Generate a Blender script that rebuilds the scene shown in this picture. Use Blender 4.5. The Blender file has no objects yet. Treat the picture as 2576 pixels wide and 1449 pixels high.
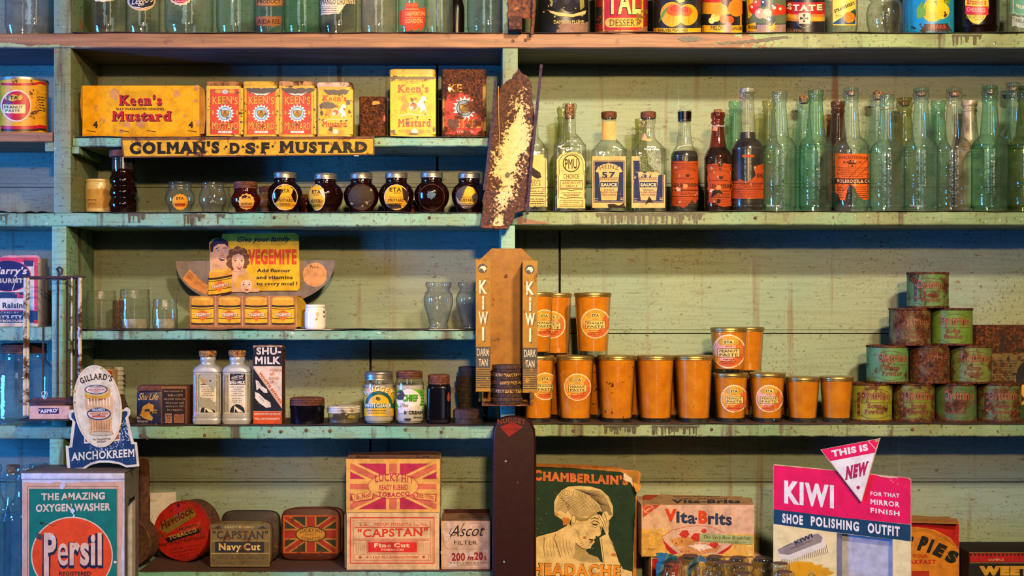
import bpy, bmesh, math, random
from mathutils import Vector
from mathutils.geometry import tessellate_polygon
random.seed(7)
sc = bpy.context.scene
COL = sc.collection
pi = math.pi

# ------------------------------------------------------------------ camera, light, exposure
K = .0008            # metres per photo pixel on the plane of the shelf fronts (y = 0)
D = 2.5              # camera distance to that plane
VX, VY, EZ = 1190, 764, 1.5
WALL = .185          # back wall plane

def kk(y): return K * (1 + y / D)
def W(px, py, y=0.0):
    k = kk(y); return Vector(((px - VX) * k, y, EZ + (VY - py) * k))

cam_d = bpy.data.cameras.new('camera'); cam = bpy.data.objects.new('camera', cam_d); COL.objects.link(cam)
cam.location = (0, -D, EZ); cam.rotation_euler = (pi / 2, 0, 0)
cam_d.sensor_width = 36; cam_d.lens = 36 * D / (2576 * K)
cam_d.shift_x = (1288 - VX) / 2576; cam_d.shift_y = (VY - 724.5) / 2576
cam_d.clip_start = .05
sc.camera = cam

sc.view_settings.view_transform = 'Standard'; sc.view_settings.look = 'None'
sc.view_settings.exposure = -0.47; sc.view_settings.gamma = 1.0
sc.cycles.max_bounces = 8; sc.cycles.diffuse_bounces = 2; sc.cycles.transparent_max_bounces = 28; sc.cycles.caustics_reflective = False; sc.cycles.caustics_refractive = False
sc.cycles.sample_clamp_indirect = 4

world = bpy.data.worlds.new('world'); sc.world = world; world.use_nodes = True
world.node_tree.nodes['Background'].inputs[0].default_value = (1.0, .62, .36, 1)
world.node_tree.nodes['Background'].inputs[1].default_value = .008

def area(name, loc, tgt, sx, sy, power, col, spread=180):
    l = bpy.data.lights.new(name, 'AREA'); l.shape = 'RECTANGLE'; l.size = sx; l.size_y = sy
    l.energy = power; l.color = col; l.spread = math.radians(spread)
    o = bpy.data.objects.new(name, l); COL.objects.link(o); o.location = loc
    o.rotation_euler = (Vector(tgt) - Vector(loc)).to_track_quat('-Z', 'Y').to_euler()
    return o
# two warm shop lamps in front of the shelves, one low and one under the ceiling; a blue window far to the side; thin bright door slits
area('warm_shop_lamp', (.30, -4.0, 2.55), (.05, .1, 1.76), .26, .12, 26, (1, .60, .26), 60)
area('ceiling_lamp', (.95, -2.75, 3.15), (.2, .1, 1.72), .28, .16, 30, (1, .79, .54), 68)
area('side_window', (-2.8, -1.05, 1.5), (.1, .1, 1.4), .5, .9, 215, (.03, .25, 1.0))
area('shop_window', (-1.3, -3.6, 2.75), (-.1, 0, 1.7), .9, 1.3, 15, (.6, .84, 1.0))
area('shop_doorway', (1.2, -3.6, 2.75), (.1, 0, 1.7), .6, 1.3, 12, (1, .84, .55))
area('narrow_window', (.35, -3.7, 1.2), (.1, 0, 1.3), .4, 1.0, 1.8, (.75, .86, 1.0))

# ------------------------------------------------------------------ colour, node helpers
def lin(c): return c / 12.92 if c <= .04045 else ((c + .055) / 1.055) ** 2.4
def H(h): return tuple(lin(int(h[i:i + 2], 16) / 255) for i in (0, 2, 4))

class NT:
    def __init__(s, name):
        s.m = bpy.data.materials.new(name); s.m.use_nodes = True; s.t = s.m.node_tree
        s.b = s.t.nodes['Principled BSDF']; s.out = s.t.nodes['Material Output']
        g = s.t.nodes.new('ShaderNodeNewGeometry'); s.pos = g.outputs['Position']; s.sep = None
    def n(s, t): return s.t.nodes.new(t)
    def set(s, sock, v):
        if v is None: return
        if hasattr(v, 'is_linked'): s.t.links.new(v, sock)
        elif isinstance(v, (tuple, list)) and len(v) == 3 and len(sock.default_value) == 4: sock.default_value = (*v, 1)
        else: sock.default_value = v
    def p(s, k, v): s.set(s.b.inputs[k], v)
    def xyz(s, i):
        if not s.sep:
            s.sep = s.n('ShaderNodeSeparateXYZ'); s.set(s.sep.inputs[0], s.pos)
        return s.sep.outputs[i]
    def vec(s, sx, sy, sz):
        m = s.n('ShaderNodeVectorMath'); m.operation = 'MULTIPLY'; s.set(m.inputs[0], s.pos); m.inputs[1].default_value = (sx, sy, sz); return m.outputs[0]
    def noise(s, scale=1, det=3, vec=None, rough=.55, dist=0):
        q = s.n('ShaderNodeTexNoise'); s.set(q.inputs['Vector'], vec or s.pos)
        q.inputs['Scale'].default_value = scale; q.inputs['Detail'].default_value = det; q.inputs['Roughness'].default_value = rough; q.inputs['Distortion'].default_value = dist
        return q.outputs[0]
    def ramp(s, f, a, b, lo=0, hi=1):
        q = s.n('ShaderNodeMapRange'); s.set(q.inputs[0], f); q.inputs[1].default_value = a; q.inputs[2].default_value = b; q.inputs[3].default_value = lo; q.inputs[4].default_value = hi
        return q.outputs[0]
    def math(s, op, a, b=0):
        q = s.n('ShaderNodeMath'); q.operation = op; s.set(q.inputs[0], a); s.set(q.inputs[1], b); return q.outputs[0]
    def mix(s, f, a, b, mode='MIX'):
        q = s.n('ShaderNodeMix'); q.data_type = 'RGBA'; q.blend_type = mode
        s.set(q.inputs[0], f); s.set(q.inputs[6], a); s.set(q.inputs[7], b); return q.outputs[2]
    def bump(s, h, st=.3, d=.002):
        q = s.n('ShaderNodeBump'); q.inputs['Strength'].default_value = st; q.inputs['Distance'].default_value = d; s.set(q.inputs['Height'], h); s.p('Normal', q.outputs[0]); return q.outputs[0]
    def col(s):
        q = s.n('ShaderNodeVertexColor'); q.layer_name = 'Col'; return q.outputs[0]

MATS = {}
def cached(f):
    def g(*a):
        k = (f.__name__,) + a
        if k not in MATS: MATS[k] = f(*a)
        return MATS[k]
    return g

@cached
def printed(name='printed_paper', rough=.75, dirt=.18, worn='b09468', amt=.0, scale=70, bump=.15, metal=0.0):
    """Printed or painted surface: the print colours of the mesh, fine dirt, and worn-through specks."""
    t = NT(name); c = t.col()
    d = t.noise(55, 5); c = t.mix(t.ramp(d, .42, .72, 0, dirt * 2), c, H('4a3820'), 'MULTIPLY')
    f = t.noise(420, 2); c = t.mix(t.ramp(f, .3, .8, 0, dirt), c, H('3a2c1c'))
    if amt > 0:
        w = t.noise(scale, 6, rough=.62); c = t.mix(t.ramp(w, .64 - amt, .66 - amt), c, H(worn))
    t.p('Base Color', c); t.p('Roughness', rough); t.p('Metallic', metal); t.p('Specular IOR Level', .18 if rough > .6 else .4); t.bump(t.noise(300, 3), bump, .0006)
    return t.m

@cached
def rusty(name='rusty_tin', base='5a5048', amt=.1, rough=.55, metal=.0):
    """Tin with its own print colours under spreading rust."""
    t = NT(name); c = t.col()
    d = t.noise(38, 6, rough=.66); fine = t.noise(210, 6, rough=.72)
    r = t.mix(t.ramp(fine, .42, .6), H('1c0d07'), H('6e3a18'))
    r = t.mix(t.ramp(t.noise(60, 5), .5, .66, 0, .8), r, H('2c180e')); t.p('Specular IOR Level', .25)
    m = t.ramp(t.math('ADD', d, t.math('MULTIPLY', fine, .35)), .80 - amt, .90 - amt)
    c = t.mix(t.ramp(t.noise(60, 3), .4, .75, 0, .35), c, H('54401c'), 'MULTIPLY')
    t.p('Base Color', t.mix(m, c, r)); t.p('Roughness', t.ramp(m, 0, 1, rough, .85)); t.p('Metallic', metal)
    t.bump(t.math('ADD', t.math('MULTIPLY', fine, .5), m), .35, .0008)
    return t.m

@cached
def rust(name='rust', a='2a140c', b='7a4220', c='b8752e', amt=.12, bump=.6):
    t = NT(name); f = t.noise(160, 6, rough=.7); g = t.noise(45, 5)
    k = t.mix(t.ramp(f, .38, .62), H(a), H(b)); k = t.mix(t.ramp(g, .66 - amt * .5, .75 - amt * .5, 0, .8), k, H(c))
    t.p('Base Color', k); t.p('Roughness', .82); t.bump(f, bump, .0012); return t.m

@cached
def glass(tint='d8e4dc', edge='8fa69a', dust=.02, wav=.16, rough=.03):
    """Thin-walled old glass: coloured transmission, deeper colour where the wall is seen edge on, reflections, dust."""
    t = NT('glass_' + tint); t.t.nodes.remove(t.b)
    lw = t.n('ShaderNodeLayerWeight'); lw.inputs[0].default_value = .5; fc = lw.outputs['Facing']
    tr = t.n('ShaderNodeBsdfTransparent'); e = t.ramp(fc, .45, 1.0)
    t.set(tr.inputs[0], t.mix(e, H(tint), H(edge)))
    b = t.n('ShaderNodeBump'); b.inputs['Strength'].default_value = wav; b.inputs['Distance'].default_value = .004; t.set(b.inputs['Height'], t.noise(60, 3))
    gl = t.n('ShaderNodeBsdfGlossy'); gl.inputs['Roughness'].default_value = rough; t.set(gl.inputs['Normal'], b.outputs[0])
    fr = t.math('ADD', .085, t.math('MULTIPLY', t.math('POWER', fc, 4.0), .55))
    df = t.n('ShaderNodeBsdfDiffuse'); t.set(df.inputs[0], t.mix(.55, H(tint), H('c8c0a8')))
    m1 = t.n('ShaderNodeMixShader'); t.set(m1.inputs[0], t.ramp(t.noise(40, 5), .3, .75, dust * .5, dust * 2.2)); t.set(m1.inputs[1], tr.outputs[0]); t.set(m1.inputs[2], df.outputs[0])
    m2 = t.n('ShaderNodeMixShader'); t.set(m2.inputs[0], fr); t.set(m2.inputs[1], m1.outputs[0]); t.set(m2.inputs[2], gl.outputs[0])
    t.set(t.out.inputs[0], m2.outputs[0]); return t.m

@cached
def solid(name, col, rough=.5, metal=0.0, bump=.0, scale=200, var=.12, spec=.5):
    t = NT(name); f = t.noise(scale, 4); c = t.mix(t.ramp(f, .3, .7, 0, 1), H(col), tuple(v * (1 - var * 2) for v in H(col)))
    t.p('Base Color', c); t.p('Roughness', rough); t.p('Metallic', metal); t.p('Specular IOR Level', spec)
    if bump: t.bump(f, bump, .001)
    return t.m

@cached
def cork():
    t = NT('cork'); f = t.noise(260, 4); c = t.mix(t.ramp(f, .4, .62), H('3c2412'), H('a8743a'))
    t.p('Base Color', c); t.p('Roughness', .9); t.bump(f, .6, .001); return t.m

# ------------------------------------------------------------------ objects
ORG = {}
def thing(name, label, cat, loc, group=None, kind=None):
    o = bpy.data.objects.new(name, None); COL.objects.link(o); o.location = loc; o.empty_display_size = .03
    o['label'] = label; o['category'] = cat
    if group: o['group'] = group
    if kind: o['kind'] = kind
    ORG[o.name] = Vector(loc); return o

def mk(name, vs, fs, mat, parent=None, col=(.8, .8, .8), smooth=35, label=None, cat=None, group=None, kind=None, bevel=0):
    """Link one mesh object; vs are world positions, col one colour or one per face."""
    org = ORG[parent.name] if parent else (Vector((sum(v[0] for v in vs) / len(vs), sum(v[1] for v in vs) / len(vs), min(v[2] for v in vs))))
    me = bpy.data.meshes.new(name); me.from_pydata([tuple(Vector(v) - org) for v in vs], [], fs)
    if bevel:
        bm = bmesh.new(); bm.from_mesh(me)
        es = [e for e in bm.edges if len(e.link_faces) == 2 and e.calc_face_angle(0) > .6]
        bmesh.ops.bevel(bm, geom=es, offset=bevel, segments=2, affect='EDGES', profile=.6); bm.to_mesh(me); bm.free()
        if isinstance(col, list): col = col[0]
    at = me.color_attributes.new('Col', 'FLOAT_COLOR', 'CORNER')
    cc = []
    for i, p in enumerate(me.polygons):
        c = col[i] if isinstance(col, list) else col
        cc += [*c, 1.0] * p.loop_total
    at.data.foreach_set('color', cc)
    if smooth: me.shade_smooth(); me.set_sharp_from_angle(angle=math.radians(smooth))
    me.materials.append(mat)
    o = bpy.data.objects.new(name, me); COL.objects.link(o)
    if parent: o.parent = parent
    else: o.location = org
    ORG[o.name] = org
    if label: o['label'] = label
    if cat: o['category'] = cat
    if group: o['group'] = group
    if kind: o['kind'] = kind
    return o

def boxv(x0, x1, y0, y1, z0, z1):
    v = [(x0, y0, z0), (x1, y0, z0), (x1, y1, z0), (x0, y1, z0), (x0, y0, z1), (x1, y0, z1), (x1, y1, z1), (x0, y1, z1)]
    f = [(0, 3, 2, 1), (4, 5, 6, 7), (0, 1, 5, 4), (1, 2, 6, 5), (2, 3, 7, 6), (3, 0, 4, 7)]
    return v, f

def join(*parts):
    V, F = [], []
    for v, f in parts:
        o = len(V); V += list(v); F += [tuple(i + o for i in q) for q in f]
    return V, F

def smooth_prof(prof, n=5):
    """Catmull-Rom through the points; a repeated point makes a corner."""
    segs, cur = [], [prof[0]]
    for a in prof[1:]:
        if a == cur[-1]: segs.append(cur); cur = [a]
        else: cur.append(a)
    segs.append(cur); out = []
    for s in segs:
        if len(s) < 3: out += s; continue
        for i in range(len(s) - 1):
            p0, p1, p2, p3 = s[max(i - 1, 0)], s[i], s[i + 1], s[min(i + 2, len(s) - 1)]
            for j in range(n):
                u = j / n
                out.append(tuple(.5 * (2 * b + (c - a) * u + (2 * a - 5 * b + 4 * c - d) * u * u + (3 * b - a - 3 * c + d) * u ** 3) for a, b, c, d in zip(p0, p1, p2, p3)))
        out.append(s[-1])
    return out

def loft(prof, cx, cy, n=40, cap=(1, 1), flute=0, fn=0):
    V, F = [], []
    for (z, a, b, e) in prof:
        for j in range(n):
            th = 2 * pi * j / n; c, s = math.cos(th), math.sin(th); r = 1
            if fn and flute: r = 1 + flute * (abs(math.sin(fn * th / 2)) - .6)
            x = math.copysign(abs(c) ** (2 / e), c) * a * r; y = math.copysign(abs(s) ** (2 / e), s) * b * r
            V.append((cx + x, cy + y, z))
    m = len(prof)
    for i in range(m - 1):
        for j in range(n):
            k = (j + 1) % n; F.append((i * n + j, (i + 1) * n + j, (i + 1) * n + k, i * n + k))
    if cap[0]: F.append(tuple(range(n)))
    if cap[1]: F.append(tuple(reversed(range((m - 1) * n, m * n))))
    return V, F

def tube(pts, r, n=8):
    V, F = [], []; pts = [Vector(p) for p in pts]
    for i, p in enumerate(pts):
        d = (pts[min(i + 1, len(pts) - 1)] - pts[max(i - 1, 0)]).normalized()
        a = d.cross(Vector((0, 1, 0))); a = a.normalized() if a.length > .05 else d.cross(Vector((1, 0, 0))).normalized(); b = d.cross(a)
        rr = r[i] if isinstance(r, list) else r
        for j in range(n):
            th = 2 * pi * j / n; V.append(p + a * math.cos(th) * rr + b * math.sin(th) * rr)
    for i in range(len(pts) - 1):
        for j in range(n):
            k = (j + 1) % n; F.append((i * n + j, i * n + k, (i + 1) * n + k, (i + 1) * n + j))
    F.append(tuple(reversed(range(n)))); F.append(tuple(range((len(pts) - 1) * n, len(pts) * n)))
    return V, F

# ------------------------------------------------------------------ surface maps: photo pixel + lift -> world point
def planeY(y): return lambda px, py, h=0: W(px, py, y - h)
CAM = Vector((0, -D, EZ))
def plane3(a, b, c):
    nrm = (b - a).cross(c - a).normalized()
    if nrm.y > 0: nrm = -nrm
    def f(px, py, h=0):
        d = W(px, py, 0) - CAM; t = nrm.dot(a - CAM) / nrm.dot(d); return CAM + d * t + nrm * h
    f.n = nrm; return f
def pmap(prof, cx, cy):
    """Front of a lofted body."""
    zs = [(p[0], p[1], p[2], p[3]) for p in prof]
    def at(z):
        for a, b in zip(zs, zs[1:]):
            if a[0] >= z >= b[0]:
                u = 0 if a[0] == b[0] else (a[0] - z) / (a[0] - b[0]); return [a[i] + (b[i] - a[i]) * u for i in (1, 2, 3)]
        return zs[0][1:] if z > zs[0][0] else zs[-1][1:]
    def f(px, py, h=0):
        y = cy
        for _ in range(3):
            k = kk(y); X = (px - VX) * k; Z = EZ + (VY - py) * k; a, b, e = at(Z); a += h; b += h
            u = max(-.992, min(.992, (X - cx) / a)); y = cy - b * (1 - abs(u) ** e) ** (1 / e)
        return Vector((cx + u * a, y, Z))
    f.at = at; return f

# ------------------------------------------------------------------ lettering
GL = {}
_tc = bpy.data.curves.new('glyph', 'FONT'); _tc.resolution_u = 3; _to = bpy.data.objects.new('glyph', _tc)
def _mesh(s, off):
    _tc.body = s; _tc.offset = off; _to.to_mesh_clear(); return _to.to_mesh()
def _ext(s):
    m = _mesh(s, 0); xs = [v.co.x for v in m.vertices]; return max(xs) - min(xs)
CAP = max(v.co.y for v in _mesh('H', 0).vertices); XH = max(v.co.y for v in _mesh('x', 0).vertices); ASC = max(v.co.y for v in _mesh('l', 0).vertices)
_HH = _ext('HH')
def glyph(ch, b=0., serif=0.):
    if ch == 'e': b = min(b, .008)
    elif ch in 'asgo': b = min(b, .03)
    key = (ch, b, serif)
    if key in GL: return GL[key]
    if ch == ' ': GL[key] = ([], .36); return GL[key]
    adv = _ext('H' + ch + 'H') - _HH + 1.3 * b; bo = b / CAP
    m = _mesh(ch, b); vs = [(v.co.x / CAP, (v.co.y / CAP + bo) / (1 + 2 * bo)) for v in m.vertices]; fs = [tuple(p.vertices) for p in m.polygons]
    if ch == 'M' and b:
        x0, x1, s = .1 - bo, 1.04 + bo, .15 + 1.7 * bo; xc = (x0 + x1) / 2; yn, ya = .60, .38 - 1.5 * bo
        vs = [(x0, 0), (x0 + s, 0), (x0 + s, 1), (x0, 1), (x1 - s, 0), (x1, 0), (x1, 1), (x1 - s, 1), (xc, yn), (xc, ya)]
        fs = [(0, 1, 2, 3), (4, 5, 6, 7), (3, 2, 8, 9), (6, 7, 8, 9)]
    polys = [[vs[i] for i in f] for f in fs]
    if serif:
        cnt = {}
        for f in fs:
            for i in range(len(f)):
                k = (min(f[i], f[i - 1]), max(f[i], f[i - 1])); cnt[k] = cnt.get(k, 0) + 1
        for (i, j), c in cnt.items():
            if c > 1: continue
            (xa, ya), (xb, yb) = vs[i], vs[j]
            if abs(ya - yb) > .01 or abs(xa - xb) > .42 or abs(xa - xb) < .03: continue
            x0, x1 = min(xa, xb), max(xa, xb)
            t = .075 + bo * .6
            for lv, dr in ((0, 1), (1, -1), ((XH / CAP + 2 * bo) / (1 + 2 * bo), -1), ((ASC / CAP + 2 * bo) / (1 + 2 * bo), -1)):
                if abs(ya - lv) < .02:
                    y0, y1 = ya, ya + dr * t; polys.append([(x0 - serif, y0), (x1 + serif, y0), (x1 + serif, y1), (x0 - serif, y1)]); break
    GL[key] = (polys, adv / CAP); return GL[key]

def clip(poly, ax, lo, hi):
    for sgn, lim in ((1, lo), (-1, -hi)):
        out = []
        for i in range(len(poly)):
            p, q = poly[i - 1], poly[i]; a, b = sgn * p[ax] - lim, sgn * q[ax] - lim
            if (a >= 0) != (b >= 0):
                u = a / (a - b); out.append((p[0] + (q[0] - p[0]) * u, p[1] + (q[1] - p[1]) * u))
            if b >= 0: out.append(q)
        poly = out
        if len(poly) < 3: return []
    return poly

def jag(pts, amp, step=5, seed=1):
    r = random.Random(seed); out = []
    for i in range(len(pts)):
        p, q = pts[i], pts[(i + 1) % len(pts)]; L = math.dist(p, q); n = max(1, int(L / step))
        for j in range(n):
            u = j / n; out.append((p[0] + (q[0] - p[0]) * u + r.uniform(-amp, amp), p[1] + (q[1] - p[1]) * u + r.uniform(-amp, amp)))
    return out

class Art:
    """Flat print in photo pixels, laid later on a surface map; layer = order of ink."""
    def __init__(s): s.t = []; s.xf = None
    def _add(s, pl, col, ly):
        if s.xf: pl = [s.xf(*p) for p in pl]
        s.t.append((pl, H(col) if isinstance(col, str) else col, ly))
    def poly(s, pts, col, ly=1):
        if len(pts) <= 4 and ly >= 0 and len(pts) == 3: s._add(list(pts), col, ly); return s
        for tri in tessellate_polygon([[Vector((x, y, 0)) for x, y in pts]]): s._add([pts[i] for i in tri], col, ly)
        return s
    def rect(s, x0, y0, x1, y1, col, ly=1): s._add([(x0, y0), (x1, y0), (x1, y1), (x0, y1)], col, ly); return s
    def ellp(s, cx, cy, rx, ry, n=36, a0=0, a1=360):
        return [(cx + rx * math.cos(math.radians(a0 + (a1 - a0) * i / n)), cy + ry * math.sin(math.radians(a0 + (a1 - a0) * i / n))) for i in range(n + (a1 - a0 < 360))]
    def ell(s, cx, cy, rx, ry, col, ly=1, n=36): s._add(s.ellp(cx, cy, rx, ry, n), col, ly); return s
    def ring(s, cx, cy, rx, ry, w, col, ly=2, n=40, a0=0, a1=360):
        o = s.ellp(cx, cy, rx, ry, n, a0, a1); i = s.ellp(cx, cy, rx - w, ry - w, n, a0, a1)
        if a1 - a0 >= 360: o.append(o[0]); i.append(i[0])
        for j in range(len(o) - 1): s._add([o[j], o[j + 1], i[j + 1], i[j]], col, ly)
        return s
    def line(s, pts, w, col, ly=2):
        for (xa, ya), (xb, yb) in zip(pts, pts[1:]):
            L = math.hypot(xb - xa, yb - ya) or 1; nx, ny = -(yb - ya) / L * w / 2, (xb - xa) / L * w / 2; ex, ey = (xb - xa) / L * w * .2, (yb - ya) / L * w * .2
            s._add([(xa + nx - ex, ya + ny - ey), (xb + nx + ex, yb + ny + ey), (xb - nx + ex, yb - ny + ey), (xa - nx - ex, ya - ny - ey)], col, ly)
        return s
    def frame(s, x0, y0, x1, y1, w, col, ly=2):
        s.rect(x0, y0, x1, y0 + w, col, ly); s.rect(x0, y1 - w, x1, y1, col, ly); s.rect(x0, y0 + w, x0 + w, y1 - w, col, ly); s.rect(x1 - w, y0 + w, x1, y1 - w, col, ly); return s
    def star(s, cx, cy, r0, r1, n, col, ly=1, ph=0):
        s.poly([(cx + (r0 if i % 2 == 0 else r1) * math.sin(pi * i / n + ph), cy - (r0 if i % 2 == 0 else r1) * math.cos(pi * i / n + ph)) for i in range(2 * n)], col, ly); return s
    def blot(s, cx, cy, rx, ry, col, ly=6, seed=1, n=16, rough=.45):
        r = random.Random(seed * 77 + int(cx)); pts = []
        for i in range(n):
            a = 2 * pi * i / n; k = 1 - rough * r.random(); pts.append((cx + rx * k * math.cos(a), cy + ry * k * math.sin(a)))
        return s.poly(pts, col, ly)
    def blots(s, x0, y0, x1, y1, num, r, col, ly=6, seed=1):
        q = random.Random(seed)
        for i in range(num): s.blot(q.uniform(x0, x1), q.uniform(y0, y1), r * q.uniform(.4, 1.3), r * q.uniform(.4, 1.3), col, ly, seed + i, 11)
        return s
    def cliprect(s, i0, x0, y0, x1, y1):
        out = s.t[:i0]
        for pl, c, l in s.t[i0:]:
            q = clip(pl, 0, x0, x1); q = clip(q, 1, y0, y1) if q else q
            if q: out.append((q, c, l))
        s.t = out; return s
    def txt(s, body, x0, x1, yb, h, col, ly=3, b=.0, serif=.0, sl=0., bow=0., y1=None, rot=0, sp=0., shadow=None, big=0.):
        """Ink from x0 to x1 on a baseline (x0,yb)-(x1,y1), capital height h; bow lifts the middle; big enlarges the first capitals."""
        y1 = yb if y1 is None else y1
        if shadow:
            dx, dy, sc_ = shadow; s.txt(body, x0 + dx, x1 + dx, yb + dy, h, sc_, ly - 1, b, serif, sl, bow, y1 + dy, rot, sp, None, big)
        L = math.hypot(x1 - x0, y1 - yb); ux, uy = (x1 - x0) / L, (y1 - yb) / L
        pen, items = 0, []; lo, hi = 1e9, -1e9
        for i, ch in enumerate(body):
            pl, adv = glyph(ch, b, serif); g = 1 + big if big and (i == 0 or body[i - 1] in ' -') and ch.isupper() else 1
            items.append((pl, pen, g, ch.isupper()))
            for q in pl:
                for x, y in q: lo = min(lo, pen + x * g); hi = max(hi, pen + x * g)
            pen += adv * g + sp + (serif * .8 if ch != ' ' else 0)
        if hi <= lo: return s
        kx = L / (hi - lo)
        for pl, pn, g, up in items:
            xs = [x for q in pl for x, y in q]
            if not xs: continue
            mid = (pn + (min(xs) + max(xs)) * .5 * g - lo) * kx
            for q in pl:
                out = []
                for x, y in q:
                    u = (pn + x * g - lo) * kx + sl * y * g * h; v = y * g * h
                    if bow:
                        t = 2 * mid / L - 1; lift = bow * (1 - t * t)
                        if rot:
                            a = math.atan(-4 * bow * t / L); du = u - mid; u2 = mid + du * math.cos(a) - v * math.sin(a); v2 = du * math.sin(a) + v * math.cos(a); u, v = u2, v2
                        v += lift
                    if rot and not bow: px, py = x0 + u * ux + v * uy, yb + u * uy - v * ux
                    elif rot: px, py = x0 + u * ux + v * uy, yb + u * uy - v * ux
                    else: px, py = x0 + u * ux, yb + u * uy - v
                    out.append((px, py))
                s._add(out, col, ly)
        return s
    def block(s, x0, x1, y0, y1, rows, col, ly=3, seed=1):
        """Rows of print too small to read in the photo, as broken dashes."""
        r = random.Random(seed); n = rows
        for i in range(n):
            y = y0 + (y1 - y0) * (i + .5) / n; hh = (y1 - y0) / n * .42; ind = r.uniform(0, .18) * (x1 - x0); x = x0 + ind
            while x < x1 - ind:
                w = r.uniform(1.5, 5) * max(1, hh / 2); s.rect(x, y - hh / 2, min(x + w, x1 - ind), y + hh / 2, col, ly); x += w + r.uniform(.8, 1.6)
        return s
    def build(s, name, parent, f, mat, grid=None, base=.00025, step=.00014, label=None):
        V, F, C = [], [], []
        for ip, (pl, col, ly) in enumerate(s.t):
            if grid:
                xs = [p[0] for p in pl]; ys = [p[1] for p in pl]; pcs = []
                gx, gy = grid if isinstance(grid, tuple) else (grid, 1e6)
                for i in range(int(math.floor(min(xs) / gx)), int(math.floor(max(xs) / gx)) + 1):
                    q = clip(pl, 0, i * gx, (i + 1) * gx)
                    if not q: continue
                    if gy > 1e5: pcs.append(q); continue
                    yy = [p[1] for p in q]
                    for j in range(int(math.floor(min(yy) / gy)), int(math.floor(max(yy) / gy)) + 1):
                        q2 = clip(q, 1, j * gy, (j + 1) * gy)
                        if q2: pcs.append(q2)
            else: pcs = [pl]
            for q in pcs:
                a = sum(q[i - 1][0] * q[i][1] - q[i][0] * q[i - 1][1] for i in range(len(q)))
                if abs(a) < .01: continue
                if a > 0: q = q[::-1]
                o = len(V); V += [f(x, y, base + ly * step + (ip % 13) * 4e-6) for x, y in q]; F.append(tuple(range(o, o + len(q)))); C.append(col)
        if not F: return None
        return mk(name, V, F, mat, parent, C, smooth=0, label=label)
# ------------------------------------------------------------------ the shelving and the wall
def zS(py): return EZ + (VY - py) * K
def xS(px): return (px - VX) * K

@cached
def wall_paint():
    t = NT('mint_wall_paint'); x, z = t.xyz(0), t.xyz(2)
    big = t.noise(2.6, 3); c = t.mix(t.ramp(big, .38, .62), H('7e9684'), H('8c9674'))
    c = t.mix(t.ramp(t.noise(1, 5, t.vec(9, 1, 150), .6), .46, .72, 0, .35), c, H('5c5f42'))
    c = t.mix(t.ramp(t.noise(1, 6, t.vec(30, 1, 110), .7), .60, .70, 0, .75), c, H('4a2f18'))
    msk = t.ramp(t.noise(3.5, 2), .42, .6)
    dr = t.ramp(t.noise(1, 4, t.vec(30, 1, 1.0)), .59, .68)
    c = t.mix(t.math('MULTIPLY', t.math('MULTIPLY', dr, msk), .9), c, H('6e4620'))
    wh = t.ramp(t.noise(1, 2, t.vec(52, 3, 1.4)), .70, .74); c = t.mix(t.math('MULTIPLY', t.math('MULTIPLY', wh, msk), .5), c, H('c8cbb4'))
    sp = t.ramp(t.noise(1, 7, t.vec(75, 75, 110), .74), .595, .66); c = t.mix(t.math('MULTIPLY', sp, .85), c, H('3a2412'))
    s2 = t.ramp(t.noise(190, 4, rough=.6), .58, .66); c = t.mix(t.math('MULTIPLY', s2, t.ramp(t.noise(5, 3), .4, .65, .1, .8)), c, H('44301c'))
    fl = t.ramp(t.noise(14, 6, rough=.7, dist=.6), .66, .69); c = t.mix(t.math('MULTIPLY', fl, .7), c, H('6e3c20'))
    gr = t.math('ADD', t.ramp(x, xS(2050), xS(250), -.14, .52), t.ramp(t.noise(2.2, 4), .3, .7, -.3, .3)); c = t.mix(t.ramp(gr, 0, 1), c, H('8a6a34'), 'MULTIPLY')  # random grime, plus browner towards low x: warmer, weaker light put into paint colour
    t.p('Base Color', c); t.p('Roughness', .62); t.bump(t.noise(1, 4, t.vec(14, 10, 170)), .35, .001); return t.m

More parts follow.
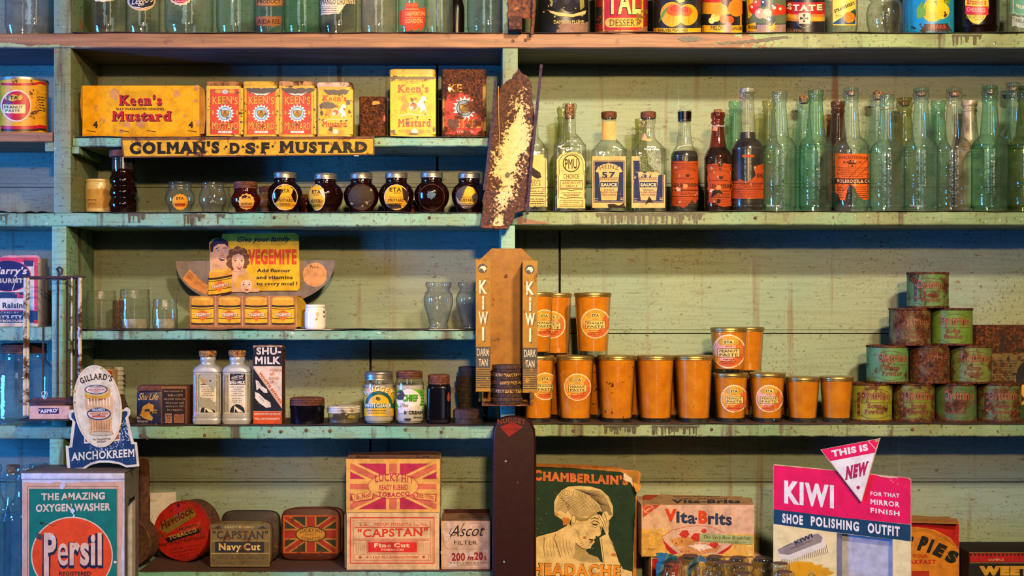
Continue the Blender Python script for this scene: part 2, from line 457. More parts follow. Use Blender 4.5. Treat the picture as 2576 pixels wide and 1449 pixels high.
@cached
def shelf_paint(name='green_shelf_paint', g0='5c9a80', g1='7a9e84', grime=.5, wood=0.0):
    t = NT(name)
    c = t.mix(t.ramp(t.noise(7, 3), .35, .65), H(g0), H(g1))
    c = t.mix(t.ramp(t.noise(9, 4), .62 - grime * .3, .74 - grime * .1, 0, .8), c, H('6e7040'))
    c = t.mix(t.ramp(t.noise(1, 4, t.vec(26, 30, 3.0), .6), .565, .66, 0, .9), c, H('452c1c'))
    c = t.mix(t.ramp(t.noise(130, 6, rough=.7), .565, .64, 0, .9), c, H('3c2614'))
    c = t.mix(t.ramp(t.noise(1, 5, t.vec(9, 9, 260), .65), .55, .66, 0, .5), c, H('4a4428'))
    c = t.mix(t.ramp(t.noise(48, 4), .72, .74), c, H('6a3a22'))
    c = t.mix(t.ramp(t.noise(110, 3), .70, .72), c, H('d2d0b4'))
    if wood:
        w = t.mix(t.ramp(t.noise(1, 5, t.vec(8, 60, 120)), .35, .7), H('976a42'), H('6e4626'))
        w = t.mix(t.ramp(t.noise(30, 4), .6, .7, 0, .6), w, H('5a2c18'))
        x, z = t.xyz(0), t.xyz(2); f = t.noise(22, 5)
        if wood == 1:      # top shelf: bare wood, paint left along the lower edge at one end and over the other end
            e1 = t.math('ADD', t.ramp(x, xS(1760), xS(1960)), t.ramp(f, .3, .7, -.5, .5))
            e2 = t.math('ADD', t.math('MULTIPLY', t.ramp(z, zS(100), zS(122)), t.ramp(x, xS(420), xS(40), 0, 1)), t.ramp(f, .3, .7, -.35, .35))
            keep = t.math('MAXIMUM', t.ramp(e1, .48, .52), t.ramp(e2, .5, .54))
        else:
            keep = t.ramp(f, wood - .02, wood + .02, 1, 0)
        c = t.mix(keep, w, c)
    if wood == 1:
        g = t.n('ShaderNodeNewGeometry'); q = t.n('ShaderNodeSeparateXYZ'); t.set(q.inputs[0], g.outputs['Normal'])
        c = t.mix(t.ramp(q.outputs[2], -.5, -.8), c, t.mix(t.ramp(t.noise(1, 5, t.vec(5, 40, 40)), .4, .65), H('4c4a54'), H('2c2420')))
    t.p('Base Color', c); t.p('Roughness', .55); t.bump(t.noise(1, 5, t.vec(40, 60, 160)), .3, .001); return t.m

def planks():
    """Back wall: tongue-and-groove boards, one mesh, with open joints."""
    parts = []; z_px = [-420, 98, 470, 838, 1212, 1620]
    for a, b in zip(z_px, z_px[1:]):
        k = kk(WALL); z1, z0 = EZ + (VY - a) * k, EZ + (VY - b) * k
        cuts = [-260, 1408 if b in (838,) else (932 if b in (1212,) else 1100), 2800]
        if a == 838: cuts = [-260, 932, 2800]
        if a == 470: cuts = [-260, 1408, 2800]
        for l, r in zip(cuts, cuts[1:]):
            x0, x1 = (l - VX) * k, (r - VX) * k; g = .0016
            parts.append(boxv(x0 + g * 1.5, x1 - g * 1.5, WALL, WALL + .02, z0 + g + .006, z1 - g))
            parts.append(boxv(x0 + g * 1.5, x1 - g * 1.5, WALL + .0022, WALL + .02, z0 + g * .2, z0 + g + .006))
            parts.append(boxv(x0 + g * 1.5, x1 - g * 1.5, WALL + .0005, WALL + .02, z1 - .011, z1 - .0085))
    return join(*parts)
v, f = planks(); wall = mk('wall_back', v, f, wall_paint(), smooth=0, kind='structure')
v, f = boxv(xS(-300), xS(2900), WALL + .021, WALL + .03, .6, 2.6); mk('wall_backing', v, f, solid('dark_gap', '120c08', .9), smooth=0, kind='structure')
# the room behind the camera: plain dim shop floor, ceiling and walls
v, f = boxv(-3.6, 3.6, -4.4, WALL + .02, -.05, 0); mk('floor', v, f, solid('worn_floorboards', '5a4530', .7, 0, .2, 30), smooth=0, kind='structure')
v, f = boxv(-3.6, 3.6, -4.4, WALL + .02, 3.8, 3.85); mk('ceiling', v, f, solid('dim_ceiling_boards', '6a5c44', .8), smooth=0, kind='structure')

shelving = thing('wall_shelving', 'green painted wooden wall shelving with worn edges holding all the goods', 'shelves', (xS(1288), .0, zS(1530)))
def board(name, px0, px1, py0, py1, mat, y0=0.0, y1=WALL - .001, seed=1, wob=.0007, n=60):
    r = random.Random(seed); x0, x1 = xS(px0), xS(px1); V, F = [], []
    for i in range(n + 1):
        x = x0 + (x1 - x0) * i / n
        a, b = r.uniform(-wob, wob), r.uniform(-wob, wob)
        ch = .0022
        V += [(x, y0 + ch, zS(py0) + a), (x, y0 + r.uniform(0, wob), zS(py0) + a - ch), (x, y0 + r.uniform(0, wob), zS(py1) + b + ch), (x, y0 + ch, zS(py1) + b), (x, y1, zS(py1)), (x, y1, zS(py0))]
    for i in range(n):
        for j in range(6):
            k = (j + 1) % 6; F.append((i * 6 + j, i * 6 + k, i * 6 + 6 + k, i * 6 + 6 + j))
    F.append(tuple(reversed(range(6)))); F.append(tuple(range(n * 6, n * 6 + 6)))
    return mk(name, V, F, mat, shelving, smooth=25)
def post(name, px0, px1, py0, py1, mat, y0=0.0, y1=WALL - .001, seed=3):
    v, f = boxv(xS(px0), xS(px1), y0, y1, zS(py1), zS(py0)); return mk(name, v, f, mat, shelving, bevel=.0022, smooth=25)
GP = shelf_paint()
G2 = shelf_paint('olive_green_shelf_paint', '628a60', '86966a', .75)
GW = shelf_paint('worn_green_paint', '567f68', '74836a', .85, .66)
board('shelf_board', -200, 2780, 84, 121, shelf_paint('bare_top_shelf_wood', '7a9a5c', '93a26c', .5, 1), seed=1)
board('shelf_board', -200, 131, 332, 356, shelf_paint('bare_small_shelf_wood', '7a9a5c', '93a26c', .5, .25), .002, seed=2, n=20)
board('shelf_board', 181, 1262, 345, 367, GP, .006, seed=3)
board('shelf_board', -200, 1262, 536, 569, GP, seed=4); board('shelf_board', 1262, 2780, 533, 566, G2, .0005, seed=5)
board('shelf_board', -200, 128, 823, 857, GP, .004, seed=6, n=20); board('shelf_board', 172, 1260, 832, 855, GP, .006, seed=7)
board('shelf_board', -200, 1262, 1072, 1104, GP, seed=8); board('shelf_board', 1262, 2780, 1068, 1098, G2, .0005, seed=9)
board('shelf_board', 160, 1262, 1438, 1466, GP, .0, seed=10)
# base counter top under everything
v, f = boxv(xS(-300), xS(2900), -.32, WALL - .001, zS(1560), zS(1530)); mk('counter_top', v, f, solid('dark_counter_wood', '4a3020', .6, 0, .2, 40), shelving, smooth=0)
v, f = boxv(xS(-290), xS(2890), -.28, WALL - .001, .0, zS(1560)); mk('base_cupboard', v, f, GP, shelving, smooth=0)
post('upright', 135, 178, -260, 84, GW); post('upright', 135, 178, 121, 536, GW)
post('upright', 130, 167, 569, 1072, GP); post('upright', 124, 160, 1104, 1530, GP)
post('upright', 1264, 1303, -260, 84, GW); post('upright', 1264, 1303, 121, 534, GW)
post('upright', 1260, 1296, 567, 1070, GP); post('upright', 1256, 1296, 1102, 1530, GP)
post('shelf_batten', 178.5, 197, 368, 386, GP, .004, WALL - .01); post('shelf_batten', 110, 134, 357, 380, GW, .006, WALL - .01)
post('shelf_batten', 167.5, 186, 857, 880, GP, .008, WALL - .01)
# bolt and nail heads on the shelf fronts
for i, (px, py) in enumerate([(353, 1096), (371, 1102), (515, 1095), (677, 1085), (706, 1086), (770, 1083), (830, 1084), (1020, 1081), (1110, 1087), (953, 350 + 8), (690, 547), (1080, 548), (1900, 548), (1443, 1084), (1790, 1080), (2295, 1080), (1290, 103), (1322, 101)]):
    v, f = loft([(0, .0035, .0035, 2), (.0012, .003, .003, 2), (.0022, .0014, .0014, 2)][::-1], 0, 0, 12)
    c = W(px, py, .0); v = [(c.x + x, c.y + .0075 * (py == 358) - .0002 - z, c.z + y) for x, y, z in v]; f = [q[::-1] for q in f]
    mk('nail_head', v, f, rust('old_nail', '2a1c14', '6a4a30', '8a6a40', .1, .3), shelving)

# old drips, stains and a knot on the shelf fronts
@cached
def stain_mat():
    t = NT('drip_stain_varnish'); c = t.col(); t.p('Base Color', t.mix(t.ramp(t.noise(150, 5, rough=.7), .4, .62, 0, .7), t.mix(.5, c, H('1c120c')), H('545838'))); t.p('Roughness', .5); return t.m
def stain(name, groups, seed):
    a = Art(); r = random.Random(seed)
    for x0, x1, y0, y1, col in groups:
        x, H_ = x0, y1 - y0; low = []
        while x < x1:
            w = r.uniform(3, 11); g = r.choice((0, 2, 5, 8)); yy = y0 + H_ * r.choice((.45, .7, 1, 1, 1)) * r.uniform(.85, 1); gg = y0 + H_ * r.uniform(.08, .3)
            low += [(x, gg), (x + .6, yy - 3), (x + w * .5, yy), (x + w - .6, yy - 3), (x + w, gg)]; x += w + g + .5
        a.poly(jag([(x0 - 1, y0), (x + 1, y0)] + low[::-1], .5, 6, seed), col, 0)
    a.build(name, shelving, planeY(-.0002), stain_mat(), base=.0003)
stain('drip_stain', [(1500, 1772, 535.5, 565, '36251a')], 2); stain('drip_stain', [(462, 512, 539, 567, '3a2a1e')], 3); stain('drip_stain', [(545, 560, 539, 567, '3e2c20')], 4)
stain('drip_stain', [(1520, 1600, 1070, 1096, '33241a')], 5); stain('drip_stain', [(1640, 1752, 1070, 1096, '38281c')], 6); stain('drip_stain', [(2396, 2470, 87, 118, '5c4420')], 7); stain('drip_stain', [(0, 14, 539, 568, '4a3626')], 8); stain('drip_stain', [(322, 372, 536, 566, '4a3828')], 9)
a = Art(); a.blot(1735, 98, 34, 8, '4a2414', 0, 3, 24, .25).blot(1738, 98, 16, 5, '24120a', 1, 4, 18, .3); a.build('wood_knot', shelving, planeY(-.0002), stain_mat(), base=.0003)
a = Art(); a.poly(jag([(1800, 107), (1850, 103), (1900, 99), (1950, 93), (1980, 91), (1985, 96), (1920, 104), (1860, 110), (1810, 112)], 1.5, 6, 4), '4a2c1a', 0); a.build('bark_scar', shelving, planeY(-.0002), stain_mat(), base=.0003)
a = Art(); a.poly(jag([(1302, 539), (1320, 538), (1312, 548), (1350, 555), (1386, 563), (1302, 565)], 1, 6, 4), 'a8542c', 0); a.build('bare_patch', shelving, planeY(-.0002), stain_mat(), base=.0003)

# dark lining paper on the shelves, curling a little over the front edges
def liner(label, px0, px1, py, y0=-.0015, y1=WALL - .012, seed=1, lift=.0022, col='3a2418'):
    r = random.Random(seed); n = 70; V, F = [], []; z = zS(py); x0, x1 = xS(px0), xS(px1); ph = [r.uniform(0, 6) for _ in range(4)]
    for i in range(n + 1):
        u = i / n; x = x0 + (x1 - x0) * u
        c = abs(math.sin(u * 9 + ph[0]) * math.sin(u * 23 + ph[1])) * lift + .0004
        for (y, zz) in ((y0 - .001 * abs(math.sin(u * 31 + ph[2])), c + .0003), (y0 + .004, .0009 + c * .4), (y0 + .02, .0009), (y1, .0009)): V.append((x, y, z + zz + .0004))
    m = len(V); V += [(x, y, zz - .0007) for x, y, zz in V]
    for i in range(n):
        for j in range(3):
            a = i * 4 + j; F.append((a, a + 4, a + 5, a + 1)); F.append((m + a, m + a + 1, m + a + 5, m + a + 4))
        a = i * 4; F.append((a, m + a, m + a + 4, a + 4)); a += 3; F.append((a, a + 4, m + a + 4, m + a))
    for i in (0, n):
        for j in range(3):
            a = i * 4 + j; q = (a, a + 1, m + a + 1, m + a); F.append(q if i == 0 else q[::-1])
    mk('shelf_lining_paper', V, F, solid('dark_lining_paper_' + col, col, .7, 0, .15, 60), smooth=60, label=label, cat='lining paper', group='dark paper lining the shelves')
liner('dark lining paper along the top shelf under the cut-off bottles and tins', 181, 1262, 84, seed=1)
liner('dark lining paper beneath the fruit tins on the top shelf', 1305, 2640, 84, seed=2)
liner('dark lining paper beneath the mustard tins above the yellow enamel strip', 186, 1240, 345, .004, seed=3)
liner('dark lining paper beneath the row of round brown mustard jars', 182, 1255, 536, seed=4)
liner('dark lining paper beneath the long row of green and clear sauce bottles', 1308, 2640, 533, seed=5)
liner('wavy dark lining paper beneath the white jar and the jars-and-family showcard', 190, 1250, 832, .004, seed=6, lift=.004)
liner('dark lining paper beneath the shoe cleaner bottles and jars', 186, 1250, 1072, seed=7, col='33221a')
liner('dark lining paper beneath the glasses of orange spread and rusty green tins', 1300, 2640, 1068, seed=8, col='3c261a')
liner('brown lining paper beneath the tobacco tins and cartons on the lowest shelf', 350, 1250, 1438, seed=9, col='4a2f22')
liner('dark lining paper in the end bay under the red and yellow round tin\'s lower shelf', -120, 131, 536, seed=10, lift=.004)
SH = dict(S1=zS(84) + .0015, C1=zS(332), S3=zS(345) + .0015, S4=zS(536) + .0015, S4R=zS(533) + .0015, S5=zS(832) + .0015, S5L=zS(823), S6=zS(1072) + .0015, S6R=zS(1068) + .0015, S7=zS(1438) + .0015, CT=zS(1530))

# ------------------------------------------------------------------ generic builders
def PP(pts, cy, base, sq=1.0, e=2.0):
    """(py, half width px[, half depth factor, exponent]) -> profile in metres at depth cy; py None is the standing plane."""
    k = kk(cy); out = []
    for p in pts:
        z = base if p[0] is None else max(EZ + (VY - p[0]) * k, base); a = p[1] * k
        out.append((z, a, a * (p[2] if len(p) > 2 else sq), p[3] if len(p) > 3 else e))
    return out
def cx_(px, cy): return (px - VX) * kk(cy)

class Thing:
    pass
def vessel(name, label, cat, px, cy, base, pts, mat, group=None, part='body', n=40, sq=1.0, e=2.0, cap=(0, 1), sm=4, col=(.8, .8, .8), flute=0, fn=0):
    """A turned or moulded body standing on a shelf, with a map of its front for the labels."""
    t = Thing(); t.px, t.cy, t.base = px, cy, base; t.cx = cx_(px, cy)
    t.prof = smooth_prof(PP(pts, cy, base, sq, e), sm) if sm else PP(pts, cy, base, sq, e)
    t.root = thing(name, label, cat, (t.cx, cy, base), group)
    v, f = loft(t.prof, t.cx, cy, n, cap, flute, fn); t.body = mk(part, v, f, mat, t.root, col)
    t.map = pmap(t.prof, t.cx, cy); t.k = kk(cy)
    return t
def add(t, part, pts, mat, col=(.8, .8, .8), n=32, sq=1.0, e=2.0, cap=(1, 1), sm=0, parent=None, dx=0, label=None, fl=0, fn=0):
    pr = PP(pts, t.cy, -9, sq, e); pr = smooth_prof(pr, sm) if sm else pr
    v, f = loft(pr, t.cx + dx, t.cy, n, cap, fl, fn); o = mk(part, v, f, mat, parent or t.root, col, label=label); return o, pmap(pr, t.cx, t.cy)
def contents(t, py, mat, col=(.8, .8, .8), part='contents', inset=.0012, n=32, top=None):
    """What is inside a glass, up to photo height py."""
    z1 = EZ + (VY - py) * t.k; pr = []
    a = t.map.at(z1); pr.append((z1, a[0] - inset, a[1] - inset, a[2]))
    for p in t.prof:
        if p[0] < z1 - .0005: pr.append((max(p[0], t.base + .002), max(p[1] - inset, .001), max(p[2] - inset, .001), p[3]))
    v, f = loft(pr, t.cx, t.cy, n); return mk(part, v, f, mat, t.root, col)
def screw_lid(t, py0, py1, hw, mat, col=(.8, .8, .8), part='lid', ridges=3):
    h = py1 - py0; pts = [(py0, hw * .1), (py0, hw * .88), (py0 + h * .08, hw * .97), (py0 + h * .2, hw)]
    for i in range(ridges):
        a = py0 + h * (.3 + .6 * i / ridges); b = h * .6 / ridges; pts += [(a + b * .1, hw * .955), (a + b * .35, hw * .955), (a + b * .55, hw), (a + b * .9, hw)]
    pts += [(py1 - h * .05, hw * 1.01), (py1, hw * .97)]
    return add(t, part, pts, mat, col, 40)
def carton(name, label, cat, px0, px1, py0, y, dep, base, front, side=None, group=None, top=None, mat=None, part='box', bevel=.0009, py1=None):
    """A box whose front face stands at depth y."""
    t = Thing(); k = kk(y); t.k = k; t.y = y; t.cy = y; t.base = base; x0, x1 = (px0 - VX) * k, (px1 - VX) * k; z1 = EZ + (VY - py0) * k
    t.x0, t.x1, t.z1, t.dep = x0, x1, z1, dep; t.cx = (x0 + x1) / 2
    t.root = thing(name, label, cat, ((x0 + x1) / 2, y + dep / 2, base), group)
    v, f = boxv(x0, x1, y, y + dep, base, z1); t.body = mk(part, v, f, mat or printed('carton_board', .8), t.root, H(front), bevel=bevel, smooth=30)
    t.map = planeY(y)
    t.front = [(px0, py0), (px1, py0)]; return t
def flatpart(t, part, v, f, mat, col, **kw): return mk(part, v, f, mat, t.root, col, **kw)

PAPER = printed('printed_paper', .72, .14, 'a08860', .008, 60)
SHINY = printed('glossy_printed_paper', .38, .12, 'a08860', .0, 60)
CARD = printed('printed_card', .8, .2, 'b89870', .0, 45)
TINP = printed('printed_tin', .38, .15, '4a2a18', .025, 60, .1)
STEEL = solid('worn_steel_lid', 'b8b0a0', .38, .85, .25, 180, .2)
GOLD = solid('brassy_tin_lid', 'b89a58', .4, .8, .25, 180, .25)
RUST = rust()
RUSTLID = rust('rusted_lid', '3a1c10', '6e3a20', '8a5228', .1, .35)
CORK = cork()
DARKLIQ = solid('dark_sauce', '140804', .25, 0, 0, 60, .3, .4)
# ------------------------------------------------------------------ top shelf: jars, bottles and fruit tins cut off by the picture edge
CLEAR = glass('f2f4ee', 'a8b4ac', .02); AQUA = glass('e2f5f2', '6cb0b0', .03); GREEN = glass('b8e4d0', '3a946c', .02)
GREY = glass('e4e4da', '94968a', .06); OLIVE = glass('d8d8a8', '74743c', .05); AMBER = glass('c8702c', '4a1404', .02); BROWN = glass('a87444', '32180a', .05)
PALEAQ = glass('ecf6f2', '94c0b8', .03); BLUEG = glass('daeef4', '64a0b2', .03); DKGREEN = glass('c8ebdc', '3c987a', .028); FROST = glass('b49a78', '7a6040', .5, .1, .3)
top = SH['S1']; TG = 'old jars and bottles on the top shelf'
def tall_jar(px0, px1, mat, label, h=-130, cy=.05, name='glass_jar', e=2.0, sq=1.0, foot=3, neck=.62):
    hw = (px1 - px0) / 2
    t = vessel(name, label, 'jar', (px0 + px1) / 2, cy, top, [(h, hw * neck), (h + 4, hw * (neck + .04)), (h + 14, hw * (neck + .03)), (h + 16, hw * neck), (h + 30, hw * neck), (h + 50, hw * .85), (h + 70, hw * .99), (h + 85, hw), (60, hw), (74, hw * .985), (80, hw * .95), (None, hw * .88), (None, hw * .88), (None, hw * .3)], mat, TG, e=e, sq=sq)
    return t
tall_jar(20, 128, GREY, 'dusty clear faceted jar in the end bay of the top shelf', cy=.055, e=3.2)
t = tall_jar(228, 318, CLEAR, 'clear jar with a torn cream label, first on the top shelf past the post')
a = Art(); a.poly(jag([(232, -70), (316, -70), (314, -4), (286, 1), (256, 5), (238, 3)], 1.2, 6), 'd8c8a0', 1); a.build('label', t.root, t.map, PAPER, 5)
t = tall_jar(319, 402, CLEAR, 'clear jar with a dark blue oval label on the top shelf')
a = Art(); a.ell(357, 4, 36, 23, 'c8a878', 1).ell(357, 4, 31, 18, '1c2438', 2).txt('Leggo\'s', 331, 384, 12, 17, 'd8c4a0', 3, .01, 0, .25, y1=5).line([(335, 17), (360, 21), (384, 15)], 2, 'd8c4a0', 3); a.build('label', t.root, t.map, PAPER, 5)
t = tall_jar(415, 536, PALEAQ, 'wide clear jar with a scalloped red label on the top shelf')
a = Art(); a.star(454, -20, 35, 32, 18, 'd8c090', 1).ell(454, -20, 29, 28, 'b41c34', 2).txt('INDIAN', 436, 474, -1, 5, 'e8d0b0', 3).txt('SAUCE', 440, 470, 5, 4, 'e8d0b0', 3); a.build('label', t.root, t.map, PAPER, 5)
t = tall_jar(545, 641, AQUA, 'pale green bottle with raised lettering low on its side, top shelf', name='glass_bottle')
a = Art(); a.txt('F. TIBB', 576, 612, 62, 5, 'ffffff', 0).txt('PATENT', 572, 618, 74, 5, 'ffffff', 0); a.build('raised_lettering', t.root, t.map, AQUA, 5)
t = tall_jar(643, 712, AQUA, 'narrow aqua jar with two brown paper bands, top shelf', neck=.7)
a = Art(); a.rect(643, -60, 712, 16, '7a5230', 1).rect(645, -2, 710, 13, 'a87848', 2).txt('PRODUCT', 647, 706, 9, 10, '3a2010', 3, .02).poly(jag([(644, 41), (710, 42), (708, 62), (690, 67), (644, 64)], 1, 5), '8a5a38', 1).txt('AIDA REL', 648, 706, 60, 12, '4a2414', 3, .02); a.build('label', t.root, t.map, PAPER, 5)
t = tall_jar(714, 806, DKGREEN, 'dark green glass bottle between two labelled jars on the top shelf', name='glass_bottle', cy=.06)
t = tall_jar(806, 898, CLEAR, 'clear jar with a fluted foot and a torn cream printed label, top shelf', neck=.75)
a = Art(); a.poly(jag([(806, -60), (897, -60), (893, 10), (870, 10), (853, 34), (830, 36), (807, 38)], 1.2, 6), 'd8c29a', 1).txt('MANGO CHUTNEY', 808, 893, 11, 13, '3c3838', 3, .01, .06).line([(808, 16), (850, 15)], 1, '6a5a48', 3).block(808, 848, 18, 29, 2, '6a5a48').line([(808, 32), (848, 31)], 1, '8a3a2a', 3); a.build('label', t.root, t.map, PAPER, 5)
for i in range(11): pass
t = tall_jar(908, 999, GREY, 'dusty pale grey glass jar, plain, on the top shelf', neck=.8)
t = tall_jar(1001, 1071, AQUA, 'slim aqua bottle with a torn orange-red label on the top shelf', name='glass_bottle', neck=.6)
a = Art(); a.poly(jag([(1020, 8), (1052, 8), (1053, 22), (1070, 18), (1069, 62), (1058, 80), (1052, 70), (1044, 80), (1036, 74), (1022, 80), (1018, 64), (1006, 62), (1005, 30), (1018, 22)], 1.3, 4), 'c8482c', 1).rect(1023, 10, 1050, 16, 'd8643c', 2).rect(1020, 22, 1053, 24, 'e0a060', 2).txt('C&E MORTON', 1019, 1068, 39, 10, 'e8b070', 3, .02).block(1019, 1066, 42, 50, 2, 'e0a060').txt('LONDON', 1020, 1063, 58, 9, 'e8b070', 3, .02); a.build('label', t.root, t.map, PAPER, 5)
t = tall_jar(1072, 1140, PALEAQ, 'slim clear ribbed bottle beside the orange-red labelled one, top shelf', name='glass_bottle')
v = vessel('sauce_bottle', 'dark brown bottle standing half hidden at the back of the top shelf', 'bottle', 1149, .125, top, [(-130, 10), (-128, 14), (-40, 14), (0, 15), (20, 19), (60, 19.5), (None, 18), (None, 18), (None, 3)], DARKLIQ, TG)
t = tall_jar(1175, 1277, BLUEG, 'wide bluish clear jar with raised lettering, last before the rusty top rack', neck=.7)
a = Art()
for i, (s, y) in enumerate([('SEALED', 48), ('HYGIENIC', 60), ('AINE', 73)]): a.txt(s, 1196, 1256, y, 7, 'ffffff', 0)
a.build('raised_lettering', t.root, t.map, BLUEG, 5)

FT = 'picture-label fruit tins on the top shelf'
def fruit_tin(px0, px1, col, label, h=-75, cy=.055, mat=SHINY, rim='6a4a3c', bot=True):
    hw = (px1 - px0) / 2
    t = vessel('fruit_tin', label, 'tin', (px0 + px1) / 2, cy, top, [(h + 4, hw * .98), (h + 4, hw), (76, hw), (None, hw)], mat, FT, cap=(1, 1), sm=0, col=H(col))
    add(t, 'rim', [(h + 3, hw * .9), (h, hw * .96), (h, hw * 1.015), (h + 5, hw * 1.015)], STEEL, H('8a7a68'), 40)
    pr = [(t.base + .0035, t.prof[0][1] * 1.012, t.prof[0][1] * 1.012, 2), (t.base + .0002, t.prof[0][1] * 1.012, t.prof[0][1] * 1.012, 2)]
    v, f = loft(pr, t.cx, t.cy, 40); mk('bottom_rim', v, f, printed('tin_rim', .5, .2), t.root, H(rim))
    return t
t = fruit_tin(1350, 1480, '14181c', 'black fruit tin with dark plums and a bare brown patch, beside the rusty rack')
a = Art(); a.poly([(1400, 75), (1479, 55), (1479, 82), (1400, 84)], '8a6a5c', 1).blot(1440, 68, 50, 16, '8a6a5c', 1, 3)
a.poly([(1380, 26), (1400, 30), (1440, 36), (1475, 26), (1472, 36), (1440, 43), (1405, 40), (1384, 32)], 'd0b478', 2)
for x, y, r in [(1402, 2, 21), (1433, 6, 22), (1458, 4, 17)]: a.ell(x, y, r, r * 1.05, '1a1a24', 3).ell(x - r * .3, y - r * .2, r * .35, r * .4, '2e3040', 4)
a.poly([(1386, -30), (1398, -8), (1388, 12), (1382, 0)], '8a8a34', 4).poly([(1458, 0), (1468, -14), (1470, 18), (1460, 26)], '8a8a34', 4)
a.txt('DAMSON PLUMS', 1393, 1468, 60, 9, 'c8a878', 4, .02).blots(1360, 10, 1475, 60, 12, 3, 'a88a68', 5, 4); a.build('label', t.root, t.map, PAPER, 6)
t = fruit_tin(1497, 1629, '8a2020', 'red and gold fruit tin with big block letters and peeling lower edge')
a = Art(); a.rect(1518, -70, 1616, 82, 'b02028', 1).frame(1516, -70, 1618, 80, 4, 'd0a030', 2).txt('TAL', 1524, 1612, 38, 70, '281410', 3, .06).txt('TAL', 1526, 1612, 36, 66, 'd8b868', 4, .03).poly([(p[0], p[1]) for p in Art().ellp(1534, 57, 12, 12, 16, 90, 270) + Art().ellp(1606, 57, 12, 12, 16, -90, 90)], 'c8a038', 3).txt('DESSERT', 1533, 1608, 65, 16, '4a2c18', 5, .0, .08)
a.poly(jag([(1499, 80), (1540, 76), (1590, 79), (1628, 66), (1628, 86), (1499, 86)], 1.5, 6), '8a5c3a', 6).rect(1498, 18, 1514, 60, '2a2420', 1).blots(1500, 40, 1516, 80, 6, 5, '7a2c20', 2, 3).blots(1602, 0, 1628, 60, 14, 6, '7a5420', 5, 8); a.build('label', t.root, t.map, rusty('rusty_printed_tin', 'x', .03), 6)
def peach(a, x, y, r, hot, ly=3):
    a.ell(x, y, r, r * 1.08, 'e89a1c', ly); a.blot(x + hot * r * .2, y - r * .35, r * .75, r * .55, 'd8541c', ly + 1, 5, 20, .2); a.blot(x + hot * r * .3, y - r * .5, r * .45, r * .32, 'b8281c', ly + 2, 6, 18, .2); a.line([(x, y - r), (x + r * .15, y), (x + r * .1, y + r * .9)], 1.2, 'b86a14', ly + 3)
t = fruit_tin(1643, 1763, '1c2228', 'dark fruit tin with two ripe peaches on its picture label')
a = Art(); peach(a, 1690, 36, 29, 1); peach(a, 1730, 37, 25, -1); a.poly([(1656, 58), (1666, 30), (1684, 12), (1670, 40)], '5a8a30', 6).poly([(1700, 0), (1722, -10), (1722, 4), (1708, 8)], '8a9a30', 6).rect(1643, 71, 1763, 84, 'e0a818', 2).txt('HALVES PEACHES', 1656, 1730, 80, 8, '2a2418', 4, .02).rect(1668, 79, 1740, 84, 'e8b418', 3); a.build('label', t.root, t.map, SHINY, 6)
t = fruit_tin(1765, 1866, 'd89420', 'yellow and black fruit tin with melon and orange slices')
a = Art(); a.rect(1765, 36, 1866, 64, '1c1c1e', 1).rect(1765, -70, 1866, 6, 'c02c1c', 1).ell(1835, -4, 22, 24, '4a2430', 2).ell(1852, 20, 20, 22, 'e07a1c', 3).ell(1812, 26, 20, 16, 'e88c18', 4).ell(1800, 44, 12, 11, 'ecc050', 4).ell(1790, 52, 8, 8, 'f0d070', 5).ell(1822, 48, 12, 11, 'e0642c', 5).ell(1836, 50, 10, 10, 'd8481c', 4).rect(1765, 64, 1866, 83, 'e0ac20', 2).txt('MELON', 1788, 1822, 76, 11, '3a2a18', 4, .02).txt('GINGER', 1842, 1866, 76, 9, '3a2a18', 4, .02).blot(1832, 70, 12, 18, 'a08478', 5, 3, 14, .25); a.build('label', t.root, t.map, SHINY, 6)
t = fruit_tin(1877, 1976, '283a48', 'fruit tin with cherries, peach and blackberry on its picture label')
a = Art(); a.rect(1877, -20, 1976, 60, '5a6a50', 1).rect(1877, 62, 1976, 84, '9a8078', 1).poly([(1878, -10), (1894, -8), (1890, 40), (1880, 50)], 'e0c030', 2)
for x, y, r, c in [(1894, 22, 13, 'c8281c'), (1904, 8, 10, 'e0502c'), (1912, 34, 13, 'e8a080'), (1928, 35, 13, 'ecb088'), (1922, 8, 9, '2a3a6a'), (1946, 16, 8, '3a4a7a'), (1952, 24, 15, 'd84018'), (1966, 26, 12, 'c83014'), (1938, 52, 13, '4a5058'), (1934, 32, 7, 'f0d0a8')]: a.ell(x, y, r, r, c, 3).ell(x - r * .3, y - r * .3, r * .3, r * .3, 'f0d8b8', 4, 10)
a.poly([(1878, 64), (1900, 56), (1904, 78), (1878, 80)], 'e0b020', 2).txt('GOOSEB', 1880, 1904, 74, 9, '2a2a18', 5, .03).star(1942, 66, 14, 7, 9, 'e0a820', 3); a.build('label', t.root, t.map, SHINY, 6)
t = fruit_tin(1976, 2073, '1e1a1c', 'short black and red tin with striped band and a cross emblem', 1, rim='2a2020')
a = Art(); a.rect(1976, 6, 2073, 36, 'b01c20', 1).rect(1976, 36, 2073, 54, 'c87828', 1).poly([(1976, 38), (2073, 44), (2073, 54), (1976, 46)], 'd8a030', 2).txt('STATE', 1978, 2068, 26, 16, 'e0c8a0', 4, .05, .1, bow=-2, shadow=(1.2, 1.2, '3a1410')).txt('QUEEN', 1978, 2016, 82, 8, 'a87838', 4, .01).rect(2009, 33, 2038, 60, 'd0b890', 3).ring(2023, 50, 20, 20, 1.4, '8a8a70', 3)
for i in range(4): a.poly([(2023, 46), (2023 + 11 * math.cos(pi / 2 * i - .35), 46 + 11 * math.sin(pi / 2 * i - .35)), (2023 + 11 * math.cos(pi / 2 * i + .35), 46 + 11 * math.sin(pi / 2 * i + .35))], '1a1818', 4)
a.build('label', t.root, t.map, SHINY, 6)
t = tall_jar(2073, 2156, CLEAR, 'clear glass jar with a slanted yellow fruit-syrup label, top shelf', neck=.6)
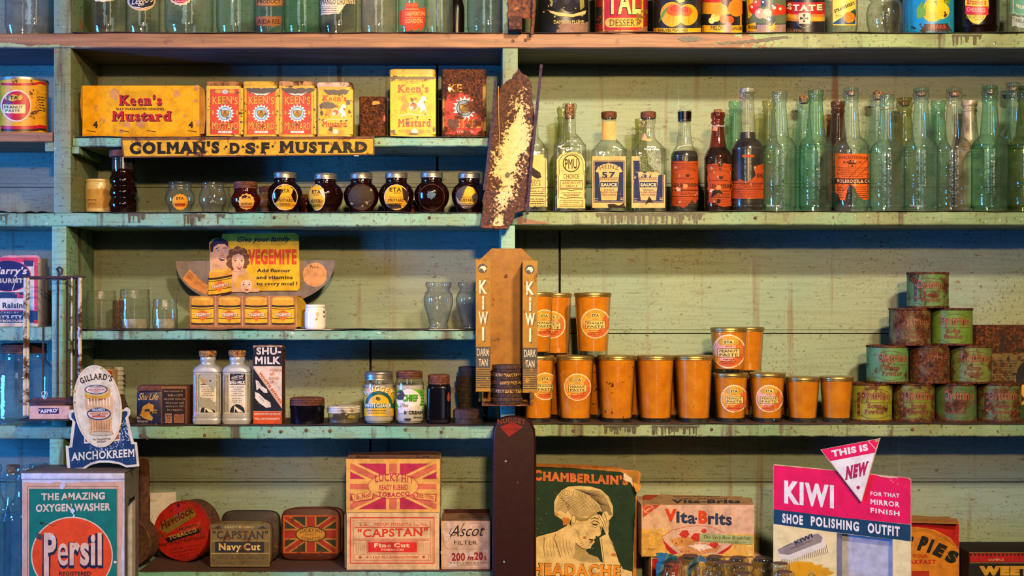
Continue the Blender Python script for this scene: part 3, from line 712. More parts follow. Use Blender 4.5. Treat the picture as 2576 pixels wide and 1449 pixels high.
a = Art(); a.poly([(2093, -70), (2153, -70), (2153, 64), (2094, 64)], 'e0b020', 1).rect(2095, -60, 2152, 62, 'ecc850', 2).poly([(2095, 58), (2151, 22), (2151, 61), (2095, 61)], '1c4a6a', 3).txt('STRAWBERRY', 2100, 2152, 33, 8, '1c2a2a', 4, .03, y1=10, rot=1).block(2101, 2150, 38, 42, 1, '5a4a20').ell(2136, 44, 14, 14, 'd87820', 5).poly([(2144, 30), (2153, 26), (2152, 44)], '2a4a20', 6).blots(2124, 34, 2146, 56, 14, 1.6, 'e8b040', 6, 2); a.build('label', t.root, t.map, SHINY, 5)
t = vessel('glass_jar', 'plain clear barrel-shaped jar between the fruit-syrup jar and the blue tin', 'jar', 2227, .05, top, [(-22, 36), (-18, 39), (-4, 39), (-2, 36), (6, 36), (16, 43), (40, 46), (62, 44), (74, 41), (None, 39), (None, 39), (None, 5)], CLEAR, TG)
t = fruit_tin(2274, 2396, '1488b0', 'bright blue tin with yellow pears and a rusted patch at its foot')
a = Art(); a.rect(2274, -70, 2396, 82, '148ab4', 1).ell(2346, 34, 26, 21, 'e0b818', 3).ell(2340, 16, 16, 16, 'e0b818', 4).ell(2370, 28, 17, 20, 'e4c020', 3).ell(2368, 8, 12, 14, 'e4c020', 4).poly([(2316, 6), (2330, 14), (2328, 40), (2304, 50), (2302, 26)], '6aa040', 4).poly([(2374, -6), (2388, 0), (2386, 12), (2376, 8)], '5a9a34', 5).line([(2312, -2), (2380, 4)], 3, 'd8c020', 5).poly(jag([(2314, 78), (2326, 62), (2350, 60), (2384, 60), (2392, 80)], 2, 5), '4a3028', 6).blot(2292, 74, 12, 5, '20303a', 6).txt('PEARS', 2340, 2378, 72, 10, 'b85038', 7, .03); a.build('label', t.root, t.map, TINP, 6)
t = tall_jar(2400, 2510, DARKLIQ, 'dark full jar with a yellow oval cherry label, top shelf', name='cherry_jar', neck=.7)
a = Art(); a.ell(2455, 12, 32, 48, 'dcb828', 1).rect(2424, 16, 2486, 38, 'c02430', 2).txt('Brooke\'s', 2430, 2481, 12, 15, 'b02030', 3, .02, .06).txt('CHERRIES', 2429, 2479, 30, 10, 'e0a898', 3, .01)
for i in range(6): a.rect(2427 + i * 4, 40, 2429 + i * 4, 48, '8a9a30', 2)
a.block(2450, 2476, 38, 52, 3, '5a4a28'); a.build('label', t.root, t.map, SHINY, 5)
t = tall_jar(2534, 2612, CLEAR, 'clear jar with teal and white paper labels at the very end of the top shelf', cy=.06)
a = Art(); a.rect(2538, -60, 2600, 40, '6aa8a0', 1).frame(2541, -60, 2600, 37, 1.5, 'd0d8c8', 2).txt('PRUNES', 2553, 2592, 20, 9, 'e0e0d0', 3, .03, y1=27).rect(2540, 44, 2600, 70, 'b8ccd0', 1).txt('KELSO', 2550, 2592, 57, 8, '6a7a90', 3, .03); a.build('label', t.root, t.map, PAPER, 5)

# rusty rack remains hanging above the centre post
rk = thing('rusty_metal_rack', 'rusted broken metal rack fixed to the post above the top shelf', 'rack', W(1310, 84, -.02) + Vector((0, 0, 0)))
a0 = W(1276, 60, 0); pts = jag([(1277, -60), (1344, -60), (1344, 20), (1340, 44), (1326, 50), (1312, 46), (1312, 82), (1279, 82), (1279, 44)], 2, 8, 4)
def prism(pts, f, th, grid=None):
    """Sheet with outline pts (photo pixels) on map f, thickness th backwards."""
    pts = list(pts); a = sum(pts[i - 1][0] * pts[i][1] - pts[i][0] * pts[i - 1][1] for i in range(len(pts)))
    if a > 0: pts = pts[::-1]
    n = len(pts); V = [f(x, y, 0) for x, y in pts] + [f(x, y, -th) for x, y in pts]
    F = [tuple(range(n)), tuple(reversed(range(n, 2 * n)))]
    for i in range(n):
        j = (i + 1) % n; F.append((j, i, n + i, n + j))
    T = []
    for q in tessellate_polygon([[Vector((x, y, 0)) for x, y in pts]]):
        T.append(q)
    F2 = []
    for q in T:
        nrm = (V[q[1]] - V[q[0]]).cross(V[q[2]] - V[q[0]])
        q = q if nrm.y < 0 else (q[0], q[2], q[1]); F2.append(q); F2.append((n + q[0], n + q[2], n + q[1]))
    return V, F2 + F[2:]
v, f = prism(pts, planeY(-.008), .0025); mk('back_plate', v, f, RUST, rk, smooth=20)
v, f = tube([W(1344, -60, -.014), W(1343, 20, -.018), W(1338, 86, -.018)], .0042, 6); mk('rod', v, f, RUST, rk)
v, f = boxv(xS(1279), xS(1312), -.03, -.0085, zS(82), zS(48)); mk('tray', v, f, rust('dark_rust', '1c0c08', '4a2416', '7a4020', .05), rk, bevel=.001)
# ------------------------------------------------------------------ round tin in the end bay
t = vessel('peanut_paste_tin', 'round yellow tin with red bands and a big red disc, alone in the end bay', 'tin', 61, .06, SH['C1'], [(207, 56.5), (207, 58), (326, 58), (None, 58)], TINP, sm=0, col=H('e09c14'), cap=(1, 1))
add(t, 'rim', [(206, 52), (203, 55), (203, 59), (209, 59)], STEEL, H('7a5a40'), 40)
a = Art(); a.rect(2, 209, 120, 215, 'c01424', 1).rect(2, 317, 120, 325, 'c01424', 1).rect(2, 325, 120, 331, '3a2418', 1).ell(42, 266, 38, 40, 'e8d8c0', 1).ell(42, 266, 35, 37, 'c01424', 2)
a.poly([(13, 249), (16, 240), (26, 241), (33, 237), (44, 240), (54, 238), (57, 246), (52, 252), (42, 251), (33, 255), (22, 252)], 'e8b020', 3).txt('ETA', 17, 46, 250, 9, '20301c', 4, .04).rect(9, 263, 64, 285, 'e8cc80', 3).txt('PEANUT', 12, 57, 273, 7, '2a2418', 4, .02).txt('PASTE', 15, 50, 282, 6.5, '2a2418', 4, .02)
a.line([(95, 237), (108, 240), (118, 238)], 1, 'b88018', 2).line([(95, 237), (95, 290), (108, 301), (117, 292)], 1, 'b88018', 2).block(97, 117, 244, 284, 6, '5a4418'); a.build('label', t.root, t.map, TINP, 6)

# ------------------------------------------------------------------ mustard shelf
S3 = SH['S3']; MG = 'mustard tins on the half shelf'
t = carton('mustard_carton', 'long yellow cardboard mustard carton with torn end flap, beside the post', 'carton', 207, 502, 215, .03, .1, S3, 'd89806')
a = Art(); a.rect(208, 216, 501, 338, 'dc9c04', 0)
for x, y, rx, ry, s in [(288, 236, 16, 18, 1), (444, 236, 11, 14, 2), (494, 222, 7, 10, 3), (240, 272, 6, 12, 4), (354, 310, 18, 12, 5), (320, 314, 12, 12, 6), (492, 254, 8, 6, 7), (464, 292, 5, 5, 8), (306, 330, 9, 7, 9), (253, 300, 4, 8, 10), (262, 304, 5, 8, 11), (498, 310, 5, 12, 12)]: a.blot(x, y, rx, ry, 'c08448', 1, s, 18, .5)
a.txt("Keen's", 300, 408, 266, 25, '3a1818', 2, .07, .1).txt("Keen's", 299, 407, 264, 25, 'b01c24', 3, .03, .09).txt('D.S.F (WARRANTED GENUINE)', 293, 412, 277, 6, '2a2018', 3, .03).txt('Mustard', 282, 433, 306, 25, '3a1818', 2, .07, .1).txt('Mustard', 281, 431, 304, 25, 'b01c24', 3, .03, .09)
a.txt('4', 234, 246, 322, 17, '2a2014', 3, .05).txt('4', 474, 486, 322, 16, '2a2014', 3, .05)
for x in (230, 314, 381, 483): a.line([(x - 11, 328), (x + 11, 332)], 1.6, '3a2818', 4)
a.build('printed_front', t.root, t.map, CARD)
f1 = plane3(W(503, 216, .031), W(503, 338, .031), W(520, 250, .045)); v, f = prism(jag([(503, 216), (515, 226), (516, 246), (519, 290), (514, 336), (503, 338)], .8, 8, 2), f1, .0012); mk('end_flap', v, f, CARD, t.root, H('b07c38'), smooth=20)
f2 = plane3(W(206, 220, .03), W(206, 300, .03), W(200, 250, .022)); v, f = prism([(206, 217), (206, 300), (203, 258)], f2, .001); mk('end_flap', v, f, CARD, t.root, H('c89040'), smooth=20)

def tin(label, px0, px1, py0, cy, sq, body, lidm, lidc, lidh=12, name='mustard_tin', base=S3, mat=TINP, e=9, grp=MG, inset=.985):
    hw = (px1 - px0) / 2
    t = vessel(name, label, 'tin', (px0 + px1) / 2, cy, base, [(py0 + lidh, hw * inset, None or sq, e), (None, hw * inset, sq, e)], mat, grp, cap=(1, 1), sm=0, n=56, col=H(body))
    add(t, 'lid', [(py0, hw * .93, sq, e), (py0 + 1.5, hw * .99, sq, e), (py0 + lidh - 1, hw * 1.0, sq, e), (py0 + lidh, hw * 1.0, sq, e)], lidm, H(lidc), 56)
    t.fy = planeY(cy - hw * inset * kk(cy) * sq); return t
def shell(a, x, y, r, ly=5, c='c8901c', o='4a2c10'):
    fan = [(x + r * 1.0 * math.sin(q), y - r * .55 + r * 1.35 * max(math.cos(q), -.2) * 1) for q in [(-1.9 + 3.8 * i / 18) for i in range(19)]]
    a.poly([(x - r * .55, y - r * .8), (x, y - r), (x + r * .55, y - r * .8)] + [p for p in reversed(fan)], o, ly)
    a.poly([(x + (px - x) * .86, y + (py - y) * .86) for px, py in [(x - r * .55, y - r * .8), (x, y - r), (x + r * .55, y - r * .8)] + [p for p in reversed(fan)]], c, ly + 1)
    for i in range(-3, 4): a.line([(x + i * .5, y - r * .7), (x + i * r * .26, y + r * (.62 - abs(i) * .07))], r * .07, o, ly + 2)
    for q in (.05, .3): a.line([(x - r * .8, y - r * (.1 - q)), (x, y + r * q), (x + r * .8, y - r * (.1 - q))], r * .07, o, ly + 2)
def red_front(a, xc, x0, x1, y0, y1, sc_, red='c83214', yb=0, disc='9ac4cc', seed=1):
    a.rect(x0, y0, x1, y1, red, 1)
    sy = y0 + (y1 - y0) * .54; r = 24 * sc_
    a.star(xc, sy, r, r * .72, 16, 'e8dcc8', 2).ell(xc, sy, r * .68, r * .68, '2a4a58', 3).ell(xc, sy, r * .62, r * .62, disc, 4); shell(a, xc, sy + r * .06, r * .45)
    a.txt("KEEN'S", xc - 32 * sc_, xc + 32 * sc_, y0 + (y1 - y0) * .345, 18 * sc_, 'd8a830', 3, .0, .08, bow=3 * sc_, shadow=(1, 1, '5a1c0c')).txt('MUSTARD', xc - 32 * sc_, xc + 33 * sc_, y1 - 13 * sc_, 17 * sc_, 'd8a830', 3, .0, .06, bow=-2 * sc_, shadow=(1, 1, '5a1c0c'), big=.12)
    for dx in (-30, 30): a.blot(xc + dx * sc_, sy - 2, 3 * sc_, 7 * sc_, 'c89028', 3, seed)
    a.rect(xc - 17 * sc_, y1 - 9 * sc_, xc + 17 * sc_, y1 - 3 * sc_, 'e0d4c0', 3).txt('D.S.F', xc - 9 * sc_, xc + 9 * sc_, y1 - 4.5 * sc_, 3.6 * sc_, '8a4a3a', 4)
MT = [(523, 613, 566, 'small red mustard tin with a worn rusty gold lid, next to the long yellow carton', '9a6428', 'c43412', 0),
      (616, 703, 657, 'small orange-red mustard tin with a plain yellow lid and torn paper, second in its row', 'c09424', 'd04414', 1),
      (704, 797, 748, 'small red mustard tin with chipped cream lid and torn top, third in its row', 'b08048', 'c42c14', 2)]
for x0, x1, xc, lab, lc, rd, s in MT:
    t = tin(lab, x0, x1, 210, .062, .8, 'd0a020', rusty('rusty_lid', 'x', .1 if s != 1 else .03), lc); a = Art()
    a.rect(x0 + 1, 222, x1 - 1, 338, 'd4a420', 0); red_front(a, xc, xc - 37, xc + 35, 224, 338, 1, rd, seed=s)
    a.ell(xc, 231, 8, 6, 'b8b0a0', 3).ell(xc - 17, 230, 8, 5, 'b8902c', 3).ell(xc + 17, 230, 8, 5, 'b8902c', 3)
    if s: a.poly(jag([(x0 + 2, 222), (x1 - 2, 222), (x1 - 12, 230), (xc + 8, 240), (xc - 10, 241), (x0 + 12, 232)], 1.2, 5, s), '4a4038', 5).poly(jag([(xc - 28, 232), (xc - 10, 240), (xc + 10, 240), (xc + 26, 231), (xc + 10, 236), (xc - 10, 236)], 1, 5, s), 'd8c8a8', 6)
    a.line([(x1 - 9, 224), (x1 - 9, 338)], 1, '5a3c14', 4); a.line([(x0 + 6, 224), (x0 + 6, 338)], 1, '5a3c14', 4); a.blots(x1 - 9, 240, x1 - 1, 330, 7, 2.5, '3a2414', 5, s).blots(x0, 240, x0 + 8, 330, 5, 2, '3a2414', 5, s + 4)
    a.build('printed_front', t.root, t.fy, TINP)
def arms(a, x, y, s, ly=4):
    a.ell(x, y, 10 * s, 10 * s, 'e8dcc0', ly + 1).ell(x, y, 8 * s, 8 * s, 'c86020', ly + 2).rect(x - 7 * s, y, x, y + 6 * s, 'e0d0b0', ly + 3)
    a.poly([(x - 8 * s, y - 14 * s), (x - 6 * s, y - 20 * s), (x, y - 17 * s), (x + 6 * s, y - 20 * s), (x + 8 * s, y - 14 * s)], 'a8542c', ly + 1)
    for d, c in ((-1, 'c08020'), (1, 'e8dcc8')):
        a.poly([(x + d * 8 * s, y - 3 * s), (x + d * 16 * s, y - 16 * s), (x + d * 20 * s, y - 20 * s), (x + d * 27 * s, y - 15 * s), (x + d * 22 * s, y - 8 * s), (x + d * 27 * s, y + 2 * s), (x + d * 29 * s, y + 16 * s), (x + d * 23 * s, y + 8 * s), (x + d * 14 * s, y + 15 * s), (x + d * 16 * s, y + 5 * s)], c, ly)
        a.ell(x + d * 22 * s, y - 16 * s, 6 * s, 6 * s, c, ly + 1, 12)
    a.line([(x - 30 * s, y + 22 * s), (x - 10 * s, y + 17 * s), (x + 10 * s, y + 20 * s), (x + 30 * s, y + 18 * s)], 3 * s, 'd8c080', ly + 1)
t = tin('small yellow mustard tin with red lettering and dark chipped patches', 800, 890, 213, .06, .85, 'c89c20', rusty('rusty_lid', 'x', .12), 'c0a080'); a = Art()
a.rect(802, 226, 888, 338, 'dca81c', 0).txt("Keen's", 812, 872, 255, 15, 'c0301c', 3, .03, .08).poly(jag([(812, 226), (880, 226), (874, 237), (826, 238)], 1.5, 5, 2), '54483c', 4); arms(a, 844, 283, .95)
a.txt('Mustard', 811, 872, 320, 16, 'c0301c', 3, .03, .08).ell(844, 331, 7, 6, 'e0d4b8', 3).ell(830, 332, 7, 5, 'c08a28', 2).ell(858, 332, 7, 5, 'c08a28', 2)
a.poly(jag([(804, 263), (814, 256), (834, 257), (846, 265), (840, 272), (820, 274), (806, 270)], 1, 4), '5a4c40', 6).blot(876, 258, 8, 8, '5a4c40', 6, 3).blot(809, 284, 5, 9, '4a3820', 6, 4).blot(832, 325, 6, 7, '4a3a28', 6, 5).blots(804, 230, 888, 336, 14, 3, '5a4420', 6, 6); a.build('printed_front', t.root, t.fy, TINP)
RS = rusty('heavily_rusted_tin', 'x', .42)
t = tin('smallest mustard tin, dark rust-brown with almost no print left', 905, 972, 247, .075, .8, '4a3428', RS, '4a3020', 5, mat=RS)
a = Art(); a.blot(945, 259, 13, 6, 'b88018', 1, 2); a.build('print_remnant', t.root, t.fy, TINP); a = Art(); a.blot(967, 298, 3, 12, 'b03018', 1, 3); a.build('print_remnant', t.root, t.fy, TINP)
t = tin('tall bright yellow mustard tin with coat of arms and red lettering', 981, 1097, 180, .06, .62, 'dca808', TINP, 'b89024', 13); a = Art()
a.rect(982, 193, 1096, 338, 'e0aa08', 0).txt('MANUFACTURED IN LONDON', 1000, 1078, 204, 6, '4a3c18', 3, .01, .05, bow=-1).txt('A D 1742', 1022, 1054, 210, 4, '6a5a20', 3).txt("Keen's", 1000, 1078, 233, 20, 'b83018', 3, .04, .09).txt('BY APPOINTMENT TO THE LATE KING', 1003, 1077, 250, 3, '6a5a20', 3, bow=12, rot=1); arms(a, 1040, 267, 1.15)
a.txt('Mustard', 1001, 1084, 319, 20, 'b83018', 3, .04, .09).ell(1043, 331, 8, 7.5, 'e0d8c0', 4).ell(1027, 331, 8, 6, 'b8842c', 3).ell(1060, 331, 8, 6, 'b8842c', 3).block(1003, 1018, 326, 334, 3, '6a5a20').block(1070, 1084, 326, 334, 3, '6a5a20')
a.poly(jag([(983, 193), (1096, 193), (1092, 199), (1010, 200), (990, 197)], 1.2, 5), '5a4a30', 4).blot(1025, 310, 6, 5, '4a3a30', 5).blot(988, 331, 9, 6, '5a4030', 5, 3).blot(1040, 337, 16, 3, '4a3a30', 5, 4).blot(1092, 325, 5, 9, '5a4020', 5, 5); a.build('printed_front', t.root, t.fy, TINP)
t = tin('tall red mustard tin heavily rusted at the top, nearest the rusty hanging tray', 1110, 1224, 180, .062, .62, '6a4030', RS, '6a4428', 13, mat=RS); a = Art()
a.poly(jag([(1120, 338), (1116, 270), (1128, 240), (1150, 232), (1180, 240), (1200, 262), (1216, 290), (1216, 322), (1196, 338)], 2.5, 6), 'a83020', 1)
a.star(1169, 272, 31, 22, 16, 'd8cfc0', 2).ell(1169, 272, 21, 21, '20282c', 3).ell(1169, 272, 19, 19, '7a9090', 4); shell(a, 1169, 274, 14, 5, 'a8842c')
a.txt('KE', 1128, 1162, 232, 20, 'b88828', 3, .02, .08).txt('USTARD', 1134, 1214, 322, 22, 'b08c2c', 3, .0, .06).txt('LONDON', 1150, 1192, 334, 5, 'c8bca8', 3, .02).blot(1131, 224, 7, 7, 'c8c0b0', 4).blot(1140, 312, 20, 18, '5a3424', 5, 6).blot(1178, 316, 10, 6, '5a3424', 5, 7).rect(1214, 200, 1222, 330, '8a6a20', 1).rect(1113, 250, 1118, 330, '8a6a20', 1); a.build('printed_front', t.root, t.fy, rusty('rusty_printed_front', 'x', .16))

# enamel strip sign on the shelf edge
sg = thing('enamel_strip_sign', 'long yellow enamel strip sign with raised black capital letters, fixed to the shelf edge', 'sign', W(622, 394, -.004))
fy = planeY(-.004); v, f = prism([(303, 346), (942, 343), (942, 390), (310, 397)], fy, .0035); mk('sign_plate', v, f, rusty('rusty_enamel', 'x', .1), sg, H('6a4420'), smooth=20)
a = Art(); a.poly([(308, 353), (938, 350), (938, 387), (313, 393)], 'c89414', 1).blots(440, 375, 520, 390, 12, 6, '6a3c18', 2, 3).blots(560, 370, 930, 388, 12, 4, '6a4418', 2, 5).blots(320, 354, 930, 362, 10, 3, '8a5c1c', 2, 8); a.build('enamel_face', sg, fy, rusty('rusty_enamel_face', 'x', .05))
a = Art(); a.txt("COLMAN'S", 326, 552, 388, 30, '1c1814', 4, .06, .08, y1=386, big=.0); 
for x, y in ((569, 369), (611, 369), (648, 369), (686, 368)): a.ell(x, y, 3.2, 3.2, '1c1814', 4, 10)
a.txt('D', 578, 603, 387, 28, '1c1814', 4, .06, .08).txt('S', 617, 643, 387, 28, '1c1814', 4, .06, .08).txt('F', 655, 678, 386, 28, '1c1814', 4, .06, .08).txt('MUSTARD', 702, 924, 385, 28, '1c1814', 4, .06, .08, y1=384, big=.08); a.build('raised_lettering', sg, fy, solid('black_enamel', '0b0908', .5, 0, 0, 200, .12, .2), base=.0006)
v, f = prism([(889, 388), (904, 388), (902, 393), (891, 393)], planeY(-.003), .001); mk('paper_tab', v, f, PAPER, sg, H('c8c0b0'), smooth=0)

# ------------------------------------------------------------------ shelf of round mustard jars
S4 = SH['S4']; RJ = 'round mustard jars on the third shelf'
t = vessel('stoneware_jar', 'cream glazed stoneware jar behind the dark beehive bottle', 'jar', 250, .1, S4, [(453, 31), (453, 33.5), (457, 34), (461, 33), (464, 33.5), (475, 34.5), (525, 34), (None, 33), (None, 33)], solid('cream_stoneware', 'c8b078', .3, 0, .05, 40, .12), cap=(1, 1), col=H('c8b080'))
a = Art(); a.poly(jag([(220, 476), (262, 474), (276, 480), (276, 522), (220, 524)], 1, 6), 'b88c48', 1).block(220, 244, 500, 520, 6, '4a3c24', 2); a.build('label', t.root, t.map, PAPER, 5)
t = vessel('beehive_bottle', 'dark brown beehive-ribbed bottle with a rusty lid by the cream stoneware jar', 'bottle', 310, .045, S4, [(398, 27), (424, 28), (428, 28), (433, 27), (438, 28), (444, 30), (452, 34), (462, 34), (468, 30), (474, 32), (484, 35), (492, 34), (498, 31), (504, 33), (514, 36), (522, 35), (None, 31), (None, 31), (None, 4)], solid('dark_brown_bottle_glass', '1c0a05', .08, 0, .1, 30, .4, .6), cap=(1, 1))
add(t, 'neck', [(398, 27.5), (398, 28.5), (426, 28.5), (428, 28)], CLEAR, cap=(0, 0)); add(t, 'lid', [(380, 30), (380, 34), (382, 35), (395, 35), (397, 33), (397, 27)], RUSTLID)
def round_jar(label, px, py0, lidw, body, mat, lidm, cy=.05, lid=True, hh=527, name='mustard_jar', base=S4, liq=True, lid_h=26):
    tp = py0 + (lid_h if lid else 0)
    q = hh - tp
    t = vessel(name, label, 'jar', px, cy, base, [(tp - 4, lidw * .9), (tp + 2, lidw * .93), (tp + q * .08, lidw * .95), (tp + q * .14, lidw * .96), (tp + q * .25, body * .84), (tp + q * .42, body * .985), (tp + q * .55, body), (tp + q * .7, body * .965), (tp + q * .85, body * .86), (tp + q * .95, body * .72), (None, body * .64), (None, body * .64), (None, 3)] if lid else [(tp, lidw * .93), (tp + q * .04, lidw), (tp + q * .09, lidw), (tp + q * .11, lidw * .95), (tp + q * .17, lidw), (tp + q * .22, lidw * .95), (tp + q * .3, lidw * 1.0), (tp + q * .42, body * .93), (tp + q * .6, body), (tp + q * .78, body * .95), (tp + q * .92, body * .78), (None, body * .68), (None, body * .68), (None, 3)], mat, RJ, n=44)
    if lid: screw_lid(t, py0, tp, lidw, lidm)
    return t
t = round_jar('small clear round jar with a little orange label, no lid', 453, 458, 29, 37, CLEAR, None, .045, False)
a = Art(); a.star(453, 508, 21, 19, 14, 'd89018', 1).rect(440, 512, 466, 520, 'c85020', 2).txt('ETA', 443, 463, 502, 6, '2a1c10', 3, .04, .06).txt('MUSTARD', 440, 466, 517, 4.5, '2a1c10', 4, .02); a.build('label', t.root, t.map, PAPER, (4, 5))
t = round_jar('small clear round jar, empty, no label and no lid', 535, 459, 29, 35, CLEAR, None, .04, False)
t = round_jar('small clear round jar standing behind the empty clear one', 552, 470, 26, 31, CLEAR, None, .125, False)
DK = solid('dark_mustard_brown', '1c0804', .12, 0, 0, 60, .3, .6); DKR = solid('red_brown_glass', '3a0c06', .12, 0, 0, 60, .3, .6)
t = round_jar('small red-brown round jar with a rusty lid and an orange label', 618, 458, 30, 37, DKR, RUSTLID, .045, lid_h=18)
a = Art(); a.star(620, 507, 21, 19, 12, 'd8a040', 1).rect(604, 515, 636, 523, 'c05028', 2).txt('ETA', 608, 632, 500, 7, '2a1c10', 3, .03, .06).txt('MUSTARD', 607, 634, 515, 5, '2a1c10', 4, .03).blot(616, 494, 9, 4, '2a0c06', 4, 2); a.build('label', t.root, t.map, PAPER, (4, 5))
round_jar('small dusty amber round jar in the back row behind the first silver-lidded jar', 676, 470, 24, 30, solid('dusty_amber', '6a4a24', .4), RUSTLID, .13, lid_h=14)
round_jar('small red jar in the back row between the first two silver-lidded jars', 770, 490, 24, 29, DKR, RUSTLID, .13, lid_h=10)
round_jar('small amber jar in the back row behind the sixth label-turned round jar', 1042, 505, 22, 28, solid('amber_glass_back', '7a3c10', .2), RUSTLID, .13, lid_h=8)
BJ = [(717, 434, 'big brown round jar with silver lid and a peeled yellow triangle label', 1), (819, 437, 'big brown round jar whose yellow oval label is turned to one side', 2), (909, 436, 'big brown round jar with a bare matt disc facing front, no label', 3), (997, 434, 'big brown round jar with the fullest yellow round label in its row', 4), (1086, 433, 'big brown round jar with a bluish glinting bare disc', 5), (1180, 435, 'big brown round jar with a tattered grey and yellow label, last in its row', 6)]
for px, y0, lab, k in BJ:
    t = round_jar(lab, px, y0, 28.5, 44, DK, STEEL, .05, lid_h=16); a = Art()
    if k in (1, 4, 6):
        c = (px, 496) if k != 6 else (px - 6, 496); 
        if k == 4: a.ell(*c, 31, 32, 'd8ccb0', 0).ell(*c, 30, 31, 'e0a018', 1).poly([(c[0] + 14, 470), (c[0] + 32, 484), (c[0] + 28, 512), (c[0] + 18, 500)], '2a1810', 5).poly(jag([(c[0] - 24, 513), (c[0] + 10, 514), (c[0] + 14, 524), (c[0] - 14, 526)], 1, 5), '3a2a20', 5).txt('ETA', c[0] - 17, c[0] + 13, 482, 10, '2a2418', 3, .03, .06).txt('BRAND', c[0] - 7, c[0] + 12, 487, 3.4, '2a2418', 3)
        if k == 1: a.poly(jag([(px - 20, 474), (px - 6, 466), (px + 10, 466), (px + 22, 478), (px + 16, 490), (px + 22, 508), (px + 31, 508), (px + 20, 524), (px + 4, 529), (px - 16, 526), (px - 26, 512), (px - 16, 500), (px - 10, 488), (px - 4, 478)], 1.2, 4), 'dca020', 1).ring(px, 496, 32, 33, 2, 'c8b8a0', 1).txt('ETA', px - 10, px + 12, 484, 9, '2a2418', 3, .03, .06)
        if k == 6: a.ell(*c, 28, 29, '4a4440', 0).poly(jag([(c[0] - 4, 478), (c[0] + 2, 468), (c[0] + 14, 472), (c[0] + 24, 484), (c[0] + 12, 494), (c[0] + 20, 512), (c[0] + 8, 520), (c[0] - 10, 520), (c[0] - 22, 508), (c[0] - 12, 498)], 1.4, 4), 'd8a428', 1).poly([(c[0] - 26, 494), (c[0] - 16, 510), (c[0] - 22, 512)], 'd0b0a0', 2).block(c[0] - 16, c[0] + 16, 510, 520, 3, 'a89a88', 3)
        a.txt('MUSTARD', c[0] - 20, c[0] + 20, 507, 7, '2a1c10', 3, .03, .06).txt('READY MIXED', c[0] - 17, c[0] + 16, 498, 3.4, '5a4418', 3).block(c[0] - 15, c[0] + 15, 510, 520, 3, '4a3818', 3, k)
    elif k == 2:
        a.ell(796, 497, 22, 33, 'd8c8a8', 0).ell(796, 497, 20.5, 31, 'dca020', 1).poly([(802, 480), (814, 474), (816, 500)], 'd8c4a0', 2).txt('ETA', 785, 807, 487, 9, '2a2418', 3, .03, .06).txt('BRAND', 789, 803, 492, 3.2, '2a2418', 3).txt('MUSTARD', 782, 811, 510, 7, '2a1c10', 3, .03, .06).block(784, 808, 500, 503, 1, '5a4418').block(786, 808, 512, 522, 3, '4a3818')
    else:
        a.ring(px, 496, 33, 33, 1.6, '4a2a1c', 1)
        if k == 3: a.ell(px, 496, 31, 31, '3a3028', 0)
        else: a.blot(px - 2, 491, 14, 11, '506874', 1, 4, 20, .4)  # painted glint: bluish blot standing in for a reflection on the bare disc
    a.build('label', t.root, t.map, PAPER, (4, 5))
# ------------------------------------------------------------------ sauce bottles
S4R = SH['S4R']; SG = 'sauce bottles on the long shelf'
def sauce(label, px, T, n, b, mat, s=None, cy=.045, stop=None, liq=None, flare=1.28, neckend=105, group=SG, name='sauce_bottle'):
    s = s or T + 142; ne = s - 34
    t = vessel(name, label, 'bottle', px, cy, S4R, [(T, n * .72), (T, n * .96), (T + 3, n), (T + 12, n), (T + 15, n * .9), (T + 20, n * .88), (T + 23, n * .97), (T + 27, n * .97), (T + 30, n * .86), (T + 60, n * .97), (ne, n * flare * .92), (ne + 6, n * flare), (s - 20, b * .8), (s - 9, b * .95), (s, b), (s + 8, b), (512, b), (519, b * .975), (None, b * .9), (None, b * .9), (None, b * .3)], mat, group)
    if stop == 'glass':
        add(t, 'stopper', [(T - 11, n * .82), (T - 10, n * .95), (T - 4, n * .97), (T - 2, n * .8), (T - 1, n * .6)], mat, n=24); add(t, 'cork', [(T - 2, n * .62), (T + 8, n * .6)], CORK, n=20)
    if stop == 'cork': add(t, 'cork', [(T - 8, n * .62), (T + 10, n * .58)], CORK, n=20)
    if liq: contents(t, liq, DARKLIQ)
    return t
def flat_bottle(label, px, T, n, b, mat, s, cy=.04, sq=.62):
    t = vessel('sauce_bottle', label, 'bottle', px, cy, S4R, [(T, n * .75, 1, 2), (T, n, 1, 2), (T + 12, n, 1, 2), (T + 15, n * .86, 1, 2), (T + 22, n * .96, 1, 2), (T + 26, n * .86, 1, 2), (s - 42, n * .92, 1, 2), (s - 34, n * 1.15, .95, 2.2), (s - 18, b * .8, .8, 3), (s - 6, b * .96, sq, 5), (s + 2, b, sq, 6), (518, b, sq, 6), (None, b * .96, sq, 6), (None, b * .96, sq, 6), (None, b * .3, sq, 4)], mat, SG, n=56)
    t.fy = planeY(cy - b * sq * kk(cy) - .0002); return t
t = flat_bottle('anchovy sauce bottle with a torn cream label, half behind the rusty tray', 1338, 265, 18, 40, CLEAR, 384); FL = 'd8b874'
a = Art(); a.poly(jag([(1300, 396), (1312, 390), (1366, 388), (1368, 396), (1376, 400), (1377, 520), (1300, 520)], 1, 6), FL, 1).poly(jag([(1334, 418), (1344, 424), (1360, 436), (1362, 446), (1352, 450), (1338, 442)], 1, 4), '2a2420', 4)
a.txt('ANCHOVY', 1308, 1360, 460, 8, '2a2014', 3, .0, .07).txt('SAUCE', 1326, 1360, 468, 7, '2a2014', 3, .0, .07).line([(1310, 474), (1374, 472)], 1.6, '2a2014', 3).line([(1310, 492), (1374, 493)], 1.6, '2a2014', 3).block(1326, 1370, 478, 490, 2, '5a4c30').block(1322, 1370, 498, 515, 3, '4a3c24').line([(1372, 400), (1372, 516)], 1.2, '2a2014', 3).line([(1330, 518), (1374, 518)], 1.2, '2a2014', 3); a.build('label', t.root, t.fy, PAPER)
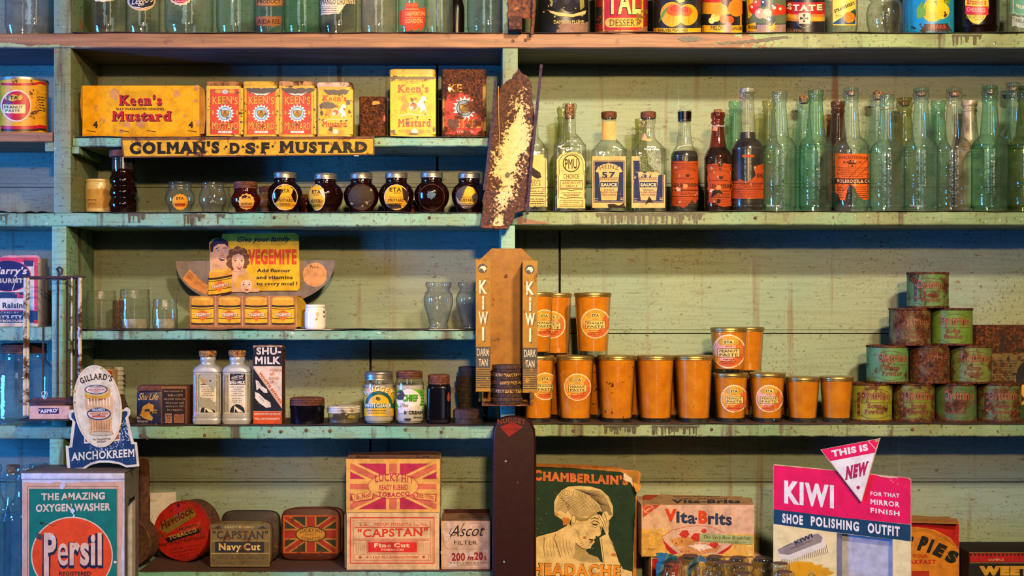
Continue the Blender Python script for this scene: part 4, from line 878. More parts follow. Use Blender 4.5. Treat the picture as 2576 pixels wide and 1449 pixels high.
t = flat_bottle('clear square-shouldered bottle with a full cream arched anchovy label and round monogram', 1433, 262, 17.5, 40.5, CLEAR, 374)
add(t, 'cork', [(262, 11), (268, 12.5), (298, 12)], CORK, n=20)
a = Art(); a.poly(jag([(1401, 524), (1401, 402), (1408, 390), (1420, 384), (1450, 383), (1464, 390), (1472, 408), (1472, 524)], .7, 7), FL, 1)
a.line([(1407, 440), (1406, 405), (1414, 392), (1428, 387), (1448, 388), (1462, 397), (1467, 412), (1467, 440)], 1.2, '2a2014', 2).ring(1437, 411, 21.5, 22, 2.4, '2a2014', 2).txt('PMU', 1421, 1452, 424, 24, '2a2014', 3, .01, .03)
a.txt('CHOICE', 1417, 1457, 449, 11, '2a2014', 3, .0, .08).frame(1409, 454, 1466, 474, 1.2, '2a2014', 3).txt('ANCHOVY', 1414, 1462, 463, 6.5, '2a2014', 3, .0, .07).txt('SAUCE', 1423, 1453, 471, 6, '2a2014', 3, .0, .07).line([(1409, 477), (1420, 476), (1437, 479), (1455, 476), (1466, 477)], 1.4, '2a2014', 3).block(1412, 1464, 483, 494, 3, '4a3c24').line([(1409, 497), (1424, 499), (1440, 497), (1466, 498)], 1.4, '2a2014', 3).frame(1408, 504, 1467, 521, 1.1, '2a2014', 2).block(1416, 1460, 506, 511, 1, '5a4a30').txt('CONTENTS: 6 FLUID OZS', 1411, 1464, 518, 5.5, '2a2014', 3)
a.line([(1404, 440), (1404, 500)], 1.6, '2a2014', 2).line([(1470, 430), (1471, 500)], 1.6, '2a2014', 2); a.build('label', t.root, t.fy, PAPER)
def fifty7(label, px, torn):
    T = 298; t = flat_bottle(label, px, T, 18, 43, CLEAR, 386, sq=.7); add(t, 'cap', [(282, 16), (282, 18), (284, 19.5), (295, 19.5), (297, 18.5), (299, 18)], RUSTLID)
    a = Art(); x0, x1 = px - 42, px + 42; B = '1c2a50'; c = 'd0a468'
    a.rect(x0, 393, x1, 523, c, 1).rect(x0 + 3, 404, x1 - 3, 510, B, 2).frame(x0 + 5, 406, x1 - 5, 508, .8, c, 3)
    a.poly([(px - 34, 432), (px - 28, 420), (px - 14, 413), (px, 411), (px + 14, 413), (px + 28, 420), (px + 34, 432), (px + 26, 434), (px + 19, 504), (px - 19, 504), (px - 26, 434)], c, 4)
    a.txt('HEINZ', px - 23, px + 24, 428, 10, '2a2c40', 5, .0, .04, bow=3, rot=1).txt('57', px - 18, px + 16, 448, 16, B, 5, .04, .1).rect(px - 24, 446, px + 24, 453, c, 6).frame(px - 24, 446, px + 24, 453, .7, B, 7).txt('BEEFSTEAK', px - 22, px + 22, 452, 5, B, 7, .0, .05).rect(px - 22, 458, px + 22, 471, B, 6).txt('SAUCE', px - 20, px + 20, 469, 8.5, 'd8b888', 7, .05).txt('STEAKS', px - 13, px + 13, 480, 4, B, 5, .02).txt('CHOPS-GRAVIES', px - 21, px + 22, 486, 4, B, 5, .02).txt('FISH-CHEESE', px - 18, px + 18, 492, 4, B, 5, .02).block(px - 16, px + 16, 496, 502, 2, '3a3c50').block(x0 + 6, x0 + 15, 498, 506, 2, c, 4).block(x1 - 14, x1 - 5, 496, 504, 2, c, 4)
    if torn:
        a2 = Art(); keep = []
        hole = lambda x, y: (px - 22 < x < px + 44 and y < 436 + 8 * math.sin(x * .2)) 
        a.t = [q for q in a.t if not (len(q[0]) and hole(sum(p[0] for p in q[0]) / len(q[0]), sum(p[1] for p in q[0]) / len(q[0]))) or q[2] <= 2]
        tt = []
        for pl, cc, ly in a.t:
            if ly <= 3:
                for q in (clip(pl, 1, 440, 999), clip(clip(pl, 1, 0, 440) or [(0, 0)], 0, 0, px - 22) if clip(pl, 1, 0, 440) else []):
                    if q: tt.append((q, cc, ly))
            else: tt.append((pl, cc, ly))
        a.t = tt; a.poly(jag([(px - 22, 440), (px - 10, 434), (px + 4, 440), (px + 20, 432), (px + 34, 446), (px + 42, 440), (px + 42, 441), (px - 22, 441)], .6, 5), c, 1)
    a.poly(jag([(px, 523), (px - 4, 514), (px + 10, 512), (px + 24, 518), (px + 38, 510), (px + 42, 523)] if not torn else [(px - 8, 514), (px + 2, 494), (px + 8, 504), (px + 14, 512), (px + 4, 508)], 1, 5), '20180e', 8); a.build('label', t.root, t.fy, PAPER)
    b = Art(); 
    if not torn:
        b.rect(px - 18, 305, px + 18, 352, c, 1).rect(px - 18, 324, px + 18, 332, B, 2).rect(px - 18, 335, px + 18, 341, B, 2).block(px - 16, px + 16, 308, 322, 2, '4a4030').txt('HEINZ', px - 17, px + 12, 340, 5, c, 3, .03).txt('MADE IN AUSTRALIA', px - 17, px + 17, 348, 3, '2a2c40', 3)
    else: b.poly(jag([(px - 18, 304), (px - 8, 305), (px - 12, 320), (px - 18, 324)], .6, 4), c, 1).poly(jag([(px - 18, 334), (px - 8, 336), (px - 2, 350), (px + 14, 348), (px + 4, 356), (px - 18, 352)], .8, 4), c, 1)
    b.build('neck_label', t.root, t.map, PAPER, 5)
fifty7('clear bottle with a rust cap and an intact dark blue and tan sauce label', 1532, 0)
fifty7('clear rust-capped bottle, its blue and tan sauce label torn away on top', 1631, 1)
sauce('yellowish dusty bottle standing behind the torn blue-label bottle', 1612, 300, 15, 36, OLIVE, cy=.12)
sauce('bottle standing behind the cream anchovy-label bottle with the monogram', 1417, 272, 16, 36, OLIVE, cy=.12)
OR = '9e3f10'
def orange(t, px, b, y0, y1, torn, seed, grid=5):
    a = Art(); x0, x1 = px - b * .99, px + b * .99; D_ = '3a1c10'
    if torn == 0: out = [(x0, y0), (x1, y0), (x1, y1 - 18), (x1 - 6, y1 - 6), (x1 - 14, y1 - 16), (x1 - 20, y1 - 8), (px + 6, y1), (px - 4, y1 + 4), (x0, y1)]
    if torn == 1: out = [(px - 28, y0 + 2), (px - 2, y0), (px + 6, y0 + 22), (px + 12, y0), (x1, y0 + 1), (x1, y1 - 2), (px + 10, y1), (px - 4, y1 - 8), (px - 24, y1 - 12), (px - 22, y1 - 40), (px - 28, y1 - 44), (px - 26, y0 + 60)]
    if torn == 2: out = [(x0, y0 + 46), (px - 26, y0 + 44), (px - 18, y0 + 38), (px - 6, y0 + 46), (px + 10, y0 + 41), (px + 14, y0 + 36), (px + 22, y0 + 30), (px + 16, y0 + 8), (x1, y0), (x1, y1), (x0, y1)]
    a.poly(jag(out, 1.1, 5, seed), OR, 1)
    yc = y0 + (y1 - y0) * .5 if torn < 2 else y0 + 30
    if torn < 2:
        a.line([(x0 + 2, y0 + 6), (x1 - 2, y0 + 6)], 1, D_, 2).line([(x0 + 2, y0 + 10), (x1 - 2, y0 + 10)], 2.5, '8a3414', 2).txt('WORCESTERSHIRE', x0 + 8, x1 - 4, y0 + 26, 6, '6a2a14', 2, .0, .06, bow=6).ell(px + 8, y0 + 36, 5, 4, D_, 2, 10).rect(px + 3, y0 + 32, px + 13, y0 + 35, D_, 3).block(x0 + 10, x1 - 8, y0 + 40, y0 + 46, 1, '6a2a14')
        a.txt('LEA & PERRINS', x0 + 2 + (12 if torn else 0), x1 + (6 if not torn else 10), yc + 8, 10, D_, 3, .03).block(px - 10, x1 - 4, yc + 12, yc + 18, 1, '6a2a14', 2)
        a.blot(px + 2, yc + 6, 8, 8, 'c8783c', 4, seed).blot(px - 16, yc + 14, 7, 6, 'd0a080', 4, seed + 2)
    else:
        a.txt('RRINS', px + 24, x1 - 2, y0 + 36, 12, D_, 3, .03); a.block(px - 20, x1 - 2, y0 + 46, y0 + 54, 2, '6a2a14')
    a.rect(x0, y1 - 40, x1, y1 - 38, D_, 2).rect(x0, y1 - 25, x1, y1 - 23, D_, 2).txt('Lea & Perrins', px - 10, px + b * .8, y1 - 28, 7, D_, 3, .0, 0, .3).block(x0 + 3, x1 - 3, y1 - 20, y1 - 4, 4, '7a2c14', 2, seed)
    if torn == 1: a.poly(jag([(px - 14, yc + 14), (px + 4, yc + 12), (px + 12, yc + 22), (px, yc + 20), (px - 16, yc + 32)], 1, 4), '1c0c06', 5).blot(px + 2, y1 - 14, 7, 9, '1c0c06', 5, 3)
    a.build('label', t.root, t.map, PAPER, grid)
t = sauce('small dark sauce bottle with a chipped orange label and a white neck thread', 1722, 278, 17, 34, CLEAR, 396, liq=382); orange(t, 1722, 34, 406, 518, 0, 3)
add(t, 'capsule', [(282, 17.6), (306, 16.5)], DARKLIQ, n=24)
def loop(t, part, pts, r, mat, lab=None): v, f = tube(pts, r, 6); return mk(part, v, f, mat, t.root, H('e0d8cc'), label=lab)
WHITE = solid('white_thread', 'dcd4c8', .8)
loop(t, 'neck_thread', [t.map(x, y, .0012) for x, y in [(1704, 374), (1710, 369), (1722, 366), (1734, 365), (1740, 366)]], .0009, WHITE)
t = sauce('amber sauce bottle with a cork, white neck ring and badly torn orange label', 1806, 284, 17.5, 34, AMBER, 400, stop='cork', liq=372); orange(t, 1806, 34, 411, 520, 1, 5)
loop(t, 'neck_thread', [t.map(1806 + x, 317 + abs(x) * .02, .001) for x in (-17, -12, -6, 0, 6, 12, 17)], .0009, WHITE); a = Art(); a.poly([(1794, 318), (1806, 320), (1804, 330), (1792, 328)], 'e08058', 2); a.build('neck_tag', t.root, t.map, PAPER, 5)
t = sauce('largest dark sauce bottle, nearly full, with most of its orange label torn off', 1880, 222, 18, 40.5, CLEAR, 378, liq=334); orange(t, 1880, 40.5, 412, 500, 2, 7)
a = Art(); a.rect(1867, 389, 1897, 396, OR, 1); a.poly(jag([(1864, 232), (1868, 230), (1866, 270), (1862, 276)], .6, 5), 'c89a90', 1); a.build('label_scrap', t.root, t.map, PAPER, 5); add(t, 'seal', [(224, 18.4), (228, 18.6), (234, 17.5)], solid('grey_glass_seal', '8a8a78', .2), n=24)
FB = [(1961, 231, 19, 41, AQUA, None, 'aqua sauce bottle with raised lettering, beside the largest dark bottle', 'HOLBROOK & CO'), (2052, 228, 19.5, 41, DKGREEN, None, 'deep green bottle without stopper, second in the run of empty glass bottles', None),
      (2141, 232, 19, 43, PALEAQ, 'glass', 'clear glass-stoppered bottle with a bright orange torn label', None), (2231, 240, 18.5, 42.5, AQUA, None, 'blue-green bottle with a brown thread round its neck, no stopper', None),
      (2317, 233, 19.5, 41.5, AQUA, 'glass', 'aqua bottle with green glass stopper and rough raised lettering down its front', 'WORCESTER SAUCE'), (2400, 234, 20, 42, CLEAR, 'glass', 'almost colourless glass-stoppered bottle between two green ones', None),
      (2490, 228, 20, 44, DKGREEN, 'glass', 'dark green glass-stoppered bottle with a yellowish stain inside', 'SAUCE'), (2580, 228, 20, 43, glass('a8c070', '4a7a2c', .05), 'glass', 'yellow-green bottle cut off at the end of the row', None)]
for px, T, n, b, m, st, lab, emb in FB:
    t = sauce(lab, px, T, n, b, m, None, stop=st)
    if emb:
        a = Art(); a.txt(emb, px + 12, px + 12.01, 500, 13, 'ffffff', 0, rot=1, y1=388); a.build('raised_lettering', t.root, t.map, m, 5)
    a = Art(); a.txt('%04d/%d' % (694, 1385 + int(px) % 9), px - 34, px + 2, 520, 5, 'd8d8c8', 0, y1=522)
    if px in (1961, 2317): a.build('inventory_mark', t.root, t.map, PAPER, 5)
    if px == 2141:
        a = Art(); a.poly(jag([(2099, 387), (2188, 387), (2188, 498), (2172, 504), (2160, 490), (2148, 470), (2136, 462), (2128, 490), (2126, 505), (2112, 504), (2106, 492), (2100, 484)], 1.2, 5, 3), 'd05c18', 1)
        d = '3a1c10'; a.txt('WORCESTERSHIRE', 2104, 2182, 402, 7, d, 2, .02, .07, bow=3).txt('SAUCE', 2120, 2168, 411, 5, d, 2, .02, .06).frame(2134, 404, 2154, 420, .8, d, 3).rect(2135, 408, 2153, 413, d, 3).ell(2139, 405, 2.5, 3, d, 4, 8).ell(2149, 405, 2.5, 3, d, 4, 8).ell(2144, 417, 2.5, 3, d, 4, 8).block(2102, 2186, 420, 446, 5, '6a2c12', 2, 4).line([(2104, 480), (2180, 402)], 1, d, 3).line([(2118, 482), (2188, 414)], 1, d, 3).rect(2099, 449, 2188, 463, d, 3).txt('HOLBROOK & CO', 2102, 2190, 460, 8.5, 'd8a070', 4, .03, .08).block(2148, 2186, 468, 500, 6, '6a2c12', 2, 6).block(2102, 2122, 470, 500, 5, '6a2c12', 2, 7); a.build('label', t.root, t.map, PAPER, 5)
    if px == 2231: loop(t, 'neck_thread', [t.map(2231 + x, 274 - x * .12, .001) for x in (-18, -12, -6, 0, 6, 12, 18)], .0008, solid('brown_thread', '8a6038', .8))
for px, T, n, m, st, lab in [(1850, 256, 17, DKGREEN, None, 'green bottle in the back row, behind the largest dark bottle'), (1935, 254, 17, OLIVE, None, 'olive dusty bottle in the back row, just past the largest dark bottle'), (2022, 250, 18, AQUA, 'cork', 'aqua corked bottle in the back row, between the first two empty front bottles'), (2108, 256, 18, BROWN, None, 'dark brown bottle in the back row, beside the orange-labelled clear bottle'),
        (2208, 240, 19, PALEAQ, 'cork', 'pale bottle with a brown cork in the back row, behind the one with neck thread'), (2275, 258, 20, OLIVE, 'glass', 'olive glass-stoppered bottle in the back row, next to the neck-thread bottle'), (2360, 254, 18, DKGREEN, None, 'light green bottle in the back row, before the colourless stoppered bottle'), (2439, 254, 19, FROST, None, 'frosted tan bottle in the back row, past the colourless stoppered bottle'), (2549, 220, 17.5, AQUA, 'glass', 'tallest aqua glass-stoppered bottle in the back row, near the end of the shelf')]:
    sauce(lab, px, T, n, 34.5, m, T + 132, cy=.128, stop=st)

# ------------------------------------------------------------------ rusty tray hanging on the centre post
rt = thing('rusty_metal_tray', 'long rusted metal tray hanging askew on the centre post, cream paint left down its middle', 'metal tray', W(1280, 572, -.03))
bp = plane3(W(1300, 175, -.016), W(1215, 560, -.04), W(1340, 560, -.04))
back = jag([(1305, 172), (1318, 186), (1336, 205), (1341, 262), (1348, 300), (1343, 360), (1336, 420), (1330, 480), (1322, 528), (1296, 536), (1288, 560), (1278, 574), (1250, 572), (1209, 572), (1215, 500), (1222, 440), (1238, 330), (1252, 240), (1262, 215), (1288, 196)], 2.2, 7, 9)
@cached
def tray_mat():
    t = NT('rusted_cream_enamel'); x, z = t.xyz(0), t.xyz(2); f = t.noise(190, 6, rough=.7); g = t.noise(30, 4)
    r = t.mix(t.ramp(f, .4, .6), H('20100a'), H('5a3018'))
    # cream coat survives in a lens down the tray's own middle line
    mid = t.math('ADD', x, t.math('MULTIPLY', t.math('SUBTRACT', z, zS(380)), -.19)); dx = t.math('ABSOLUTE', t.math('SUBTRACT', mid, xS(1289)))
    dz = t.math('ABSOLUTE', t.math('SUBTRACT', z, zS(390))); lens = t.math('ADD', t.math('MULTIPLY', dx, 24.0), t.math('MULTIPLY', dz, 5.4))
    m = t.math('ADD', t.math('SUBTRACT', 1.12, lens), t.math('ADD', t.ramp(f, .3, .7, -.62, .62), t.ramp(g, .35, .65, -.35, .35)))
    t.p('Base Color', t.mix(t.ramp(m, .34, .46), r, t.mix(t.ramp(f, .45, .75), H('d8b480'), H('c09458')))); t.p('Roughness', .8); t.bump(f, .7, .0014); return t.m
v, f = prism(back, bp, .0022); mk('back_plate', v, f, tray_mat(), rt, smooth=20)
PR = rust('purple_rust', '1c1018', '4a3038', '8a4a24', .06)
for pts, w in (([(1247, 202), (1240, 290), (1228, 400), (1218, 478)], 6.5), ([(1362, 162), (1352, 260), (1345, 330), (1336, 420), (1326, 540)], 6.5)):
    V, F = [], []
    for i, (x, y) in enumerate(pts):
        y_ = -.016 - (y - 175) / 385 * .024
        for dx, dy in ((-w * .55, -.018), (w * .55, -.02), (w * .5, 0), (-w * .5, 0)): V.append(tuple(W(x + dx, y, y_ + dy + .002)))
    n = len(pts)
    for i in range(n - 1):
        for j in range(4):
            k = (j + 1) % 4; F.append((i * 4 + j, (i + 1) * 4 + j, (i + 1) * 4 + k, i * 4 + k))
    F.append((0, 1, 2, 3)); F.append(tuple(reversed(range(4 * n - 4, 4 * n)))); mk('side_flange', V, F, PR, rt, smooth=20)
v, f = tube([bp(x, y, .003) for x, y in [(1254, 218), (1254, 280), (1256, 340), (1254, 395)]], .0012, 6); mk('wire', v, f, solid('bronze_wire', '8a6028', .5), rt)
c = bp(1277, 440, .0006); v, f = loft([(0, .001, .001, 2), (-.001, .0045, .0045, 2), (-.0022, .005, .005, 2)], 0, 0, 16); mk('rivet', [(c.x + x, c.y + z, c.z + y) for x, y, z in v], [q[::-1] for q in f], solid('grey_rivet', '3a3a30', .5, .3), rt)
v, f = tube([bp(x, y, .001) for x, y in [(1212, 571), (1250, 573), (1278, 573)]], .0035, 6); mk('rolled_edge', v, f, RUST, rt)
# ------------------------------------------------------------------ fourth shelf: clear jars and the family showcard
S5 = SH['S5']; CJ = 'clear jars on the half shelf'
for i, (px, y0, hw, cy, lab) in enumerate([(255, 731, 37.5, .06, 'clear straight-sided jar without lid, next to the shelf side'), (339, 728, 38, .065, 'clear straight-sided jar without lid, in the middle of three'), (415, 752, 31, .05, 'smallest clear straight-sided jar, beside the stand of printed yellow jars')]):
    t = vessel('glass_jar', lab, 'jar', px, cy, S5, [(y0, hw * .9), (y0 + 2, hw * .95), (y0 + 5, hw * .93), (y0 + 9, hw * .96), (y0 + 13, hw * .93), (y0 + 17, hw * .96), (y0 + 20, hw * .93), (y0 + 24, hw * .99), (y0 + 30, hw), (815, hw), (822, hw * .97), (None, hw * .88), (None, hw * .88), (None, 3)], CLEAR, CJ)
    if i: 
        z = t.base; v, f = loft([(z + .022, t.prof[-5][1] * .9, t.prof[-5][1] * .9, 2), (z + .003, t.prof[-5][1] * .9, t.prof[-5][1] * .9, 2)], t.cx, t.cy, 28); mk('residue', v, f, glass('a8a498', '8a8478', .5), t.root)
v, f = loft([(S5 + .06, .012, .012, 2), (S5 + .012, .012, .012, 2), (S5, .013, .013, 2)], cx_(298, .14), .14, 16); mk('rusty_can', v, f, RUST, None, label='narrow rusty can glimpsed behind and between the two larger clear jars', cat='can', smooth=30)
def vmite(a, x0, x1, y0, y1, tilt=0, ly=2):
    """A yellow striped jar drawn on card."""
    w = x1 - x0; h = y1 - y0; cx = (x0 + x1) / 2; D_ = '3a2418'
    a.xf = (lambda x, y: (x + (y - y1) * -tilt * .1 + 0, y + (x - cx) * -tilt)) if tilt else None
    a.poly([(x0, y0 + h * .3), (x1, y0 + h * .3), (x1, y1 - h * .06), (cx, y1), (x0, y1 - h * .06)], 'd8a41c', ly)
    a.ell(cx, y0 + h * .3, w * .5, h * .07, 'd8a41c', ly)
    a.poly([(x0 + w * .02, y0 + h * .08), (x1 - w * .02, y0 + h * .08), (x1 - w * .01, y0 + h * .26), (cx, y0 + h * .31), (x0 + w * .01, y0 + h * .26)], 'd89428', ly + 1).ell(cx, y0 + h * .08, w * .48, h * .075, 'e0a83c', ly + 2).ring(cx, y0 + h * .08, w * .4, h * .055, .8, 'b86420', ly + 3)
    for q, ww in ((.34, 5), (.43, 1.6), (.76, 1.6), (.95, 4.5)): a.line([(x0, y0 + h * (q - .02)), (cx - w * .2, y0 + h * q), (cx + w * .2, y0 + h * q), (x1, y0 + h * (q - .02))], ww * w / 55, D_, ly + 2)
    yc = y0 + h * .62
    a.poly([(x0 + w * .1, yc), (cx, yc - h * .16), (x1 - w * .1, yc), (cx, yc + h * .16)], 'd06820', ly + 3).poly([(cx - w * .2, yc + h * .09), (cx + w * .2, yc + h * .09), (cx, yc + h * .24)], 'cc6424', ly + 3).ring(cx, yc - h * .15, w * .07, w * .07, 1, 'b05018', ly + 4)
    a.txt('VEGEMITE', x0 + w * .14, x1 - w * .14, yc + h * .06, h * .11, 'e0c8a0', ly + 5, .05, shadow=(.8, .8, D_)); a.xf = None
sc_ = thing('family_showcard', 'cardboard showcard with yellow panel, smiling family and grey wings, standing behind the printed jar box', 'showcard', W(620, 830, .105))
BC = .118; bk = planeY(BC)
half = [(442, 657), (842, 654)] + [(642 + 200 * math.cos(math.radians(q)), 655 + 118 * math.sin(math.radians(q)) ** .9) for q in range(4, 177, 6)]
v, f = prism(half, bk, .002); mk('wings', v, f, CARD, sc_, H('7a6a58'), smooth=20)
a = Art(); a.ell(792, 691, 30.5, 30.5, 'c88a4c', 1).txt('Price', 781, 801, 675, 8, '2a2418', 2); a.build('price_circle', sc_, bk, CARD); a = Art()
a.poly([(477, 677), (459, 700), (480, 722), (518, 742), (527, 722), (500, 700)], 'c88440', 1).txt('DELICIOUS', 473, 513, 690, 7, '8a4a1c', 2, .0, y1=716, rot=1).txt('YEAST EXTRACT', 466, 520, 697, 7, '8a4a1c', 2, .0, y1=730, rot=1)
a.line([(518, 656), (518, 742)], .8, '6a5a48', 1); a.build('ribbon_print', sc_, bk, CARD)
fr = planeY(BC - .004)
panel = [(560, 588), (742, 586), (750, 590), (752, 600), (754, 722), (750, 730), (740, 731), (640, 732), (560, 732), (530, 735), (525, 690), (533, 660), (527, 630), (526, 612), (534, 602), (546, 599), (556, 602)]
v, f = prism(panel, fr, .002); mk('picture_panel', v, f, CARD, sc_, H('cc9a1c'), smooth=20)
a = Art(); Y = 'd8a414'
a.poly([(562, 588), (742, 587), (751, 592), (752, 617), (575, 618), (560, 606)], 'b8961c', 1).poly([(575, 618), (752, 617), (754, 724), (748, 731), (644, 731)], Y, 1).poly([(527, 640), (560, 600), (575, 618), (600, 660), (640, 700), (652, 734), (530, 735)], 'c89868', 1)
a.txt('Give your family', 595, 728, 609, 13, '1c1c28', 3, .02, 0, .35, y1=607).txt('VEGEMITE', 624, 746, 665, 38, 'cc4414', 3, .05).txt('Add flavour', 646, 731, 685, 9, '2a2418', 3, .04).txt('and vitamins', 645, 736, 702, 9, '2a2418', 3, .04).txt('to every meal !', 645, 748, 718, 9, '2a2418', 3, .04)
for y, x1 in ((688, 731), (704, 736), (721, 742)): a.line([(645, y), (x1, y)], .6, 'b87a18', 2)
SK = 'd8a070'
# father
a.poly([(535, 630), (534, 648), (541, 664), (552, 668), (566, 664), (573, 648), (574, 620), (560, 610), (540, 614)], SK, 2).ell(531, 640, 4, 7, 'd09868', 2, 14).poly([(530, 634), (528, 614), (540, 601), (560, 600), (574, 608), (574, 622), (566, 614), (548, 614), (537, 622), (535, 634)], '241a2c', 3)
a.line([(543, 626), (551, 623)], 1.6, '2a1c18', 3).line([(562, 624), (570, 624)], 1.6, '2a1c18', 3)
for x in (549, 566): a.ell(x, 631, 3.4, 2.4, 'e8d8c0', 3, 12).ell(x, 631, 1.6, 1.8, '2a2018', 4, 10)
a.line([(557, 632), (561, 642), (554, 644)], 1, 'a06a40', 3).poly([(550, 649), (568, 648), (564, 655), (556, 657)], '4a1c18', 3).poly([(552, 650), (567, 649), (564, 652), (556, 652)], 'e8dcc8', 4)
# mother
for x, y, r in [(585, 636, 10), (598, 630, 11), (612, 634, 10), (619, 646, 9), (578, 650, 9), (577, 664, 8), (620, 660, 8), (616, 670, 6), (582, 674, 7)]: a.ell(x, y, r, r, '6a4426', 2, 16)
for x, y in [(590, 630), (604, 628), (614, 640), (578, 652)]: a.line([(x - 5, y + 3), (x, y - 3), (x + 6, y + 1)], 1.4, 'b8844c', 3)
a.poly([(583, 650), (586, 642), (600, 638), (612, 644), (615, 660), (610, 676), (600, 684), (590, 680), (584, 668)], 'dca878', 3)
for x in (592, 608): a.line([(x - 5, 652), (x + 4, 651)], 1.2, '3a2018', 4).ell(x, 656, 2.6, 1.8, '2a1c18', 4, 10)
a.line([(601, 658), (603, 666), (599, 667)], .9, 'a87048', 4).poly([(596, 671), (609, 670), (605, 678), (600, 678)], 'a82c20', 4).poly([(598, 672), (607, 671), (604, 674)], 'ecdcc8', 5).poly([(586, 684), (612, 684), (622, 700), (580, 704)], 'd8a070', 2)
# child
for x, y, r in [(606, 704, 12), (622, 698, 12), (634, 706, 10), (598, 718, 9), (638, 720, 8), (621, 692, 7)]: a.ell(x, y, r, r, 'd09a34', 4, 16)
a.poly([(605, 712), (612, 704), (628, 704), (634, 714), (632, 730), (622, 737), (612, 734), (606, 726)], 'e0b084', 5)
for x in (613, 627): a.ell(x, 716, 2, 2, '2a3038', 6, 10).line([(x - 3, 711), (x + 3, 711)], .8, '8a5a28', 6)
a.line([(620, 718), (621, 724)], .8, 'b07848', 6).poly([(613, 728), (628, 727), (622, 732)], 'b03a28', 6).ell(586, 708, 7, 7, SK, 3, 14).line([(582, 700), (590, 716)], 1, 'a06a40', 4)
vmite(a, 524, 582, 676, 744, .16, 6); a.build('printed_picture', sc_, fr, CARD)
# stand of printed jars in front
t = carton('printed_jar_box', 'low cardboard box printed with four yellow striped jars, in front of the family showcard', 'box', 477, 745, 744, .045, .068, S5, '8a5a34')
a = Art(); a.rect(477, 744, 745, 824, 'a06a3c', 0)
for i in range(4): x = 480 + i * 67.5; vmite(a, x + 2, x + 57, 746, 819, 0); a.line([(x + 62, 744), (x + 63.5, 823)], 1, 'd8a874', 1)
a.build('printed_front', t.root, t.map, CARD)
sp = plane3(W(745, 744, .045), W(745, 824, .045), W(766, 750, .07)); v, f = prism([(745.5, 744), (762, 752), (773, 768), (770, 818), (755, 822), (745.5, 823)], sp, .001); mk('side_flap', v, f, CARD, t.root, H('b08a20'), smooth=20)
t = vessel('milk_glass_jar', 'small white opal glass jar with a yellow stain', 'jar', 793, .045, S5, [(766, 22), (767, 24.5), (771, 25.5), (774, 24), (778, 25.5), (781, 25), (784, 26), (788, 26.5), (815, 26.5), (824, 25.5), (None, 22), (None, 22), (None, 3)], solid('white_opal_glass', 'd8d2c8', .15, 0, 0, 60, .03), col=H('e0dcd4'))
a = Art(); a.blot(796, 803, 3, 4, 'a88820', 0, 2).blot(815, 785, 3, 4, '5a4028', 0, 3).blot(816, 796, 3, 3, '6a4a28', 0, 4).blot(799, 790, 5, 9, 'd0c0a0', 0, 5); a.build('stain', t.root, t.map, PAPER, 4)
v, f = boxv(xS(738), xS(830), .015, .09, S5, S5 + .0006); mk('paper_slip', v, f, PAPER, None, H('c8c0b0'), label='white paper slip under the small white opal jar', cat='paper', smooth=0)
v, f = boxv(xS(1078), xS(1205), .015, .09, S5, S5 + .0006); mk('paper_slip', v, f, PAPER, None, H('c8c0b0'), label='white paper slip under the two waisted fluted vases', cat='paper', smooth=0)
for px, lab in ((1103, 'waisted clear glass vase with fluted lower half, fully in view'), (1184, 'waisted clear fluted vase partly hidden by the brown shoe polish dispenser')):
    t = vessel('glass_vase', lab, 'vase', px, .055, S5 + .0008, [(710, 30), (711, 32), (718, 32.5), (722, 31), (726, 28), (731, 28), (738, 33), (748, 36.5), (758, 37), (763, 36), (765, 37), (768, 36), (785, 31), (800, 26.5), (812, 23), (818, 22), (823, 25), (None, 24), (None, 24), (None, 3)], glass('e2e6ea', '84888e', .03), 'waisted glass vases', n=72, flute=.025, fn=24)

# ------------------------------------------------------------------ end bay, fourth shelf: raisin box
S5L = SH['S5L']
t = carton('raisin_carton', 'upright red and navy raisin carton with a cream panel, in the end bay', 'carton', -60, 95, 648, .06, .06, S5L, 'c8b490')
a = Art(); a.rect(-60, 648, 95, 822, 'cc3c58', 1).rect(-60, 660, 86, 756, 'd0c0a8', 2).rect(60, 655, 84, 670, '2a3858', 2).ell(20, 694, 58, 40, 'c83c58', 3).ell(20, 694, 56, 38, '1c2450', 4).txt("Harry's", -20, 66, 690, 18, 'd8c8b0', 5, .03, 0, .25).txt('SUNBURNT', -44, 58, 712, 12, 'b8a890', 5, .05).line([(42, 696), (31, 730)], 2, 'd8c8b0', 5)
a.rect(-60, 735, 60, 750, '1c3a5c', 3).blots(38, 738, 58, 748, 10, 4, 'c83c50', 4, 2).rect(-60, 751, 86, 780, 'd4c8b0', 3).txt('Seeded Raisins', -62, 66, 775, 14, '1c3450', 4, .04).rect(-60, 782, 95, 812, '1c3a5c', 3).txt('PACKED BY', -12, 48, 788, 4, 'd0c0a8', 4).txt("HARRY'S PTY", -38, 56, 801, 8, 'd0c0a8', 4, .04).txt('MARYBOROUGH', -24, 62, 810, 6, 'd0c0a8', 4, .04).rect(86, 660, 94, 784, 'cc4058', 3).rect(-60, 812, 95, 822, 'd0c0a8', 4).rect(85, 805, 95, 814, 'b82c40', 4); a.build('printed_front', t.root, t.map, CARD)
v, f = prism(jag([(0, 650), (10, 643), (92, 642), (100, 646), (100, 662), (95, 664), (95, 650)], .8, 6), planeY(.063), .001); mk('torn_lid_flap', v, f, CARD, t.root, H('c88a88'), smooth=20)
t = vessel('glass_jar', 'tall clear jar with brown contents beside the raisin carton', 'jar', 113, .14, S5L, [(690, 13), (700, 14), (712, 14), (722, 16), (810, 16), (None, 15), (None, 15), (None, 2)], CLEAR)
contents(t, 730, solid('brown_contents', '3a2414', .6))

